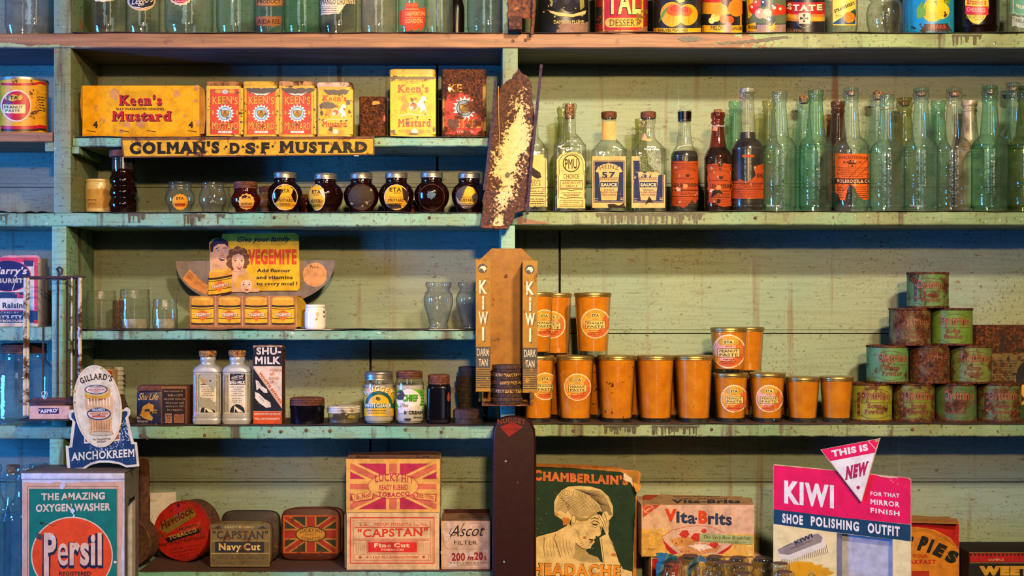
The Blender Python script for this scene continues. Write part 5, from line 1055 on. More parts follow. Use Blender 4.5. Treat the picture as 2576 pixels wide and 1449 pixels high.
# ------------------------------------------------------------------ peanut paste glasses
S6R = SH['S6R']; PG = 'glasses of orange-brown spread on the long lower shelf'
def paste_mat(k): return MATS.setdefault(('paste', k), _paste(k))
def _paste(k):
    t = NT('orange_spread_in_glass'); f = t.noise(45, 5); c = t.mix(t.ramp(f, .35, .7), H('d2840c'), H('bc6e08'))
    if k: c = t.mix(t.ramp(t.noise(70 if k == 1 else 130, 5, rough=.65), .62 if k == 1 else .66, .64 if k == 1 else .68), c, H('3a1c0c'))
    t.p('Base Color', c); t.p('Roughness', .22); t.p('Coat Weight', .5); t.p('Coat Roughness', .05); return t.m
TUMB = glass('f6f4e8', 'c8c09c', .008)
def paste(label, px, y0, hw, cy, base, short=False, wear=0, lb=None, pale=False, lab_h=34, bhw=None):
    bhw = bhw or hw * .79
    t = vessel('spread_glass', label, 'glass', px, cy, base, [(y0 + 8, hw * .965), (y0 + 14, hw * .955), (1040, bhw * 1.02), (None, bhw), (None, bhw), (None, 2)] if base == S6R else [(y0 + 8, hw * .965), (y0 + 14, hw * .955), (None, bhw), (None, bhw), (None, 2)], TUMB, PG, part='tumbler', n=44, sm=0)
    k = t.k; z1 = EZ + (VY - y0 - 11) * k; pr = [(z1, t.map.at(z1)[0] - .0007, t.map.at(z1)[0] - .0007, 2)]; zb = base + .0085
    for i in range(1, 6): z = z1 + (zb - z1) * i / 5; q = t.map.at(z)[0] - .0007; pr.append((z, q, q, 2))
    v, f = loft(pr, t.cx, cy, 44); mk('spread', v, f, paste_mat(wear), t.root)
    add(t, 'lid', [(y0, hw * .6), (y0 + .6, hw * .96), (y0 + 2.5, hw * 1.0), (y0 + 6, hw * 1.01), (y0 + 8, hw * .985), (y0 + 10.5, hw * .99), (y0 + 11, hw * .97)], GOLD, n=44)
    if lb:
        lx, ly_, rot = lb; a = Art(); c1 = 'e0a040' if not pale else 'e8c8a0'; r = lab_h
        a.poly(jag(a.ellp(lx, ly_, r * 1.02, r * 1.02, 40), .5, 6, int(px)), 'dcc89c', 0).ell(lx, ly_, r * .94, r * .94, 'd89030', 1)
        a.poly(a.ellp(lx, ly_, r * .94, r * .94, 30, -50, 130), 'c8602c', 2)
        a.blot(lx - r * .2, ly_ - r * .1, r * .72, r * .75, 'dca044' if not pale else 'd89888', 3, 3, 26, .12)
        a.ell(lx - r * .38, ly_ - r * .56, r * .27, r * .2, 'b8902c', 4, 16).ell(lx + r * .38, ly_ - r * .56, r * .27, r * .2, 'b8902c', 4, 16).ell(lx, ly_ - r * .58, r * .36, r * .23, 'b8902c', 4, 18).rect(lx - r * .3, ly_ - r * .68, lx + r * .3, ly_ - r * .44, 'd8bc70', 5)
        a.txt('ETA', lx - r * .25, lx + r * .25, ly_ - r * .47, r * .17, '1c241c', 6, .04, .06).txt('BRAND', lx - r * .2, lx + r * .2, ly_ - r * .27, r * .07, '6a2c14', 6).rect(lx - r * .68, ly_ - r * .18, lx + r * .68, ly_ + r * .36, '2a2010', 4).rect(lx - r * .65, ly_ - r * .15, lx + r * .65, ly_ + r * .33, 'd8bc70', 5)
        a.txt('PEANUT', lx - r * .55, lx + r * .55, ly_ + r * .06, r * .16, '2a2010', 6, .02).txt('PASTE', lx - r * .55, lx + r * .55, ly_ + r * .29, r * .16, '2a2010', 6, .02).block(lx - r * .5, lx + r * .5, ly_ + r * .42, ly_ + r * .78, 3, '8a3414', 6, int(px))
        a.blots(lx - r * .8, ly_ + r * .4, lx + r * .4, ly_ + r * .9, 3, r * .09, 'a87848', 7, int(px)); a.build('label', t.root, t.map, PAPER, 5)
    t.top = EZ + (VY - y0) * t.k; return t
g = []
C1 = .058
g.append(paste('tall glass of spread half hidden under the shoe polish dispenser, lower row', 1353, 894, 42, C1, S6R, lb=(1372, 972, 0)))
g.append(paste('tall labelled lower-row glass of spread standing beneath a lone upper glass', 1447, 893, 48, C1, S6R, lb=(1453, 974, 0)))
paste('tall glass of spread with a dark eaten-away patch down its front, no label', 1551, 893, 49, C1, S6R, wear=1)
paste('tall plain glass of spread without label, centre of the lower row', 1649, 893, 48, C1, S6R, wear=0)
paste('tall plain unlabelled glass of spread with small dark flecks, next to the short labelled glasses', 1745, 893, 49, C1, S6R, wear=2)
s1 = paste('short glass of spread with a stained round label, under another short glass', 1838, 937, 44, C1, S6R, lb=(1847, 1003, 0))
s2 = paste('short pale glass of spread with a pink round label, lower row', 1930, 937, 45, C1, S6R, lb=(1935, 1003, 0), pale=True)
paste('short unlabelled glass of spread, second from the pyramid of tins', 2019, 947, 43, C1, S6R)
paste('short unlabelled glass of spread with a tilted-looking lid, right beside the pyramid of tins', 2104, 946, 42, C1, S6R)
for px, y0, hw, lab, w in [(1508, 896, 44, 'back-row glass of spread behind the dark-patched tall glass', 1), (1604, 896, 44, 'back-row glass of spread behind the plain tall glass', 2), (1700, 896, 44, 'speckled back-row glass of spread between the two plain tall glasses', 1), (1410, 897, 40, 'back-row glass of spread behind the full-labelled lower glass', 0), (1890, 940, 40, 'short back-row glass of spread supporting the unlabelled upper glass', 0), (1985, 950, 38, 'short back-row glass of spread behind the two unlabelled short glasses', 1)]:
    q = paste(lab, px, y0, hw, .138, S6R, wear=w)
    if px == 1410: bk1 = q
    if px == 1890: bk2 = q
paste('upper glass of spread with round label, half behind the shoe polish dispenser', 1347, 735, 45, C1, g[0].top, lb=(1370, 813, 0))
paste('upper glass of spread in the back row with a partly covered round label', 1400, 737, 39, .138, bk1.top, lb=(1388, 817, 0))
paste('lone upper glass of spread with a complete round label against the bare wall', 1491, 736, 47, C1, g[1].top + .0004, lb=(1498, 814, 0), lab_h=37)
paste('upper short glass of spread with a pink and orange round label, on top of another', 1833, 823, 46, C1, s1.top, lb=(1833, 884, 0), pale=True, lab_h=42)
paste('upper short unlabelled glass of spread in the back row', 1880, 822, 42, .138, bk2.top)

# ------------------------------------------------------------------ pyramid of rusty soup powder tins
OG = 'rusty green soup powder tins in a pyramid'
def soup(px0, px1, y0, y1, label, amt, seed, base, green='7a9a4a', rustmat=None):
    hw = (px1 - px0) / 2; px = (px0 + px1) / 2; cy = .075
    m = rusty('rusted_green_tin_%d' % int(amt * 100), 'x', amt, .5)
    t = vessel('soup_powder_tin', label, 'tin', px, cy, base, [(y0 + 5, hw * .965), (y0 + 5, hw * .965), (y1 - 4, hw * .965), (None, hw * .965)], m, OG, cap=(1, 1), sm=0, n=48, col=H(green))
    z1 = EZ + (VY - y0) * t.k; h = 5 * t.k; r = hw * t.k
    v, f = loft([(z1 - .0008, r * .9, r * .9, 2), (z1, r * .93, r * .93, 2), (z1, r * .97, r * .97, 2), (z1 - .0015, r, r, 2), (z1 - h, r, r, 2)], t.cx, cy, 48); mk('lid', v, f, rusty('rusted_lid_rim', 'x', .3), t.root, H('6a4a28'))
    v, f = loft([(base + .004, r * .99, r * .99, 2), (base + .003, r, r, 2), (base, r, r, 2)], t.cx, cy, 48); mk('bottom_rim', v, f, rusty('rusted_lid_rim', 'x', .3), t.root, H('6a4a28'))
    a = Art(); w = px1 - px0; h = y1 - y0; c = '6a3a2c'; sh = (seed % 3 - 1) * 4
    a.txt('Oystrine', px0 + w * .22 + sh, px0 + w * .95 + sh * .5, y0 + h * .46, h * .25, '3a2018', 2, .1, .06).txt('Oystrine', px0 + w * .22 + sh, px0 + w * .95 + sh * .5, y0 + h * .455, h * .245, '8c583c', 3, .035, .04)
    a.txt('Soup', px0 + w * .4 + sh, px0 + w * .76 + sh, y0 + h * .68, h * .13, c, 3, .05, .06).txt('Powder', px0 + w * .33 + sh, px0 + w * .82 + sh, y0 + h * .83, h * .13, c, 3, .05, .06)
    for q in (0, 1):
        yy = y0 + h * (.26 if q == 0 else .86); d = -1 if q == 0 else 1
        a.line([(px0 + w * .1, yy), (px0 + w * .25, yy), (px0 + w * .4, yy + d * h * .08), (px0 + w * .6, yy + d * h * .1), (px0 + w * .8, yy + d * h * .06), (px0 + w * .92, yy)], 1.2, '5a4a30', 2)
    a.line([(px0 + w * .24 + sh, y0 + h * .53), (px0 + w * .97, y0 + h * .53)], .9, '6a4430', 2)
    if seed % 2 == 0 or seed == 1:
        x = px0 + w * .1 + sh; a.rect(x, y0 + h * .26, x + w * .1, y0 + h * .82, '4a3430', 2)
        for q in (.36, .53, .7): a.ell(x + w * .05, y0 + h * q, w * .035, w * .035, '9a4a30', 3, 12)
    a.build('printed_label', t.root, t.map, rusty('rusted_print_%d' % int(amt * 100), 'x', max(.02, amt - .06), .5), 6); t.top = z1; return t
rows = [[(2141, 2243, 'bottom-row tin at the glass end of the tin pyramid, yellowish green with dark stains'), (2246, 2350, 'bottom-row pyramid tin, second from the glasses, mostly brown with one green edge'), (2352, 2455, 'bottom-row pyramid tin, third from the glasses, dark green left part under rust'), (2458, 2567, 'bottom-row pyramid tin farthest from the glasses, with rust-veiled lettering')],
        [(2180, 2284, 'third-row pyramid tin at the glass end, clean green with readable lettering'), (2287, 2388, 'middle tin of the three-tin pyramid row, nearly all brown rust'), (2390, 2493, 'third-row pyramid tin in front of the big rusty square tin')],
        [(2237, 2340, 'browner tin of the two-tin pyramid row'), (2342, 2445, 'greener tin of the two-tin pyramid row with clear lettering')], [(2282, 2385, 'single topmost tin of the pyramid, its lower half rusted over')]]
ys = [(962, 1058), (868, 961), (775, 868), (685, 775)]; am = [[.09, .20, .15, .14], [.06, .22, .12], [.21, .03], [.15]]; gr = [['86842a', '6c7224', '4a643a', '5c6a36'], ['567f48', '5e5a2a', '68763a'], ['646036', '5e7c30'], ['56783f']]
base = S6R; sd = 0
for r_, (row, (y0, y1)) in enumerate(zip(rows, ys)):
    tops = []
    for i, (a0_, a1_, lab) in enumerate(row):
        sd += 1; q = soup(a0_, a1_, y0, y1, lab, am[r_][i], sd, base, gr[r_][i]); tops.append(q.top)
    base = max(tops) + .0001
t = carton('square_biscuit_tin', 'big square rusty tin with faded dark lettering, behind the pyramid of small tins', 'tin', 2456, 2650, 818, .14, .04, S6R, '6a4824', mat=RS)
a = Art(); a.txt('IMIL', 2488, 2640, 884, 44, '2a1e14', 2, .03, .08).blots(2490, 900, 2576, 1040, 40, 7, '2a241c', 2, 7).block(2494, 2560, 905, 960, 9, '3a3420'); a.poly(jag([(2494, 890), (2600, 890), (2600, 960), (2494, 960)], 3, 8), '6a5a34', 1).ell(2590, 950, 34, 44, '1c1c20', 3); a.build('printed_front', t.root, t.map, rusty('rusted_square_print', 'x', .12), 30)
t = carton('yellow_carton', 'small yellow and dark green carton cut off at the end of the lower shelf', 'carton', 2568, 2640, 968, .1215, .017, S6R, 'd8982c')
a = Art(); a.rect(2570, 1018, 2640, 1060, '1c4a34', 1).poly([(2570, 994), (2580, 1004), (2570, 1012)], '3a2818', 2); a.build('printed_front', t.root, t.map, CARD)
# ------------------------------------------------------------------ shoe polish dispenser on the post
MUST = rusty('mustard_painted_tin', 'x', .01, .45)
kd = thing('polish_dispenser', 'mustard-coloured tin shoe polish dispenser with two lettered side strips, hung on the centre post', 'dispenser', W(1275, 1022, -.03))
v, f = prism([(1237, 625), (1312, 625), (1344, 656), (1344, 1010), (1204, 1010), (1204, 656)], planeY(-.006), .0012); mk('back_plate', v, f, MUST, kd, H('8a5c16'), smooth=0)
def strip(x0, x1, y0, y1, name, w):
    fp = planeY(-.066); v, f = prism([(x0, y0), (x1, y0 + 1), (x1, y1), (x0, y1)], fp, .0012); o = mk(name, v, f, MUST, kd, H('966a18'), smooth=0)
    a = Art(); c = (x0 + x1) / 2; yt = y0; D_ = '2c2620'; L = 'dccba8'
    a.ell(c - 1, yt + 23, 12, 12, D_, 1).poly([(c - 9, yt + 23), (c - 4, yt + 17), (c + 4, yt + 17), (c + 8, yt + 22), (c + 6, yt + 28), (c + 2, yt + 29), (c - 1, yt + 25), (c - 5, yt + 23)], L, 2).line([(c - 5, yt + 20), (c - 10, yt + 26)], 1, L, 2).line([(c + 3, yt + 28), (c + 3, yt + 32)], 1.2, L, 2)
    for s, yb, h, ww in (('K', 87, 34, 10), ('I', 127, 34, 2.6), ('W', 164, 32, 12), ('I', 205, 34, 2.6)): a.txt(s, c - ww, c + ww, yt + yb, h, L, 3, .03, shadow=(3, 3, '5a4218'))
    a.rect(x0, yt + 220, x1, yt + 274, '34302c', 1).txt('DARK', c - 15, c + 15, yt + 243, 18, L, 3, .0).txt('TAN', c - 11, c + 11, yt + 269, 18, L, 3, .0)
    for i in range(9): a.rect(x0, yt + 276 + i * 5.6, x1, yt + 279.2 + i * 5.6, '34302c', 1)
    a.build('printed_face', o, fp, printed('worn_painted_print', .45, .2, 'a8741c', .04, 90))
    xi = x1 if w > 0 else x0
    s0 = W(xi, 0, -.066).x
    v, f = boxv(min(s0, s0 - w * .0012), max(s0, s0 - w * .0012), -.0648, -.0072, W(0, y1 - 4, -.066).z, W(0, y0 + 4, -.066).z); mk('side_wall', v, f, MUST, kd, H('7e5414'), smooth=0)
strip(1197, 1233.5, 652, 985, 'front_strip', 1); strip(1315, 1352, 655, 988, 'front_strip', -1)
v, f = boxv(W(1212, 0, -.066).x, W(1336, 0, -.066).x, -.074, -.0072, W(0, 1020, -.06).z, W(0, 1018, -.06).z); mk('floor_plate', v, f, RUST, kd, smooth=0)
for x in (1213, 1333):
    v, f = boxv(W(x, 0, -.07).x, W(x + 3, 0, -.07).x, -.074, -.0072, W(0, 1018, -.06).z, W(0, 984, -.06).z); mk('end_bracket', v, f, RUST, kd, smooth=0)
c = W(1273, 694, -.0075); v, f = loft([(0, .0005, .0005, 2), (-.0008, .003, .003, 2), (-.0013, .0036, .0036, 2)], 0, 0, 14); mk('screw', [(c.x + x, c.y + z, c.z + y) for x, y, z in v], [q[::-1] for q in f], RUST, kd)
b0 = W(0, 1018, -.06).z + .0002
for i, (y0, y1, hw, cx, cy, lab, s) in enumerate([(998, 1018, 40, 1276, -.04, 'bottom shoe polish tin in the brown dispenser, dusty and wide', ''), (975, 998, 40, 1277, -.041, 'second polish tin from the bottom in the brown dispenser, with worn gold letters', 'DARK TAN'), (955, 975, 37, 1275, -.042, 'third polish tin from the bottom in the brown dispenser, dark gold letters', 'DARK TAN'), (935, 955, 37, 1274, -.041, 'fourth polish tin from the bottom in the brown dispenser, upside-down letters', 'DARK TAN'), (917, 935, 37, 1275, -.041, 'top polish tin of the stack in the brown dispenser, black dusty lid in view', '')]):
    k = kk(cy); z0 = b0; r = hw * k; z1 = EZ + (VY - y0) * k; x = (cx - VX) * k
    t = thing('polish_tin', lab, 'tin', (x, cy, z0), 'stacked polish tins in the dispenser'); m = rust('dark_polish_tin', '1c1410', '4a2c1c', '6a4424', .08, .3)
    h = z1 - z0; pr = [(z0 + h * .52, r * .96, r * .96, 2), (z0 + h * .1, r * .96, r * .96, 2), (z0, r * .93, r * .93, 2)]; v, f = loft(pr, x, cy, 40); mk('base', v, f, m, t)
    pr2 = [(z1, r * .9, r * .9, 2), (z1 - h * .06, r * .98, r * .98, 2), (z1 - h * .14, r, r, 2), (z0 + h * .54, r, r, 2), (z0 + h * .5, r * 1.015, r * 1.015, 2), (z0 + h * .46, r, r, 2)]
    v, f = loft(pr2, x, cy, 40); mk('lid', v, f, m, t)
    if s:
        a = Art(); 
        for d in (0,): a.txt('KIWI ' + s, cx - hw * (.75 if i != 2 else .45), cx + hw * .95, y0 + (y1 - y0) * .62, (y1 - y0) * .38, 'c89838', 2, .03, .06)
        a.build('raised_lettering', t, pmap(pr2, x, cy), printed('gold_lettering', .4, .2, '4a2c1c', .1, 130), 4)
    b0 = z1 + .0001
# maroon dispenser below
nd = thing('maroon_dispenser', 'tall maroon metal dispenser with rounded top and a red diamond badge, on the centre post', 'dispenser', W(1293, 1449, -.035))
MAR = rusty('maroon_enamel', 'x', -.06, .4)
out = [(1238, 1530), (1238, 1110), (1240, 1080), (1246, 1062), (1256, 1052), (1272, 1046), (1290, 1044.5), (1308, 1046), (1326, 1052), (1338, 1062), (1346, 1080), (1349, 1110), (1349, 1530)]
fp = planeY(-.07)
V, F = [], []; n = len(out)
for q, (y, s) in enumerate([(-.070, .90), (-.068, .96), (-.062, 1.0), (-.003, 1.0)]):
    for x, py in out: V.append(tuple(W(1293.5 + (x - 1293.5) * s, max(py, 1045 + (py - 1045)) + (1 - s) * 40 * (py < 1120), y)))
for q in range(3):
    for i in range(n - 1): F.append((q * n + i, (q + 1) * n + i, (q + 1) * n + i + 1, q * n + i + 1))
F.append(tuple(reversed(range(n)))); F = [p[::-1] for p in F]; mk('body', V, F, MAR, nd, H('260807'), smooth=45)
a = Art(); a.poly([(1258, 1074), (1288, 1062), (1316, 1074), (1280, 1099)], '7a1810', 1).txt('NUGGET', 1251, 1322, 1068, 12, '6a2a1c', 3, .03, .08, bow=4, shadow=(1, 1, '1c0a08')).txt('POLISH', 1262, 1304, 1082, 6, '5a1c14', 3, .02, .06); a.build('badge', nd, fp, rusty('badge_print', 'x', -.02, .35))

for x, y in ((1272, 1160), (1268, 1413)):
    c = W(x, y, -.0702); v, f = loft([(0, .0005, .0005, 2), (-.0006, .0018, .0018, 2), (-.001, .0022, .0022, 2)], 0, 0, 12); mk('rivet', [(c.x + p, c.y + q, c.z + r) for p, r, q in v], [q[::-1] for q in f], solid('grey_rivet', '7a8278', .5, .3), nd)
# ------------------------------------------------------------------ shoe care shelf
S6 = SH['S6']
t = carton('shoe_sole_tin', 'small navy tin with worn yellow shoe drawing and a rusty lid', 'tin', 343, 407, 984, .03, .045, S6, '141a34', bevel=.004, mat=TINP, part='tin_body')
v, f = boxv(t.x0 + .0005, t.x1 - .0005, .0305, .0745, t.z1, t.z1 + .011); mk('lid', v, f, RUSTLID, t.root, bevel=.003)
a = Art(); a.txt('Shu Life', 347, 396, 1006, 17, 'c8a060', 2, .01, 0, .3, y1=1006).poly(jag([(352, 1044), (360, 1022), (374, 1014), (388, 1020), (386, 1036), (374, 1036), (384, 1050), (382, 1058), (364, 1054)], 1.2, 4), 'b07c20', 2).blot(370, 1032, 8, 5, '20243a', 3, 2).txt("It's", 345, 353, 1054, 6, 'b8a070', 2, .02).txt('Waterproof', 345, 372, 1062, 5, 'b8a070', 2, .02).txt('Paint', 382, 395, 1034, 5, 'b8902c', 2, .02).txt('it on', 383, 394, 1040, 5, 'b8902c', 2, .02).txt('MAKES YOUR SHOES', 345, 396, 1070, 4, 'b8a070', 2, .02); a.build('printed_front', t.root, t.map, TINP)
t = carton('shoe_sole_carton', 'small dark brown carton with fine cream writing, beside the navy tin', 'carton', 405, 470, 972, .03, .06, S6, '6a4024')
a = Art(); a.rect(408, 978, 466, 1066, '241a1a', 1)
for s, x0, x1, y, h in [('One treatment of', 412, 460, 986, 5), ('SHU-LIFE', 422, 460, 997, 6), ('on your soles as', 413, 465, 1006, 5.5), ('directed will', 417, 463, 1016, 5.5), ('save you 30/-', 417, 464, 1024, 5.5), ('in repairs.', 421, 461, 1033, 5.5)]: a.txt(s, x0, x1, y, h, 'b08a60', 2, .0, .03)
a.poly(jag([(416, 1040), (432, 1040), (432, 1064), (416, 1064)], .8, 5), '9a6a44', 2).poly(jag([(438, 1042), (463, 1042), (463, 1064), (438, 1064)], .8, 5), '8a5434', 2).block(418, 431, 1043, 1062, 3, '3a241a', 3).block(440, 461, 1046, 1060, 3, '5a3424', 3).rect(405, 972, 470, 978, '8a5a34', 1); a.build('printed_front', t.root, t.map, CARD)
SIL = solid('silvery_white_glass', 'b4b4b4', .3, .3, .15, 90, .12)
for px, lab, torn in ((523, 'silver-white cleaner bottle with cork and a badly torn striped label', 1), (597, 'silver-white cleaner bottle with cork and an intact navy striped label', 0)):
    hw = 35
    t = vessel('shoe_cleaner_bottle', lab, 'bottle', px, .05, S6, [(897, 18, 1, 2), (902, 20, 1, 2), (910, 18, 1, 2), (915, 18, 1, 2.2), (919, 24, .95, 2.6), (923, 31, .85, 3), (929, 34, .8, 4), (934, 35, .8, 5), (937, 33.5, .8, 5), (940, 35, .8, 5), (943, 33.5, .8, 5), (946, 34.5, .8, 5), (1042, 34.5, .8, 5), (1045, 35.5, .8, 5), (1049, 34, .8, 5), (1052, 35.5, .8, 5), (1058, 35.5, .8, 5), (None, 34, .8, 5), (None, 34, .8, 5)], SIL, 'corked shoe cleaner bottles', n=52, cap=(1, 1), sm=2)
    add(t, 'cork', [(881 + (px < 560) * 1, 21), (884, 22.5), (896, 21), (899, 17)], CORK, n=24)
    a = Art(); N_ = '1a2030'; L = 'd8d0c0'; x0, x1 = px - 33, px + 33
    a.rect(x0, 940, x1, 1040, L, 1)
    for i in range(5): a.rect(x0 + i * 2.6, 942, x0 + i * 2.6 + 1.2, 1038, N_, 2).rect(x1 - i * 2.6 - 1.2, 942, x1 - i * 2.6, 1038, N_ if i else 'a88860', 2)
    a.rect(px - 19, 940, px + 20, 968, N_, 2).txt('Lustroid', px - 15, px + 14, 954, 9, L, 3, .01, 0, .3, y1=948).line([(px - 13, 957), (px + 14, 951)], 1, L, 3).txt('SHU-MILK', px - 19, px + 20, 966.5, 8.5, L, 3, .05)
    for i, s in enumerate(['FOR CLEANING', 'ALL KINDS', 'OF WHITE SHOES', 'NUBUCK KID', 'CALF OR CANVAS']): a.txt(s, px - 16 + (i % 2) * 5, px + 16 - (i % 2) * 5, 975 + i * 5.4, 3, N_, 3, .01)
    a.block(px - 13, px + 13, 1000, 1014, 3, '6a6a70').poly(Art().ellp(px, 1038, 19, 21, 20, 180, 360), N_, 2).poly([(px - 8, 1020), (px - 3, 1024), (px + 12, 1034), (px + 14, 1037), (px + 2, 1037), (px - 6, 1028), (px - 7, 1037), (px - 9, 1037)], L, 3)
    if torn: a.poly(jag([(px - 22, 940), (px + 22, 940), (px + 22, 970), (px + 12, 988), (px + 4, 970), (px - 14, 964), (px - 20, 955)], 1.3, 5), '9a9a98', 5).poly(jag([(px - 28, 996), (px - 12, 1000), (px + 4, 1004), (px + 20, 1012), (px + 22, 1034), (px - 10, 1026), (px - 24, 1024)], 1.6, 5), '98948c', 5).blot(px + 6, 958, 3, 3, '3a3434', 6)
    a.build('label', t.root, t.map, PAPER, 5)
t = carton('shoe_cleaner_carton', 'tall black, white and orange shoe cleaner carton with a drawing of white shoes', 'carton', 637, 709, 869, .03, .05, S6, 'c8a890')
a = Art(); N_ = '181a24'; L = 'd4c8b8'; O_ = 'c04a1c'
a.rect(637, 870, 709, 1066, 'd0b8a0', 0).rect(637, 872, 709, 921, N_, 1).txt('SHU-', 645, 707, 892, 18, L, 2, .04).txt('MILK', 642, 706, 916, 19, L, 2, .04).poly([(637, 926), (709, 1028), (709, 1034), (637, 1034)], N_, 1)
a.line([(637, 923), (709, 1025)], 1.2, 'a88a78', 2)
for s, x0, x1, y in [('cleans', 678, 708, 934), ('all', 679, 690, 944), ('kinds', 678, 702, 955), ('of', 679, 688, 965)]: a.txt(s, x0, x1, y, 8, 'a8501c', 2)
a.txt('WHITE SHOES', 650, 706, 938, 6.5, O_, 2, .05, y1=1016, rot=1).poly([(643, 956), (649, 958), (658, 970), (672, 980), (673, 989), (664, 988), (652, 976), (647, 982), (645, 980)], L, 3).poly([(641, 985), (652, 990), (664, 1002), (680, 1012), (682, 1024), (670, 1026), (652, 1014), (642, 1002)], L, 3).line([(652, 996), (664, 1010)], 1, N_, 4).line([(656, 992), (668, 1006)], .8, N_, 4).line([(648, 962), (660, 974)], .8, N_, 4)
a.rect(637, 1035, 709, 1066, O_, 1).txt('REMOVES DIRT & GREASE', 640, 706, 1044, 5, L, 2, .02).txt('WILL NOT EVAPORATE', 640, 704, 1056, 5, L, 2, .02).line([(637, 875), (645, 870), (660, 872), (680, 868), (709, 873)], 2.2, 'a8744a', 3); a.build('printed_front', t.root, t.map, CARD)
v, f = prism(jag([(640, 869), (706, 869), (704, 864), (660, 866)], .8, 6), planeY(.06), .001); mk('torn_top_flap', v, f, CARD, t.root, H('9a6a48'), smooth=0)
v, f = prism([(709.6, 872), (717, 878), (717, 1066), (709.6, 1067)], plane3(W(709.6, 870, .03), W(709.6, 1066, .03), W(717, 880, .06)), .0008); o = mk('side_panel', v, f, CARD, t.root, H('4a2c1c'), smooth=0)
BLK = solid('black_polish_glass', '0c0a10', .1, 0, 0, 60, .2, .6)
t = vessel('polish_jar', 'low wide black jar with a rusty screw lid', 'jar', 773, .055, S6, [(1017, 42), (1022, 44.5), (1030, 43), (1064, 42), (None, 40), (None, 40)], BLK, cap=(1, 1), sm=0); screw_lid(t, 1000, 1018, 44, RUSTLID)
t = vessel('polish_jar', 'low clear jar with a worn white screw lid and dark residue', 'jar', 865, .055, S6, [(1036, 37), (1040, 40), (1048, 40), (1066, 40), (None, 38), (None, 38), (None, 3)], CLEAR); screw_lid(t, 1020, 1037, 42, rusty('worn_white_lid', 'x', .07), H('c4bca8'))
contents(t, 1052, solid('olive_residue', '5a4c24', .4)); a = Art(); a.poly(jag([(838, 1042), (866, 1041), (874, 1050), (860, 1056), (838, 1058)], 1, 5), '3a3018', 0).blot(884, 1048, 12, 6, '8a7a34', 0, 3); a.build('residue_stain', t.root, t.map, PAPER, 6)
CREAMW = solid('white_cleaner_paste', 'b4a894', .5, 0, .1, 50, .15)
t = vessel('cleaner_jar', 'jar of white cleaner with a yellow and green label and ridged silver lid', 'jar', 953, .05, S6, [(950, 34), (955, 35), (962, 36.5), (970, 38), (1050, 38), (1056, 36), (None, 33), (None, 33), (None, 3)], CLEAR); screw_lid(t, 934, 955, 36, STEEL, ridges=4); contents(t, 966, CREAMW, top=1)
a = Art(); a.rect(916, 977, 990, 1047, 'd8a41c', 1).poly(Art().ellp(953, 1014, 34, 30, 24, 180, 360), '1c5048', 2).poly(Art().ellp(953, 1015, 26, 22, 24, 180, 360), 'd8a41c', 3).txt('NUGGET', 919, 985, 996, 13, 'd8ccb0', 4, .04, .06, bow=12, rot=1, shadow=(1, 1, '2a2418')).txt('WHITE CLEANER', 917, 984, 1025, 10, 'dccfae', 4, .04).rect(916, 1014, 990, 1027, '1c5048', 3).blot(951, 1003, 8, 6, '4a4418', 4, 3).block(922, 980, 1030, 1042, 2, '5a4a20').poly(jag([(966, 1044), (974, 1018), (990, 1046)], 1, 4), 'a89470', 5); a.build('label', t.root, t.map, SHINY, 5)
t = vessel('cleaner_jar', 'jar of white cream with a rusty lid and a torn green and white label', 'jar', 1030, .05, S6, [(949, 32), (954, 33), (962, 35), (970, 36.5), (1050, 36.5), (1056, 35), (None, 32), (None, 32), (None, 3)], CLEAR); screw_lid(t, 933, 951, 34, RUSTLID); contents(t, 968, solid('white_cream', 'c0b8b0', .5, 0, .1, 50, .15))
a = Art(); a.rect(994, 980, 1067, 1030, '58a028', 1)
for y in (986, 994, 1002, 1010, 1018): a.line([(1056, y), (1067, y)], 1, '1c3a14', 2)
a.ell(1028, 1006, 31, 27, 'd4ccc4', 2).txt('CHIEF', 1011, 1050, 1009, 17, '4aa020', 4, .05, shadow=(1.5, 1.5, '1c2a14')).blot(1006, 994, 14, 15, '3a3a40', 5, 3).txt('Dries', 1006, 1026, 1024, 9, '2a2a2a', 4, 0, 0, .3).txt('R  CREAM', 1017, 1064, 1042, 9, '24282c', 4, .04).blot(1026, 1055, 12, 4, '24282c', 3, 5).block(1040, 1064, 1046, 1054, 1, '3a4a34'); a.poly(jag([(1000, 1024), (1024, 1030), (1050, 1018), (1064, 1024), (1060, 1036), (1030, 1034), (1004, 1040)], 1.2, 5), 'c8c0b8', 3); a.build('label', t.root, t.map, PAPER, 5)
t = vessel('polish_jar', 'squarish dark jar with a rusty ribbed lid', 'jar', 1104, .055, S6, [(960, 26), (966, 27), (972, 29, 1, 3), (980, 30, 1, 4.5), (1052, 30, 1, 4.5), (None, 28, 1, 4.5), (None, 28, 1, 4.5)], BLK, cap=(1, 1)); screw_lid(t, 942, 966, 28, RUSTLID, ridges=4)
a = Art(); a.blot(1129, 1000, 5, 14, '7a3028', 1, 4); a.build('label_scrap', t.root, t.map, PAPER, 5)
b0 = S6; DT = rust('old_dark_tin', '1a1410', '40301c', '4a3a28', .1, .2)
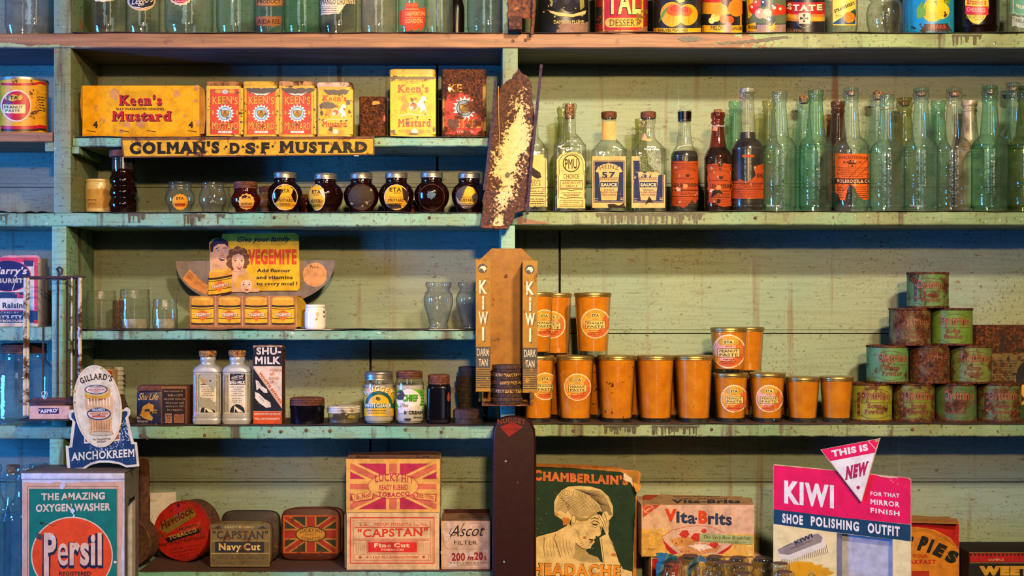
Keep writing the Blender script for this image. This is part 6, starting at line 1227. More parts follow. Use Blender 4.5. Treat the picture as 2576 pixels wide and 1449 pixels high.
for i, (y0, hw, cx, lab) in enumerate([(1012, 38, 1190, 'lowest flat dark tin of the stack beside the dispenser'), (994, 38, 1188, 'second flat dark tin from the bottom of the stack beside the dispenser'), (972, 39, 1186, 'third flat dark tin of the stack beside the dispenser'), (946, 40, 1187, 'fourth flat dark tin of the stack beside the dispenser'), (922, 36, 1189, 'topmost flat dark tin of the stack beside the dispenser')]):
    cy = .13; k = kk(cy); z1 = EZ + (VY - y0) * k; r = hw * k; x = (cx - VX) * k; t = thing('flat_tin', lab, 'tin', (x, cy, b0), 'flat dark tins stacked by the post')
    v, f = loft([(b0 + (z1 - b0) * .5, r * .96, r * .96, 2), (b0, r * .96, r * .96, 2)], x, cy, 36); mk('base', v, f, DT, t); v, f = loft([(z1, r * .93, r * .93, 2), (z1 - .0012, r, r, 2), (b0 + (z1 - b0) * .5, r, r, 2)], x, cy, 36); mk('lid', v, f, DT, t); b0 = z1 + .0001
t = thing('flat_tin', 'single flat brown oval tin lying in front of the dark stack', 'tin', (cx_(1178, .05), .05, S6)); r = 38 * kk(.05); z1 = EZ + (VY - 1028) * kk(.05)
v, f = loft([(S6 + .012, r * .96, r * .8, 2), (S6, r * .96, r * .8, 2)], cx_(1178, .05), .05, 40); mk('base', v, f, DT, t); v, f = loft([(z1, r * .92, r * .76, 2), (z1 - .002, r, r * .83, 2), (S6 + .012, r, r * .83, 2)], cx_(1178, .05), .05, 40); mk('lid', v, f, rust('brown_tin_lid', '2a1c18', '5a3c30', '6a4a34', .05, .2), t)

# things behind the oval sign
for i, (px, lab, y0) in enumerate(((272, 'pale ridged bottle behind the blue oval-topped sign', 922), (299, 'pale ridged bottle behind the sign, nearer the navy tin', 922))):
    pts = [(y0, 12), (y0 + 2, 13.5)]
    for j in range(7): y = y0 + 4 + j * 12; pts += [(y, 13.5), (y + 5, 13.5), (y + 8, 10.5), (y + 10, 10.5)]
    vessel('ridged_bottle', lab, 'bottle', px, .13 if i == 0 else .11, S6, pts + [(1020, 13), (1040, 14), (None, 14), (None, 14)], solid('pale_ridged_glass', 'a09c88', .3, .1, 0, 60, .1), cap=(1, 1), sm=0, n=28)
t = carton('orange_print_carton', 'cream carton with orange scrollwork mostly hidden behind the oval sign', 'carton', 200, 283, 930, .05, .035, S6, 'b89870')
a = Art(); a.poly([(200, 932), (214, 932), (206, 944), (200, 952)], '8a3c14', 1).poly([(283, 932), (266, 932), (276, 944), (283, 954)], '8a3c14', 1); a.build('printed_front', t.root, t.map, CARD)
pl = plane3(W(306, 990, .03), W(306, 1068, .03), W(337, 1068, .045)); v, f = prism([(300, 990), (312, 994), (335, 1058), (337, 1064), (306, 1066), (300, 1066)], pl, .02); mk('dark_packet', v, f, CARD, None, H('3a2c24'), label='dark leaning packet with a small gold flower, beside the navy tin', cat='packet', smooth=20)
# end bay: big jar
t = vessel('large_glass_jar', 'large bluish storage jar with a rusty lid, behind the wire rack', 'jar', 60, .085, SH['S6'] - .0012, [(884, 53), (890, 55), (896, 53), (905, 54), (912, 60), (925, 70), (945, 76), (970, 77), (1060, 77), (1068, 74), (None, 68), (None, 68), (None, 3)], BLUEG, n=56)
screw_lid(t, 864, 888, 56, RUSTLID)
# ------------------------------------------------------------------ wire rack with the tablet box, hung on the end post
WR = rust('rusted_wire', '241410', '4a2c20', '6a4028', .08, .3); WW = rusty('chipped_white_wire', 'x', .13)
wr = thing('wire_rack', 'tall rusty wire display rack hung by a hook on the end post', 'rack', W(130, 1050, -.03))
F0, B0 = -.045, -.006
def wire(pts, r, m=WR, name='wire', col=(.3, .2, .15)): v, f = tube([W(*p) for p in pts], r, 8); return mk(name, v, f, m, wr, col)
wire([(55, 698, F0), (214, 697, F0)], .0026, name='top_rail'); wire([(60, 697, F0), (70, 701, B0), (190, 700, B0), (210, 697, F0)], .0018, name='back_rail')
wire([(148, 700, B0), (148, 684, B0), (143, 676, -.004), (150, 672, -.012), (157, 678, -.01), (154, 690, -.008)], .0022, name='hook')
wire([(50, 1010, F0), (190, 1010, F0)], .0022, name='front_rail'); wire([(68, 1007, B0), (190, 1007, B0)], .0018, name='back_rail'); wire([(50, 1010, F0), (68, 1007, B0)], .0018, name='side_rail'); wire([(190, 1010, F0), (192, 1007, B0)], .0018, name='side_rail')
for x, y, b, r, m in ((64, F0, 1045, .0038, 1), (72, F0, 1045, .0026, 1), (110, F0, 994, .0022, 0), (146, B0, 1000, .0022, 0), (169, B0, 1004, .002, 0), (181, F0, 996, .0018, 1), (192, B0, 1004, .002, 0), (202, F0, 1005, .0038, 1)):
    wire([(x, 699, y), (x - 1, 800, y), (x - (2 if x < 120 else 1), b, y)], r, WW if m else WR, 'upright_wire', H('c8bca8'))
v, f = boxv(W(50, 0, F0).x, W(178, 0, F0).x, F0 - .012, B0 + .003, W(0, 1058, F0).z, W(0, 1054, F0).z); mk('tray', v, f, rust('dark_tray', '0e0a0a', '2a1c18', '4a3020', .05, .3), wr, bevel=.001)
v, f = tube([W(112 + 7 * math.cos(q), 992 + 9 * math.sin(q * 1.0) - 3 * math.cos(2 * q), F0 - .004) for q in [i * 2 * pi / 20 for i in range(20)]] + [W(104, 999, F0 - .003)], .0007, 6); mk('string_tie', v, f, solid('white_string', 'c8c0b0', .8), wr)
t = carton('tablet_carton', 'small pink and purple tablet box lying in the wire rack tray', 'box', 74, 174, 1022, -.05, .035, W(0, 1054, F0).z + .0003, 'c8a090')
a = Art(); a.rect(74, 1024, 174, 1054, 'c89c8c', 0).rect(97, 1027, 148, 1041, '241c44', 1).txt("'ASPRO'", 99, 146, 1039, 9, 'd8d0cc', 2, .05, y1=1037); a.build('printed_front', t.root, t.map, PAPER)
t2 = carton('purple_carton', 'narrow dull purple box lying behind the tablet box in the rack', 'box', 80, 184, 1001, -.014, .009, W(0, 1054, F0).z + .0003, '5a3a40')

# ------------------------------------------------------------------ washing powder display box and the oval-topped sign on it
CT = SH['CT']; PY = -.12
k = kk(PY); px0, px1 = 56, 313
t = Thing(); t.cy = PY; x0, x1 = (px0 - VX) * k, (px1 - VX) * k; zt = EZ + (VY - 1190) * k
t.root = thing('display_box', 'white metal washing powder display box with a green and orange paper label', 'display box', ((x0 + x1) / 2, PY + .05, CT))
BW = rusty('chipped_white_enamel', 'x', -.06, .4)
v, f = join(boxv(x0, x1, PY, PY + .0015, CT, zt), boxv(x0, x0 + .0015, PY + .0015, PY + .1, CT, zt), boxv(x0, x1, PY + .0985, PY + .1, CT, zt)); mk('casing', v, f, BW, t.root, H('b4b4b8'), smooth=0)
# side with a tall window cut out
xs = x1 - .0015; pts = [(PY + .0015, CT), (PY + .0985, CT), (PY + .0985, zt), (PY + .0015, zt)]; hole = [(PY + .022, CT + .02), (PY + .08, CT + .02), (PY + .08, zt - .055), (PY + .034, zt - .055), (PY + .022, zt - .068)]
vv = pts + hole; tris = tessellate_polygon([[Vector((a_, b_, 0)) for a_, b_ in pts], [Vector((a_, b_, 0)) for a_, b_ in hole]])
V = [(x1, a_, b_) for a_, b_ in vv] + [(xs, a_, b_) for a_, b_ in vv]; F = []
for q in tris:
    nrm = (Vector(V[q[1]]) - Vector(V[q[0]])).cross(Vector(V[q[2]]) - Vector(V[q[0]])); q = q if nrm.x > 0 else q[::-1]; F.append(tuple(q)); F.append(tuple(i + 9 for i in reversed(q)))
for i in range(5): j = 4 + i; m_ = 4 + (i + 1) % 5; F.append((j, m_, m_ + 9, j + 9))
mk('side_panel', V, F, BW, t.root, H('6a645c'), smooth=0)
v, f = boxv(x0 - .001, x1 + .002, PY - .002, PY + .102, zt, zt + .003); mk('top_plate', v, f, rusty('dusty_top_plate', 'x', -.05, .7), t.root, H('5c5048'), bevel=.001)
v, f = boxv(x0 - .001, x1 + .001, PY - .0035, PY - .0003, zt - .011, zt); mk('front_lip', v, f, BW, t.root, H('c0bec0'), bevel=.0008)
a = Art(); fp = planeY(PY); C_ = 'c49878'
a.poly(jag([(58, 1213), (120, 1216), (146, 1212), (158, 1216), (200, 1214), (309, 1211), (308, 1300), (304, 1400), (306, 1530), (56, 1530), (56, 1420), (59, 1350), (57, 1270)], 1.0, 8), C_, 1).frame(69, 1223, 297, 1540, 1, '3a3428', 2).rect(73, 1230, 294, 1540, '0c6a58', 2)
a.txt('THE AMAZING', 104, 264, 1259, 18, 'd4b898', 3, .04, y1=1256).txt('OXYGEN WASHER', 90, 278, 1288, 19, 'd4b898', 3, .04, y1=1284).ell(181, 1398, 103, 98, 'd4b898', 3, 64).ell(181, 1398, 100, 95, 'd84414', 4, 64)
a.txt('Persil', 112, 254, 1427, 86, '201c30', 6, .09).txt('Persil', 107, 260, 1430, 86, '201c30', 5, .07).txt('Persil', 110, 256, 1422, 82, 'd4ac88', 7, .04).rect(106, 1420, 126, 1530, '201c30', 5).rect(110, 1400, 123, 1530, 'd4ac88', 7).txt('REGISTERED', 149, 229, 1448, 10, '301c1c', 6, .03).txt('TRADE MARK', 150, 228, 1464, 9, '301c1c', 6, .03)
a.blot(182, 1286, 7, 9, 'c8ccd8', 8, 2).blot(186, 1298, 3, 4, 'c8ccd8', 8, 3).blot(156, 1222, 10, 10, 'b8b8c0', 8, 4).blot(172, 1254, 8, 5, '7a5c3c', 8, 5).line([(172, 1256), (182, 1284)], 1.5, '5a4a38', 8).ell(104, 1316, 4, 3, '1c2828', 8, 12).line([(107, 1316), (136, 1322)], 1, '3a2c24', 8).blot(98, 1348, 10, 14, '4a3c34', 5, 7, 12, .6).blot(131, 1352, 6, 5, 'c0c4d0', 9, 6).blot(290, 1414, 5, 4, 'd0c4b0', 8, 8)
a.build('label', t.root, fp, SHINY)
# sign standing on it
zs = zt + .0032; SY = -.085
sgn = thing('oval_topped_sign', 'cut-out card sign, blue base and cream oval showing a jar, on the display box', 'sign', W(258, 1185, SY))
sp_ = plane3(W(258, 1180, SY), W(270, 1180, SY - .002), W(258, 1000, SY + .012))
base = [(172, 1185), (168, 1172), (165, 1121), (175, 1122), (182, 1058), (176, 1056), (172, 1044), (174, 1032), (183, 1030), (190, 1034), (310, 1030), (318, 1024), (327, 1030), (327, 1044), (322, 1050), (336, 1112), (344, 1113), (350, 1173), (318, 1176), (300, 1168), (275, 1164), (250, 1164), (228, 1170), (210, 1182)]
v, f = prism(base, sp_, .0018); mk('blue_base', v, f, CARD, sgn, H('d0bc94'), smooth=20)
a = Art(); sc2 = lambda p, s: (258 + (p[0] - 258) * s, 1110 + (p[1] - 1110) * s)
a.poly([(177, 1178), (173, 1127), (182, 1125), (190, 1062), (180, 1050), (180, 1040), (187, 1036), (194, 1042), (300, 1040), (315, 1033), (321, 1036), (320, 1044), (315, 1052), (330, 1117), (339, 1118), (344, 1168), (318, 1170), (300, 1162), (275, 1158), (250, 1158), (228, 1164), (208, 1176)], '0c3048', 1)
a.blots(300, 1060, 326, 1110, 90, 1.6, 'c8bca8', 2, 4).blots(226, 1108, 312, 1134, 120, 1.4, 'c8b8b0', 2, 5).blots(180, 1150, 340, 1168, 40, .8, 'b0b8b8', 2, 6)
a.poly([(212, 1096), (303, 1088), (303, 1108), (212, 1116)], 'd8c0a0', 2).poly([(214, 1104), (232, 1102), (232, 1112), (214, 1112)], '9a5a34', 3).poly([(288, 1098), (301, 1092), (301, 1104), (290, 1106)], '9a5a34', 3)
a.txt('ANCHOKREEM', 181, 340, 1160, 20, '14202c', 3, .05, .05, y1=1150).txt('ANCHOKREEM', 180, 339, 1159, 20, 'd8c8a0', 4, .03, .05, y1=1149); a.build('printed_base', sgn, sp_, CARD)
def rot(cx, cy, d): c_, s_ = math.cos(math.radians(d)), math.sin(math.radians(d)); return lambda x, y: (cx + (x - cx) * c_ - (y - cy) * s_, cy + (x - cx) * s_ + (y - cy) * c_)
R_ = rot(247, 1022, -7); ov = [R_(*p) for p in Art().ellp(247, 1022, 60, 104, 64)]
sp2 = lambda x, y, h=0: sp_(x, y, h + .0026)
v, f = prism(ov, sp2, .0022); mk('oval_panel', v, f, CARD, sgn, H('d8c090'), smooth=20)
a = Art(); a.ring(247, 1022, 56, 100, .7, 'b89868', 1, 60).xf; a.xf = None
a.t = [([R_(*p) for p in pl], c_, l_) for pl, c_, l_ in a.t]
a.txt("GILLARD'S", 207, 282, 967, 15, '201814', 2, .03, .06, bow=9, rot=1, y1=961)
a.poly([(216, 1006), (226, 1000), (280, 996), (286, 1004), (284, 1040), (282, 1078), (286, 1090), (228, 1094), (226, 1082), (228, 1068), (218, 1030)], 'd09c60', 2)
for i in range(8): x = 224 + i * 7.6; a.line([(x, 1004 - i * .6), (x + 1, 1020)], 3, 'e4c48c', 3).line([(231 + i * 6.6, 1056), (233 + i * 6.2, 1082)], 2.4, 'b8702c', 3)
a.ell(257, 1092, 30, 5, 'c0a878', 3).ring(257, 1090, 30, 6, 1, '6a5434', 4).poly([(215, 984), (278, 980), (278, 996), (264, 1002), (240, 1004), (216, 1000)], 'c88c1c', 4).poly([(222, 1001), (272, 997), (272, 1006), (224, 1010)], '9a5a24', 3).ell(245, 982, 31, 14, 'd0a860', 5).ell(244, 980, 29, 12, '24384c', 6).ell(244, 980, 26, 10, 'd8b894', 7).txt("GILLARD'S", 228, 262, 975, 4, '24303c', 8, .03).txt('ANCHOKREEM', 224, 266, 983, 5, 'a8482c', 8, .03).block(232, 258, 984, 988, 1, '9a4a30', 8)
a.ell(251, 1041, 30, 16, '24384c', 5).ell(251, 1041, 27, 13, 'd8b088', 6).poly(Art().ellp(251, 1041, 27, 13, 16, 200, 330), '24384c', 7).txt("GILLARD'S", 234, 266, 1033, 5.5, 'd8c8a8', 8, .03).txt('ANCHOKREEM', 229, 274, 1043, 6, 'a8401c', 8, .03).rect(234, 1045, 268, 1050, 'b84c2c', 7).blot(251, 1044, 5, 4, '6a5c48', 9)
a.txt('An Appetising', 235, 280, 1108, 5, '3a2c20', 3, .01, y1=1105).txt('Relish', 247, 268, 1114, 5, '3a2c20', 3, .01, y1=1112).blot(190, 1012, 5, 3, 'a07c44', 3, 3).blot(189, 984, 4, 5, 'a07c44', 3, 4).blot(257, 927, 5, 3, 'a88850', 3, 5).blot(282, 1012, 10, 22, 'd8b080', 1, 6, 24, .6); a.build('printed_oval', sgn, sp2, CARD)

# tall bottles standing on the counter at the end
for px, T, n, b, cy, m, lab, ck in ((66, 1172, 26, 56, .03, BLUEG, 'tall blue-green milk bottle with wide lip beside the display box', 0), (-22, 1168, 22, 46, .07, AQUA, 'tall aqua bottle cut off at the edge of the end bay', 0), (33, 1186, 19, 36, .138, AQUA, 'tall corked bottle behind the two end bay bottles', 1), (97, 1166, 20, 42, .118, BLUEG, 'bluish bottle half hidden behind the display box', 0)):
    t = vessel('milk_bottle', lab, 'bottle', px, cy, CT, [(T, n * .86), (T + 2, n * 1.1), (T + 12, n * 1.16), (T + 18, n * 1.1), (T + 21, n), (T + 50, n * .98), (T + 74, n * 1.08), (T + 100, b * .78), (T + 122, b * .96), (T + 140, b), (1500, b), (1525, b * .97), (None, b * .88), (None, b * .88), (None, 3)], m, 'tall bottles in the end bay')
    if ck: add(t, 'cork', [(T - 16, n * .84), (T + 6, n * .82)], CORK, n=24)
    if px == 66:
        a = Art(); a.star(40, 1340, 14, 7, 5, 'ffffff', 0).txt('MILK', 30, 60, 1318, 8, 'ffffff', 0).txt('PINT', 28, 58, 1400, 8, 'ffffff', 0); a.build('raised_lettering', t.root, t.map, BLUEG, 5)
# ------------------------------------------------------------------ tobacco shelf
S7 = SH['S7']
def disc_tin(name, label, cx, cy_px, r, y0, y1, back_dx, back_dy, mat, col, rimmat, group=None, base=S7):
    """Round tin standing on edge, its lid facing the camera, axis turned a little."""
    c0 = W(cx, cy_px, y0); k = kk(y0); R = r * k; c0.z = base + R * 1.0 + .0006
    ax = Vector((back_dx, y1 - y0, back_dy)); c1 = c0 + ax; a = ax.normalized(); u = a.cross(Vector((0, 0, 1))).normalized(); w_ = u.cross(a)
    t = thing(name, label, 'tin', (c0.x, y0, base), group)
    def tb(rings, part, m, cl):
        V, F = [], []; n = 56
        for (q, rr) in rings:
            for j in range(n): th = 2 * pi * j / n; V.append(c0 + ax * q + u * (math.cos(th) * rr * R) + w_ * (math.sin(th) * rr * R))
        for i in range(len(rings) - 1):
            for j in range(n): kx = (j + 1) % n; F.append((i * n + j, i * n + kx, (i + 1) * n + kx, (i + 1) * n + j))
        F.append(tuple(reversed(range(n)))); F.append(tuple(range((len(rings) - 1) * n, len(rings) * n)))
        F = [p[::-1] for p in F]; return mk(part, V, F, m, t, cl)
    tb([(0.02, .93), (.0, .965), (.03, 1.0), (.35, 1.0)], 'lid', mat, col); tb([(.351, .97), (.95, .97), (1, .94)], 'body', rimmat, (.1, .08, .05))
    fp = plane3(c0 + ax * .005, c0 + ax * .005 + u * .02, c0 + ax * .005 + w_ * .02); return t, fp, c0
BRT = rust('brown_rusted_tin', '2a160c', '5a3418', '6a4424', .08, .3)
disc_tin('round_tobacco_tin', 'brown rusted round tin on edge next to the display box', 322, 1345, 62, .03, .07, .01, 0, BRT, (.2, .1, .05), BRT)
v, f = prism(jag([(350, 1150), (374, 1156), (376, 1290), (376, 1400), (350, 1400)], 1, 10), planeY(.135), .03); mk('leather_folder', v, f, rust('old_brown_leather', '2a140a', '5a3014', '6a3c1c', .05, .4), None, label='tall brown leathery folder standing between the display box and white paper', cat='folder', smooth=20)
v, f = prism([(378, 1240), (443, 1238), (444, 1396), (378, 1396)], planeY(.17), .0015); mk('paper_sheet', v, f, PAPER, None, H('b8b0a4'), label='blank white paper sheet standing behind the red round tin', cat='paper', smooth=0)
t, fp, c0 = disc_tin('round_tobacco_tin', 'round red tobacco tin standing on edge with a gold lettered band', 457, 1335, 76, .085, .135, .026, .0, rusty('rusted_red_lid', 'x', .05), H('8a1c14'), BRT)
pc = 764 + (EZ - c0.z) / kk(.085); a = Art(); q = pc - 1335
a.ell(456, pc, 69, 71, 'a82014', 0, 48).poly([(400, pc - 6), (408, pc - 24), (484, pc - 62), (494, pc - 40), (420, pc + 6)], '7a6424', 1).txt('Havelock', 408, 488, pc - 4, 20, '5a1410', 2, .03, 0, .3, y1=pc - 48, rot=1).poly([(446, pc - 8), (500, pc - 24), (506, pc - 34), (504, pc - 12), (452, pc + 2)], 'b0402c', 2).txt('AROMATIC', 450, 498, pc - 2, 7, '2a1410', 3, .04, y1=pc - 14, rot=1).poly([(414, pc + 18), (500, pc - 8), (504, pc + 2), (424, pc + 28)], '201410', 2).txt('TOBACCO', 427, 496, pc + 21, 10, 'a88c4c', 3, .05, .08, y1=pc, rot=1)
a.txt('FINEST QUALITY SELECTED LEAF', 402, 518, pc + 38, 7, '4a1810', 2, .03, y1=pc + 16, rot=1); 
for i in range(4): a.txt('manufactured by the tobacco co' if i % 2 else 'of selected leaf', 424 + i * 5, 508 - i * 6, pc + 48 + i * 9, 4, '4a1c14', 2, 0, 0, .2, y1=pc + 34 + i * 9, rot=1)
a.blot(450, pc - 66, 6, 6, '4a1410', 3).blots(400, pc - 60, 510, pc + 60, 40, 2, '5a1810', 3, 3); a.build('printed_lid', t, fp, rusty('rusted_red_print', 'x', .03))
def slab_tin(name, label, px0, px1, py0, y, lean, th, col, m, art=None, group=None, base=S7, e=6, bot=None):
    """Flat hinged tin standing on its long edge, leaning back."""
    k = kk(y); z1 = EZ + (VY - py0) * k; x0, x1 = (px0 - VX) * k, (px1 - VX) * k; h = z1 - base; n = 48
    t = thing(name, label, 'tin', ((x0 + x1) / 2, y, base), group)
    ny = Vector((0, 1, -lean)).normalized(); up = Vector((0, lean, 1)).normalized(); o = Vector(((x0 + x1) / 2, y, base + .0005 + abs(lean) * 0))
    def ringed(q0, parts, part, cl):
        V, F = [], []
        for q, s in parts:
            for j in range(n):
                an = 2 * pi * j / n; c_, s_ = math.cos(an), math.sin(an)
                X = math.copysign(abs(c_) ** (2 / e), c_) * (x1 - x0) / 2 * s; Z = math.copysign(abs(s_) ** (2 / e), s_) * h / 2 * s
                V.append(o + Vector((1, 0, 0)) * X + up * (Z + h / 2) + ny * (q * th))
        for i in range(len(parts) - 1):
            for j in range(n): kx = (j + 1) % n; F.append((i * n + j, i * n + kx, (i + 1) * n + kx, (i + 1) * n + j))
        F.append(tuple(reversed(range(n)))); F.append(tuple(range((len(parts) - 1) * n, len(parts) * n)))
        return mk(part, V, [p[::-1] for p in F][:], m, t, cl)
    for V_ in (0,):
        ringed(0, [(0, .93), (.03, .965), (.1, .985), (.55, .985)], 'lid', col); ringed(0, [(.56, .97), (.95, .97), (1, .94)], 'body', col)
    fp = plane3(o - ny * .0002, o + Vector((.1, 0, 0)) - ny * .0002, o + up * .1 - ny * .0002)
    if art: art.build('printed_lid', t, fp, m)
    return t
CP = rusty('tarnished_printed_tin', 'x', .05, .45)
a = Art(); D_ = '141820'; L = 'b09a6a'
a.rect(530, 1320, 678, 1424, '5a4c2c', 0).rect(533, 1322, 676, 1330, '5a5a50', 1).txt('READY RUBBED', 565, 640, 1329, 6, 'a89870', 2, .02).rect(532, 1332, 676, 1360, '6a5838', 1).txt('"CAPSTAN"', 535, 674, 1355, 19, '1c2430', 3, .02, .06).line([(532, 1361), (676, 1361)], 1.2, L, 2).rect(541, 1363, 664, 1390, '10182c', 2).txt('Navy Cut', 550, 655, 1384, 17, 'c8ac74', 4, .03, .05).line([(532, 1392), (676, 1392)], 1.2, L, 2).txt('W.D.& H.O.WILLS', 546, 664, 1407, 8, '3a3428', 2, .01).txt('(Australia) Ltd. SYDNEY', 544, 666, 1418, 6, '3a3428', 2, .01).frame(530, 1320, 678, 1425, 1.2, '8a7848', 2).poly([(536, 1330), (548, 1323), (560, 1330)], '1c2434', 2).poly([(648, 1330), (660, 1323), (672, 1330)], '1c2434', 2)
slab_tin('tobacco_tin', 'flat tarnished gold tobacco tin with a navy band, at the front of its pair', 524, 684, 1311, .03, .16, .024, H('4a3c20'), CP, a)
slab_tin('tobacco_tin', 'flat dark tin standing behind the navy-banded gold tin', 553, 703, 1285, .09, .1, .024, H('20160c'), CP)
a = Art(); U = '8a1c10'; Bc = '1c2418'; G_ = '9a6a2c'
a.rect(712, 1296, 850, 1392, 'a04414', 0).rect(717, 1300, 845, 1388, Bc, 1)
i0 = len(a.t)
for s in (1, -1):
    p0 = (717, 1300 if s > 0 else 1388); p1 = (845, 1388 if s > 0 else 1300); a.line([p0, p1], 18, G_, 2).line([p0, p1], 10, U, 3)
a.cliprect(i0, 717, 1300, 845, 1388); a.rect(768, 1300, 796, 1388, G_, 4).rect(717, 1330, 845, 1358, G_, 4).rect(772, 1300, 792, 1388, U, 5).rect(717, 1334, 845, 1354, U, 5).ell(782, 1344, 39, 20, '2a2010', 6).ell(782, 1344, 36, 17.5, 'a87828', 7).txt('LUCKY HIT', 754, 812, 1341, 9, '4a2a14', 8, .02, .06, bow=3).txt('READY', 768, 796, 1347, 5, '6a3c18', 8).txt('TOBACCO', 758, 806, 1357, 8, '4a2a14', 8, .02, .06, bow=-3)
slab_tin('tobacco_tin', 'flat tin printed with a crossed flag in red and dark green, front of its pair', 704, 857, 1279, .098, .1, .022, H('42180c'), CP, a)
slab_tin('tobacco_tin', 'flat rust-red tin standing behind the crossed-flag tin', 718, 866, 1276, .14, .1, .02, H('4a1a0e'), CP)
t = carton('tobacco_carton', 'cream carton printed in red with fine frames, underneath the flag-printed carton', 'carton', 872, 1105, 1289, .012, .11, S7, 'c8a068')
a = Art(); r = 'c4301c'; c = 'cca870'
a.rect(872, 1289, 1105, 1433, c, 0).frame(880, 1301, 1093, 1418, 2.4, r, 1).frame(885, 1305, 1088, 1414, .8, r, 1).frame(889, 1308, 1084, 1411, .8, r, 1).frame(892, 1313, 1082, 1324, .8, r, 1).rect(892, 1326, 1082, 1328, r, 1).txt('2 lb.', 904, 927, 1323, 6.5, r, 2, .01).txt('|MEDIUM STRENGTH|', 940, 1034, 1322.5, 6.5, r, 2, .01).txt('1oz Pkts', 1042, 1074, 1322, 6, r, 2, .01).txt('"CAPSTAN"', 900, 1076, 1352, 20, r, 2, .025, .05, y1=1348).rect(892, 1358, 1080, 1359.5, r, 1).rect(892, 1355, 1080, 1356, r, 1)
a.frame(923, 1362, 1052, 1392, 1.2, r, 1).rect(926, 1364, 1049, 1389, 'c8281c', 2).txt('Fine Cut', 940, 1031, 1377, 10.5, 'dcbc84', 3, .05, .09).txt('TOBACCO', 957, 1016, 1385.5, 5, 'dcbc84', 3, .04).frame(892, 1394, 1079, 1409, 1, r, 1).txt('W. D. & H. O. WILLS (AUSTRALIA) LTD SYDNEY.', 920, 1055, 1405, 6.5, r, 2, .03).star(906, 1402, 5, 2.5, 8, r, 2).star(1066, 1401, 5, 2.5, 8, r, 2)
for x in list(range(896, 922, 5)) + list(range(1056, 1082, 5)): a.line([(x, 1364), (x, 1392)], .7, r, 1)
a.build('printed_front', t.root, t.map, CARD)
v, f = prism([(871, 1290), (871, 1430), (867, 1428), (866, 1296)], planeY(.016), .0008); mk('side_flap', v, f, CARD, t.root, H('6a543c'), smooth=0)
zt_ = t.z1
t = carton('tobacco_carton', 'carton printed with a large red and crimson crossed flag, on top of the cream carton', 'carton', 871, 1107, 1155, .012, .105, zt_ + .0002, 'c89850')
a = Art(); m = 'a8243c'; g = 'd09c48'; r = 'c06040'
a.rect(871, 1155, 1107, 1290, 'd09a48', 0).rect(881, 1166, 1098, 1281, m, 1)
i0 = len(a.t)
for p0, p1 in (((881, 1172), (1098, 1276)), ((881, 1276), (1098, 1172))): a.line([p0, p1], 26, g, 2).line([p0, p1], 12, r, 3).line([p0, p1], 13.5, m, 2)
a.cliprect(i0, 881, 1166, 1098, 1281); a.rect(971, 1166, 1006, 1281, g, 4).rect(881, 1205, 1098, 1242, g, 4).rect(979, 1166, 998, 1281, r, 5).rect(881, 1217, 1098, 1231, r, 5).ell(989, 1223, 64, 32, m, 6, 48).ell(989, 1223, 62.5, 30.5, g, 7, 48).txt('LUCKY HIT', 943, 1040, 1214, 18, m, 8, .015, .07, bow=6, y1=1218).txt('READY RUBBED', 954, 1026, 1233, 13, m, 8, .02, .03, y1=1232).txt('TOBACCO', 951, 1031, 1247, 11, m, 8, .04, .07, bow=-4, y1=1246)
for x0, x1, s in ((886, 936, '1lb. Nett'), (1042, 1094, '2oz. Tins')):
    d = 1 if x0 > 990 else -1; a.poly([(x0 - 4, 1240 + (d < 0) * 4), (x1 + 4, 1236 + (d > 0) * 8), (x1 + 2, 1262 - (d < 0) * 6), (x0 + 2, 1256 + (d < 0) * 8)], m, 6).poly([(x0 - 2, 1241 + (d < 0) * 4), (x1 + 2, 1237 + (d > 0) * 8), (x1, 1260 - (d < 0) * 6), (x0 + 4, 1254 + (d < 0) * 8)], g, 7); a.txt(s, x0 + 5, x1 - 3, 1259 if d < 0 else 1251, 13, m, 8, .02, .05, y1=1249 if d < 0 else 1257)
a.rect(975, 1155, 1000, 1164, 'c88c30', 2); a.build('printed_front', t.root, t.map, CARD)
lidp = plane3(W(871, 1155, .0125), W(1107, 1155, .0125), W(1107, 1138, .09)); v, f = prism([(872, 1154), (1107, 1154), (1108, 1136), (1060, 1134), (880, 1139)], lidp, .0012); mk('lid_flap', v, f, CARD, t.root, H('7a5434'), smooth=0)
a = Art(); a.frame(882, 1140, 1096, 1153, .8, '4a2428', 1).txt('READY RUBBED', 920, 1060, 1144, 4, '4a2428', 1).txt('Bulk', 896, 930, 1152, 6, '4a2428', 1).txt('2 oz', 1046, 1080, 1151, 5, '4a2428', 1); a.build('printed_lid', t.root, lidp, CARD)
t = carton('cigarette_carton', 'small cream carton with black script and red numerals, beside the maroon dispenser', 'carton', 1110, 1233, 1311, .016, .1, S7, 'b8946c')
a = Art(); a.rect(1110, 1311, 1233, 1427, 'c09c78', 0).blots(1112, 1315, 1230, 1425, 26, 9, 'c8ac90', 1, 5).txt('Ascot', 1131, 1214, 1350, 28, '20181a', 3, .0, 0, .35, y1=1348).line([(1136, 1330), (1130, 1342), (1140, 1348), (1156, 1338), (1168, 1316)], 1.6, '20181a', 3).txt('FILTER', 1142, 1200, 1370, 10, '2a2020', 3, .0).line([(1112, 1340), (1118, 1372), (1124, 1381), (1222, 1381), (1230, 1370)], .8, '7a5c44', 3)
a.txt('200', 1136, 1170, 1411, 20, '8a1c28', 3, .04).txt('in', 1175, 1190, 1409, 12, '8a1c28', 3, .04, 0, .3).txt('20', 1193, 1215, 1409, 20, '8a1c28', 3, .04).txt('s', 1218, 1223, 1409, 14, '8a1c28', 3, .03).txt('W. D. & H. O. WILLS (AUST.) LTD', 1131, 1224, 1418, 4.5, '2a2020', 3, .01).txt('RALEIGH PARK SYDNEY', 1149, 1206, 1423, 3, '4a3a30', 3); a.build('printed_front', t.root, t.map, CARD)
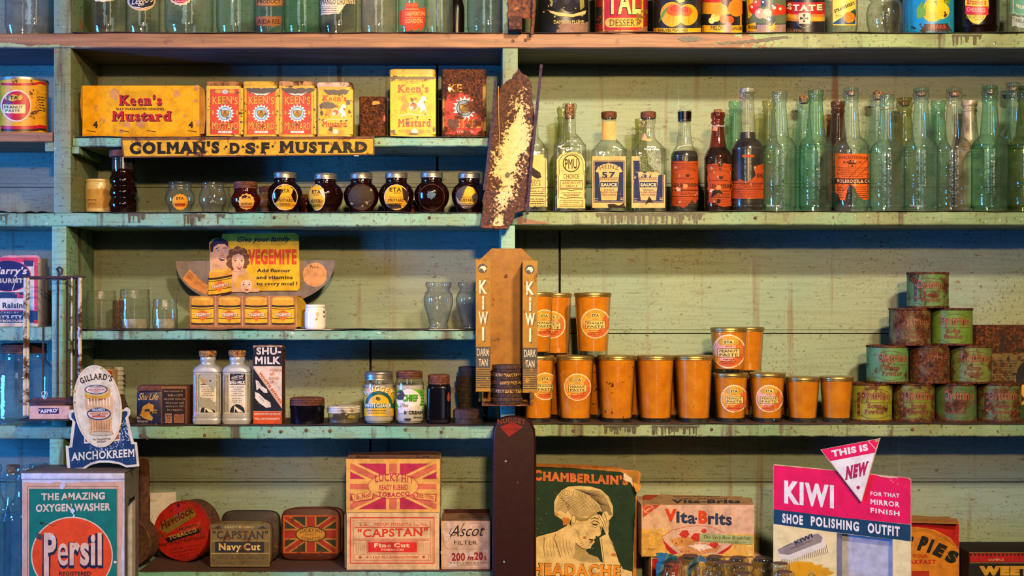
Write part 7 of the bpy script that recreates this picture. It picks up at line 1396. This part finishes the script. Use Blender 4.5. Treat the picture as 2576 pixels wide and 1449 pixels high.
lidp = plane3(W(1110, 1311, .0165), W(1233, 1311, .0165), W(1233, 1281, .11)); v, f = prism([(1111, 1310), (1232, 1310), (1232, 1280), (1116, 1281)], lidp, .001); mk('lid_flap', v, f, CARD, t.root, H('7a5a40'), smooth=0)
a = Art(); a.rect(1118, 1281, 1231, 1291, '4a1c1c', 1).block(1150, 1225, 1293, 1308, 4, '3a2c28', 1); a.build('printed_lid', t.root, lidp, CARD)

# ------------------------------------------------------------------ wide lower bay, standing on the counter
t = thing('headache_poster', 'dark green card poster of a woman holding her forehead, its upper corner torn and folded', 'poster', W(1470, 1530, .1))
po = plane3(W(1330, 1165, .125), W(1610, 1185, .115), W(1330, 1530, .075)); 
out = [(1318, 1164), (1400, 1167), (1480, 1170), (1560, 1176), (1570, 1182), (1606, 1184), (1612, 1190), (1608, 1228), (1602, 1238), (1600, 1535), (1316, 1535)]
v, f = prism(out, po, .0018); mk('card', v, f, CARD, t, H('b07030'), smooth=20)
GR_ = '14301e'; a = Art(); a.poly(jag([(1322, 1173), (1430, 1177), (1560, 1187), (1580, 1196), (1590, 1222), (1600, 1240), (1592, 1400), (1590, 1535), (1320, 1535)], .8, 10), GR_, 1)
a.txt("CHAMBERLAIN'S", 1340, 1580, 1208, 23, 'b8602c', 3, .06, .04, y1=1221, big=.15)
a.poly(jag([(1568, 1188), (1590, 1204), (1592, 1220), (1594, 1226), (1586, 1214), (1570, 1208)], 1, 4), 'd0c0a4', 4).poly([(1576, 1184), (1606, 1186), (1604, 1226), (1592, 1210)], '9a6a28', 3)
S_ = 'cbb078'; I_ = '1c1c14'
# neck, shoulder, far arm
a.poly([(1320, 1376), (1352, 1350), (1398, 1338), (1420, 1326), (1432, 1318), (1446, 1332), (1448, 1360), (1456, 1378), (1470, 1386), (1464, 1400), (1500, 1410), (1540, 1424), (1590, 1438), (1590, 1535), (1320, 1535)], S_, 2)
a.poly([(1448, 1384), (1466, 1378), (1482, 1394), (1504, 1402), (1512, 1414), (1490, 1416), (1460, 1412), (1440, 1404)], 'a08c5a', 3)
# face in profile, looking down
a.poly([(1436, 1310), (1440, 1292), (1470, 1288), (1500, 1290), (1514, 1300), (1512, 1316), (1514, 1332), (1510, 1348), (1499, 1352), (1494, 1358), (1496, 1364), (1488, 1372), (1486, 1380), (1474, 1382), (1462, 1378), (1446, 1364)], S_, 3)
# hair mass
hair = [(1420, 1318), (1412, 1306), (1396, 1296), (1394, 1282), (1394, 1262), (1402, 1246), (1412, 1234), (1430, 1224), (1456, 1222), (1486, 1224), (1512, 1232), (1530, 1248), (1542, 1274), (1542, 1296), (1534, 1308), (1524, 1304), (1522, 1292), (1510, 1286), (1494, 1292), (1474, 1304), (1452, 1308), (1440, 1300), (1434, 1310), (1432, 1322)]
a.poly(hair, 'c4aa74', 4)
r_ = random.Random(4)
for i in range(30):
    q = i / 29; x0 = 1398 + q * 50; pts = [(1402 + q * 116, 1240 + 12 * abs(q - .4) - 8 + q * 6), (1420 + q * 92, 1262 + q * 4), (1430 + q * 86, 1284 + q * 6), (1440 + q * 84, 1302 - q * 8)]
    a.line([pts[0], ((pts[0][0] + pts[1][0]) / 2 - 3, (pts[0][1] + pts[1][1]) / 2), pts[1], pts[2], pts[3]], .8, I_, 5)
for i in range(16): q = i / 15; a.line([(1446 + q * 60, 1230 + q * 4), (1480 + q * 44, 1244 + q * 10), (1508 + q * 26, 1268 + q * 8), (1520 + q * 20, 1296)], .8, I_, 5)
for i in range(8): q = i / 7; a.line([(1396 + q * 8, 1290 - q * 38), (1408 + q * 10, 1282 - q * 26), (1424 + q * 12, 1290 - q * 14)], 1, I_, 5)
a.ell(1424, 1240, 14, 10, 'c4aa74', 6, 18).ring(1424, 1240, 10, 7, 1, I_, 7, 18).ring(1424, 1240, 5, 3.5, 1, I_, 7, 14).poly(jag([(1414, 1302), (1430, 1302), (1434, 1318), (1418, 1322)], 1.5, 4), 'b0702c', 6)
# ear, eye, brow, mouth
a.ell(1443, 1307, 6, 11, S_, 6, 16).ring(1443, 1307, 6, 11, 1, '5a4c2c', 7, 18).line([(1486, 1306), (1496, 1302), (1506, 1306)], 2, I_, 7).line([(1486, 1316), (1494, 1310), (1504, 1312), (1508, 1318)], 1.4, I_, 7).poly([(1488, 1316), (1496, 1318), (1506, 1318), (1500, 1322), (1492, 1321)], I_, 7).line([(1488, 1324), (1498, 1327), (1506, 1323)], 1, '6a5a38', 7).line([(1509, 1322), (1513, 1338), (1511, 1347), (1503, 1351), (1500, 1348)], 1.4, I_, 7).poly([(1498, 1349), (1504, 1350), (1499, 1353)], I_, 7).poly([(1496, 1358), (1484, 1355), (1480, 1357), (1490, 1361)], '3a2418', 7).poly([(1492, 1362), (1484, 1360), (1483, 1366), (1489, 1367)], '8a5c38', 7).line([(1486, 1372), (1480, 1371)], 1, '6a5a38', 7).line([(1470, 1332), (1476, 1344), (1474, 1356)], .8, '8a7848', 7).line([(1475, 1334), (1480, 1346)], .8, '8a7848', 7).poly([(1460, 1378), (1476, 1383), (1466, 1390), (1452, 1398), (1446, 1380), (1447, 1366)], 'a08c58', 4).line([(1448, 1366), (1462, 1378), (1476, 1382), (1486, 1380)], 1.2, I_, 7)
for i in range(8): a.line([(1446 + i * 2.2, 1330 + i * 6), (1454 + i * 2.6, 1336 + i * 5.6)], .8, '6a5a38', 6)
# hand and forearm
a.poly([(1524, 1344), (1518, 1330), (1510, 1316), (1504, 1302), (1502, 1296), (1508, 1294), (1514, 1300), (1516, 1290), (1524, 1286), (1530, 1290), (1532, 1304), (1533, 1318), (1530, 1344), (1540, 1364), (1548, 1388), (1556, 1412), (1572, 1440), (1520, 1430), (1516, 1410), (1512, 1380), (1508, 1352)], S_, 8)
for p in ([(1505, 1297), (1514, 1312), (1520, 1328)], [(1512, 1295), (1520, 1310), (1524, 1322)], [(1519, 1290), (1525, 1304), (1527, 1316)], [(1512, 1348), (1516, 1384), (1520, 1416)], [(1532, 1306), (1531, 1330), (1533, 1350), (1546, 1386)]): a.line(p, 1.1, I_, 9)
for i in range(9): a.line([(1368 + i * 8, 1352 + (i % 3) * 3), (1366 + i * 8.5, 1376), (1370 + i * 9, 1400)], .8, '7a683e', 4)
a.line([(1398, 1342), (1394, 1356), (1404, 1380), (1410, 1402)], 1.2, I_, 5).line([(1370, 1352), (1368, 1378), (1372, 1396)], 1, I_, 5)
a.poly([(1436, 1310), (1440, 1292), (1452, 1300), (1474, 1304), (1494, 1292), (1500, 1292), (1490, 1300), (1476, 1310), (1462, 1312), (1450, 1308)], '8a7848', 6)
a.txt('HEADACHE', 1336, 1562, 1447, 32, '1c1c14', 9, .06, .06, y1=1453).txt('HEADACHE', 1338, 1560, 1446, 30, 'd08428', 10, .04, .05, y1=1452).rect(1330, 1458, 1590, 1500, 'b89c68', 4)
a.blot(1544, 1396, 9, 6, 'a8702c', 10, 3).blot(1470, 1352, 5, 4, '9a6028', 10, 4).blot(1400, 1294, 5, 5, 'b8742c', 10, 5).blots(1350, 1240, 1590, 1420, 26, 1.2, 'b89c60', 10, 9); a.build('printed_face', t, po, CARD)
cf = plane3(W(1580, 1186, .105), W(1604, 1190, .1), W(1600, 1240, .09)); v, f = prism([(1592, 1214), (1613, 1220), (1610, 1234), (1600, 1238)], cf, .003); mk('folded_corner', v, f, CARD, t, H('c88c34'), smooth=20)

def quad_carton(name, label, fl, fr, top_back, py_b, base, front, dep, mat=None):
    pass
t = carton('cereal_carton', 'red and cream cereal carton lying under the yellow and pink cereal carton, behind small bottles', 'carton', 1638, 1918, 1399, .045, .11, SH['CT'], 'c8a488')
a = Art(); a.rect(1638, 1399, 1918, 1540, 'd0b080', 0).poly([(1640, 1406), (1712, 1402), (1690, 1540), (1640, 1540)], 'b82428', 1).txt('Vita', 1646, 1690, 1440, 20, 'd8c0a8', 2, .0, 0, .2); a.build('printed_front', t.root, t.map, CARD)
b_ = t.z1
t = carton('cereal_carton', 'cereal carton with red and dark lettering above a bowl with strawberries', 'carton', 1614, 1897, 1270, .04, .115, b_ + .0003, 'c09470')
fp = plane3(W(1614, 1264, .04), W(1897, 1280, .04), W(1614, 1390, .04)); t.map = planeY(.04)
a = Art(); P = 'cba488'; a.rect(1614, 1270, 1897, 1400, P, 0).poly([(1614, 1330), (1680, 1336), (1760, 1338), (1897, 1345), (1897, 1400), (1614, 1400)], 'd0a048', 1).blots(1620, 1328, 1690, 1396, 24, 5, 'd8b868', 2, 3).blots(1840, 1340, 1892, 1396, 20, 5, 'd8b868', 2, 4).blots(1640, 1318, 1700, 1340, 14, 5, 'd0ac78', 2, 6)
a.poly([(1616, 1270), (1662, 1270), (1618, 1302)], 'b8442c', 2).ring(1632, 1281, 13, 10, 1, 'd8b898', 3).txt('NABISCO', 1622, 1644, 1290, 5, 'd8b898', 3, .02, y1=1276, rot=1)
a.txt('V', 1672, 1703, 1312, 33, 'c8401c', 3, .06, y1=1313).txt('ita', 1701, 1750, 1315, 31, '24304c', 3, .045, y1=1318).ell(1751, 1305, 3.2, 3.2, '24304c', 3, 10).txt('B', 1757, 1780, 1317, 33, 'c8401c', 3, .06, y1=1318).txt('rits', 1781, 1841, 1319, 31, '24304c', 3, .045, y1=1322)
a.poly([(1665, 1350), (1690, 1334), (1730, 1324), (1756, 1322), (1790, 1326), (1830, 1344), (1844, 1362), (1836, 1376), (1812, 1394), (1690, 1394), (1672, 1372)], 'c8a48c', 3).line([(1665, 1350), (1690, 1334), (1730, 1324), (1756, 1322), (1790, 1326), (1820, 1340)], 1.2, 'b83028', 4).poly([(1665, 1350), (1672, 1362), (1690, 1380), (1706, 1392), (1690, 1395), (1676, 1380)], 'b01c24', 5).poly([(1844, 1368), (1836, 1380), (1818, 1393), (1804, 1393)], 'b01c24', 5)
a.poly(jag([(1684, 1358), (1704, 1352), (1738, 1352), (1750, 1366), (1722, 1376), (1696, 1372)], 1.5, 5), 'c88c48', 5).poly(jag([(1706, 1382), (1740, 1368), (1780, 1366), (1816, 1372), (1802, 1388), (1760, 1394), (1720, 1394)], 1.5, 5), 'c08450', 5).poly(jag([(1730, 1372), (1770, 1368), (1796, 1378), (1760, 1386)], 2, 5), 'dcc8b4', 6).blots(1690, 1354, 1810, 1390, 30, 2.4, '8a4c24', 6, 5)
for x, y, r in ((1722, 1344, 12), (1752, 1352, 13), (1771, 1336, 7), (1796, 1370, 11)): a.poly(jag([(x - r * 1.1, y), (x - r * .5, y - r * .8), (x + r * .6, y - r * .8), (x + r, y), (x + r * .3, y + r * .9), (x - r * .5, y + r * .6)], .6, 4), 'b8281c', 7).blots(x - r * .7, y - r * .6, x + r * .6, y + r * .5, 8, 1, 'd88860', 8, int(x))
a.poly([(1760, 1342), (1893, 1348), (1893, 1370), (1760, 1362)], '98a468', 9).txt('The Very Best Breakfast', 1768, 1886, 1355, 9, '2a2c24', 10, .0, 0, .2, y1=1358).txt('100% WHOLE WHEAT BISCUITS', 1775, 1878, 1363, 3.6, '4a4430', 10, .01, y1=1367).txt('12 OZS. NET', 1624, 1650, 1384, 5, '4a3420', 3, .02); a.build('printed_front', t.root, t.map, CARD)
lidp = plane3(W(1614, 1270, .0405), W(1897, 1270, .0405), W(1897, 1246, .15)); v, f = prism([(1616, 1269), (1896, 1269), (1890, 1252), (1760, 1246), (1622, 1244)], lidp, .001); mk('lid_flap', v, f, CARD, t.root, H('a8845c'), smooth=0)
a = Art(); a.txt('Vita-Brits', 1690, 1862, 1266, 9, '3a3444', 2, .05).txt('Crisp! Delicious!', 1700, 1830, 1256, 3, '5a4c44', 2).poly([(1618, 1246), (1658, 1246), (1636, 1258), (1618, 1258)], 'a83c24', 1).block(1690, 1815, 1247, 1252, 1, '6a5440', 2); a.build('printed_lid', t.root, lidp, CARD)

# small clear bottles in front
SB = 'small flat-topped sample bottles'
DISC = solid('brown_paper_disc', '5a3c34', .8, 0, .2, 80, .2)
names = {0: 'front small sample bottle without a brown top disc', }
spots = [(1689, 1414, .012, 'small disc-topped sample bottle under the blue cloth scrap, nearest the poster'), (1737, 1397, .028, 'small sample bottle in the rear line, between the two blue cloth scraps'), (1769, 1421, -.012, 'small sample bottle draped with the crumpled grey-blue scrap'), (1800, 1400, .026, 'small disc-topped sample bottle in the rear line beneath the bowl picture'), (1823, 1414, -.004, 'small disc-topped sample bottle in the middle line under the bowl picture'), (1859, 1402, .026, 'small disc-topped sample bottle in the rear line below the green slogan strip'), (1872, 1420, -.018, 'small disc-topped sample bottle in the middle line, below the green slogan strip'), (1919, 1402, .024, 'small disc-topped sample bottle in the rear line, last before the pink sign'), (1963, 1417, -.078, 'small disc-topped sample bottle in front of the brush picture, farther back'), (1974, 1438, -.122, 'small disc-topped sample bottle lowest in front of the brush picture'), (1871, 1441, -.07, 'front small disc-topped sample bottle below the cereal bowl picture'), (1791, 1433, -.06, 'front small sample bottle without a brown disc on top')]
for i, (px, T, cy, lab) in enumerate(spots):
    n = 23.5
    t = vessel('sample_bottle', lab, 'bottle', px, cy, SH['CT'], [(T, n * .8), (T + 2, n * .98), (T + 6, n * 1.02), (T + 13, n), (T + 17, n * .9), (T + 22, n * .88), (T + 30, n * .95), (T + 38, n), (1500, n), (None, n * .95), (None, n * .95), (None, 2)], glass('f0ecd0', 'a89c6c', .02), SB, n=32)
    if i not in (11, 2): add(t, 'top_disc', [(T - 1.5, n * .7), (T - 1.2, n * .78), (T + .3, n * .79)], DISC, n=28)
    if i in (0, 2): a = Art(); a.txt('G. 0.2', px + 8, px + 8.01, 1440, 7, 'd8d8d0', 0, .02, rot=1, y1=1460); a.t = [([(2 * (px + 8) - x, 2 * 1450 - y) for x, y in pl], c_, l_) for pl, c_, l_ in a.t]; a.build('white_marking', t.root, t.map, PAPER, 4)
def cloth(label, pts, col, y, seed):
    r = random.Random(seed); out = jag(pts, .9, 5, seed); fr = lambda x, yy, h=0: W(x, yy, y - h) + Vector((0, .006 * math.sin(x * .16 + yy * .07 + seed) + .003 * math.sin(yy * .23 + x * .05), 0))
    V, F = [], []; xs = [p[0] for p in pts]; ys = [p[1] for p in pts]; C_ = []
    a_ = Art(); a_.poly(out, col, 0); 
    for pl, c_, l_ in a_.t:
        for i in range(int(min(p[0] for p in pl) // 3), int(max(p[0] for p in pl) // 3) + 1):
            q = clip(pl, 0, i * 3, i * 3 + 3)
            for j in range(int(min([p[1] for p in q] or [0]) // 3), int(max([p[1] for p in q] or [-9]) // 3) + 1):
                q2 = clip(q, 1, j * 3, j * 3 + 3) if q else []
                if q2:
                    ar = sum(q2[m - 1][0] * q2[m][1] - q2[m][0] * q2[m - 1][1] for m in range(len(q2)))
                    if abs(ar) < .02: continue
                    q2 = q2[::-1] if ar > 0 else q2; o = len(V); V += [fr(*p) for p in q2]; F.append(tuple(range(o, o + len(q2))))
    ob = mk('cloth_scrap', V, F, solid('blue_plastic_cloth', col, .55, 0, .4, 60, .25), None, label=label, cat='cloth', smooth=0)
    bm = bmesh.new(); bm.from_mesh(ob.data); bmesh.ops.remove_doubles(bm, verts=bm.verts, dist=.00005); bm.to_mesh(ob.data); bm.free(); ob.data.shade_smooth()
    md = ob.modifiers.new('thickness', 'SOLIDIFY'); md.thickness = .0012; return ob
cloth('blue-green crumpled scrap hanging at the edge of the red cereal carton', [(1653, 1394), (1676, 1391), (1702, 1398), (1707, 1412), (1690, 1411), (1672, 1420), (1668, 1449), (1650, 1470), (1650, 1430), (1655, 1410)], '2a6470', -.012, 3)
cloth('grey-blue crumpled scrap draped over a small sample bottle', [(1734, 1412), (1750, 1403), (1764, 1399), (1774, 1404), (1776, 1414), (1762, 1412), (1752, 1424), (1742, 1440), (1736, 1460), (1730, 1440)], '3a5864', -.042, 5)

# ------------------------------------------------------------------ pink shoe polish display, turned towards the window
dk = thing('pink_display_stand', 'bright pink, navy and cream display card with a pointed badge and silver recess', 'display stand', W(2110, 1530, -.1))
yl, yr = -.03, -.155
dp = plane3(W(1945, 1300, yl), W(2292, 1300, yr), W(1945, 1200, yl))
card = [(1948, 1168), (2110, 1184), (2285, 1202), (2292, 1206), (2293, 1579), (2246, 1572), (2245, 1357), (2105, 1341), (2105, 1556), (1945, 1537), (1945, 1171)]
v, f = prism(card, dp, .003); mk('card', v, f, CARD, dk, H('c8b88c'), smooth=20)
PK = 'd0104c'; NV = '123a54'; WH = 'd8d4cc'
a = Art(); a.poly([(1946, 1170), (2110, 1185), (2284, 1203), (2291, 1208), (2291, 1319), (2110, 1301), (1946, 1281)], PK, 1).poly([(1946, 1281), (2110, 1301), (2291, 1320), (2291, 1362), (2110, 1340), (1946, 1318)], NV, 1).poly([(1946, 1318), (2104, 1340), (2104, 1560), (1946, 1560)], 'd8c88c', 1).poly([(2246, 1356), (2291, 1362), (2291, 1560), (2246, 1560)], 'd8cc94', 1)
a.blot(2020, 1440, 80, 30, 'd09818', 2, 3, 30, .3)
a.txt('KIWI', 1973, 2098, 1266, 58, WH, 3, .05, y1=1279, sp=.06)
for s, x0, x1, y, h, y1 in (('FOR THAT', 2190, 2263, 1246, 10, 1252), ('MIRROR', 2190, 2263, 1268, 13, 1276), ('FINISH', 2190, 2263, 1289, 12, 1298), ('SHOE', 1968, 2020, 1315, 24, 1321), ('POLISHING', 2040, 2161, 1322, 24, 1337), ('OUTFIT', 2183, 2264, 1340, 25, 1350)): a.txt(s, x0, x1, y, h, WH, 3, .03 if h < 15 else .045, y1=y1, sp=.08)
for i in range(26): x = 1966 + i * 4.5; y = 1420 - i * 1.25; a.line([(x, y - 12 - i * .25), (x + (i - 13) * .4, y + 3)], 1.4, '6a5a40', 3).line([(x + 2, y - 12 - i * .25), (x + 2 + (i - 13) * .4, y + 3)], 1, 'e0d8b8', 3)
a.poly([(1953, 1390), (1956, 1382), (2030, 1346), (2060, 1341), (2072, 1350), (2076, 1362), (2076, 1376), (1990, 1408), (1964, 1406)], 'd0c8b0', 4).poly([(1956, 1382), (2030, 1348), (2058, 1342), (2070, 1352), (2066, 1364), (1984, 1396), (1960, 1392)], '8a7c6c', 5).txt('KIWI', 2002, 2046, 1371, 11, '24283c', 6, .03, y1=1352, rot=1).txt('ALWAYS', 1971, 1993, 1378, 4, '34303c', 6, .02, y1=1369, rot=1).txt('THE QUALITY BOOT POLISH', 1988, 2043, 1383, 4, '34303c', 6, .02, y1=1361, rot=1)
a.blot(2042, 1452, 14, 20, 'c09848', 5, 5, 20, .2).ring(2042, 1452, 10, 10, 1.2, '4a3c20', 6).txt('kiwi', 2034, 2050, 1454, 6, '4a3c20', 6, .02, y1=1450).blots(2240, 1198, 2262, 1222, 8, 1.6, 'd8b8a8', 3, 4).poly(jag([(2205, 1195), (2262, 1201), (2240, 1203), (2215, 1199)], .6, 4), 'd0b090', 3); a.cliprect(0, 0, 0, 3000, 1536); a.build('printed_face', dk, dp, SHINY)
nd_ = dp.n; rb = lambda x, y, h=0: dp(x, y, h - .018)
v, f = prism([(2098, 1335), (2256, 1350), (2256, 1545), (2098, 1540)], rb, .001); mk('metal_recess', v, f, rusty('bright_worn_tinplate', 'x', .0, .4, .35), dk, H('c0c4cc'), smooth=0)
for xa, xb, yt in ((2105, 2118, 1342), (2232, 2245, 1356)):
    fl = plane3(dp(xa, 1400, -.001) if xa < 2200 else rb(xa, 1400, .0005), rb(xb, 1400, .0005) if xa < 2200 else dp(xb, 1400, -.001), (dp(xa, 1500, -.001) if xa < 2200 else rb(xa, 1500, .0005))); v, f = prism([(xa, yt), (xb, yt + 1), (xb, 1536), (xa, 1536)], fl, .0006); mk('recess_side', v, f, solid('bright_tinplate', 'b0b4bc', .25, .9, .1, 60, .1), dk, smooth=0)
bp_ = lambda x, y, h=0: dp(x, y, h + .0075)
tri = [(2066, 1130), (2140, 1116), (2217, 1101), (2214, 1108), (2190, 1190), (2170, 1260), (2168, 1262), (2120, 1200)]
v, f = prism(tri, bp_, .003); mk('pointed_badge', v, f, CARD, dk, H('c0a888'), smooth=20)
a = Art(); a.poly([(2068, 1130), (2214, 1103), (2202, 1138), (2091, 1159)], PK, 1).poly([(2091, 1159), (2202, 1138), (2169, 1259)], WH, 1).txt('THIS IS', 2096, 2187, 1149, 17, WH, 3, .06, y1=1132, rot=1).txt('NEW', 2128, 2184, 1207, 34, 'a01c4c', 3, .07, .05, .12, y1=1193).ell(2161, 1225, 4.5, 4.8, 'a01c4c', 3, 14).blot(2208, 1108, 8, 5, 'b89060', 4, 3).line([(2186, 1108), (2206, 1130)], 2, 'c8a890', 4); a.build('printed_badge', dk, bp_, SHINY)
v, f = boxv(dp(1960, 1400, -.03).x, dp(2250, 1400, -.03).x, -.05, -.03, SH['CT'], zS(1505)); mk('foot', v, f, CARD, dk, H('a89468'), smooth=0)

# cereal boxes behind the display
t = carton('cereal_carton', 'orange and red cereal carton with black slanting letters, behind the pink display', 'carton', 2170, 2413, 1312, .075, .06, SH['CT'], 'b06820')
a = Art(); a.rect(2170, 1312, 2413, 1535, 'c87c20', 0).poly([(2292, 1312), (2412, 1318), (2412, 1380), (2390, 1352), (2350, 1332), (2310, 1326), (2292, 1326)], 'b01c18', 1)
for i in range(3): a.line([(2294, 1330 + i * 3), (2330, 1332 + i * 3), (2370, 1346 + i * 3), (2412, 1374 + i * 3)], .8, '8a4c14', 2)
for s, x0, x1, y0, y1, h in (("S", 2262, 2292, 1378, 1382, 34), ("P", 2306, 2326, 1384, 1388, 38), ("I", 2330, 2338, 1390, 1392, 36), ("E", 2344, 2366, 1394, 1404, 34), ("S", 2374, 2400, 1410, 1420, 32)): a.txt(s, x0, x1, y0, h, '1a1c18', 3, .08, 0, .15, y1=y1, rot=1)
a.txt('FOR YOUR', 2268, 2336, 1403, 8, 'b02c18', 3, .03, .06).txt('BREAKFAST', 2254, 2355, 1419, 11, 'b02c18', 3, .04, .08).rect(2290, 1436, 2338, 1535, 'a83018', 2); a.build('printed_front', t.root, t.map, CARD)
lidp = plane3(W(2170, 1312, .0755), W(2413, 1312, .0755), W(2413, 1300, .13)); v, f = prism([(2172, 1311), (2411, 1317), (2406, 1304), (2300, 1296), (2180, 1296)], lidp, .001); mk('lid_flap', v, f, CARD, t.root, H('a8783c'), smooth=0)
t = carton('sample_carton', 'black and red carton with dotted border and big yellow letters', 'carton', 2438, 2660, 1389, .03, .11, SH['CT'], '201818')
a = Art(); a.rect(2438, 1389, 2660, 1535, '1a1c20', 0).rect(2440, 1392, 2660, 1414, 'a81c24', 1).txt('SAMPLE', 2486, 2525, 1411, 5.5, 'c8a878', 2, .01).line([(2438, 1390), (2660, 1390)], 2, '8a7038', 1)
for i in range(22): a.rect(2440 + i * 10, 1393, 2445 + i * 10, 1398, '1a1c20', 2)
a.line([(2440, 1416), (2660, 1416)], 1, 'b89050', 2).txt('WEETIES', 2463, 2660, 1448, 24, 'c89830', 2, .09); a.build('printed_front', t.root, t.map, CARD)
sp = plane3(W(2437.5, 1389, .03), W(2437.5, 1449, .03), W(2414, 1377, .11)); v, f = prism([(2437.5, 1390), (2437.5, 1540), (2415, 1520), (2414, 1380)], sp, .0008); mk('side_panel', v, f, CARD, t.root, H('2a1a18'), smooth=0)
bpy.data.objects.remove(_to)
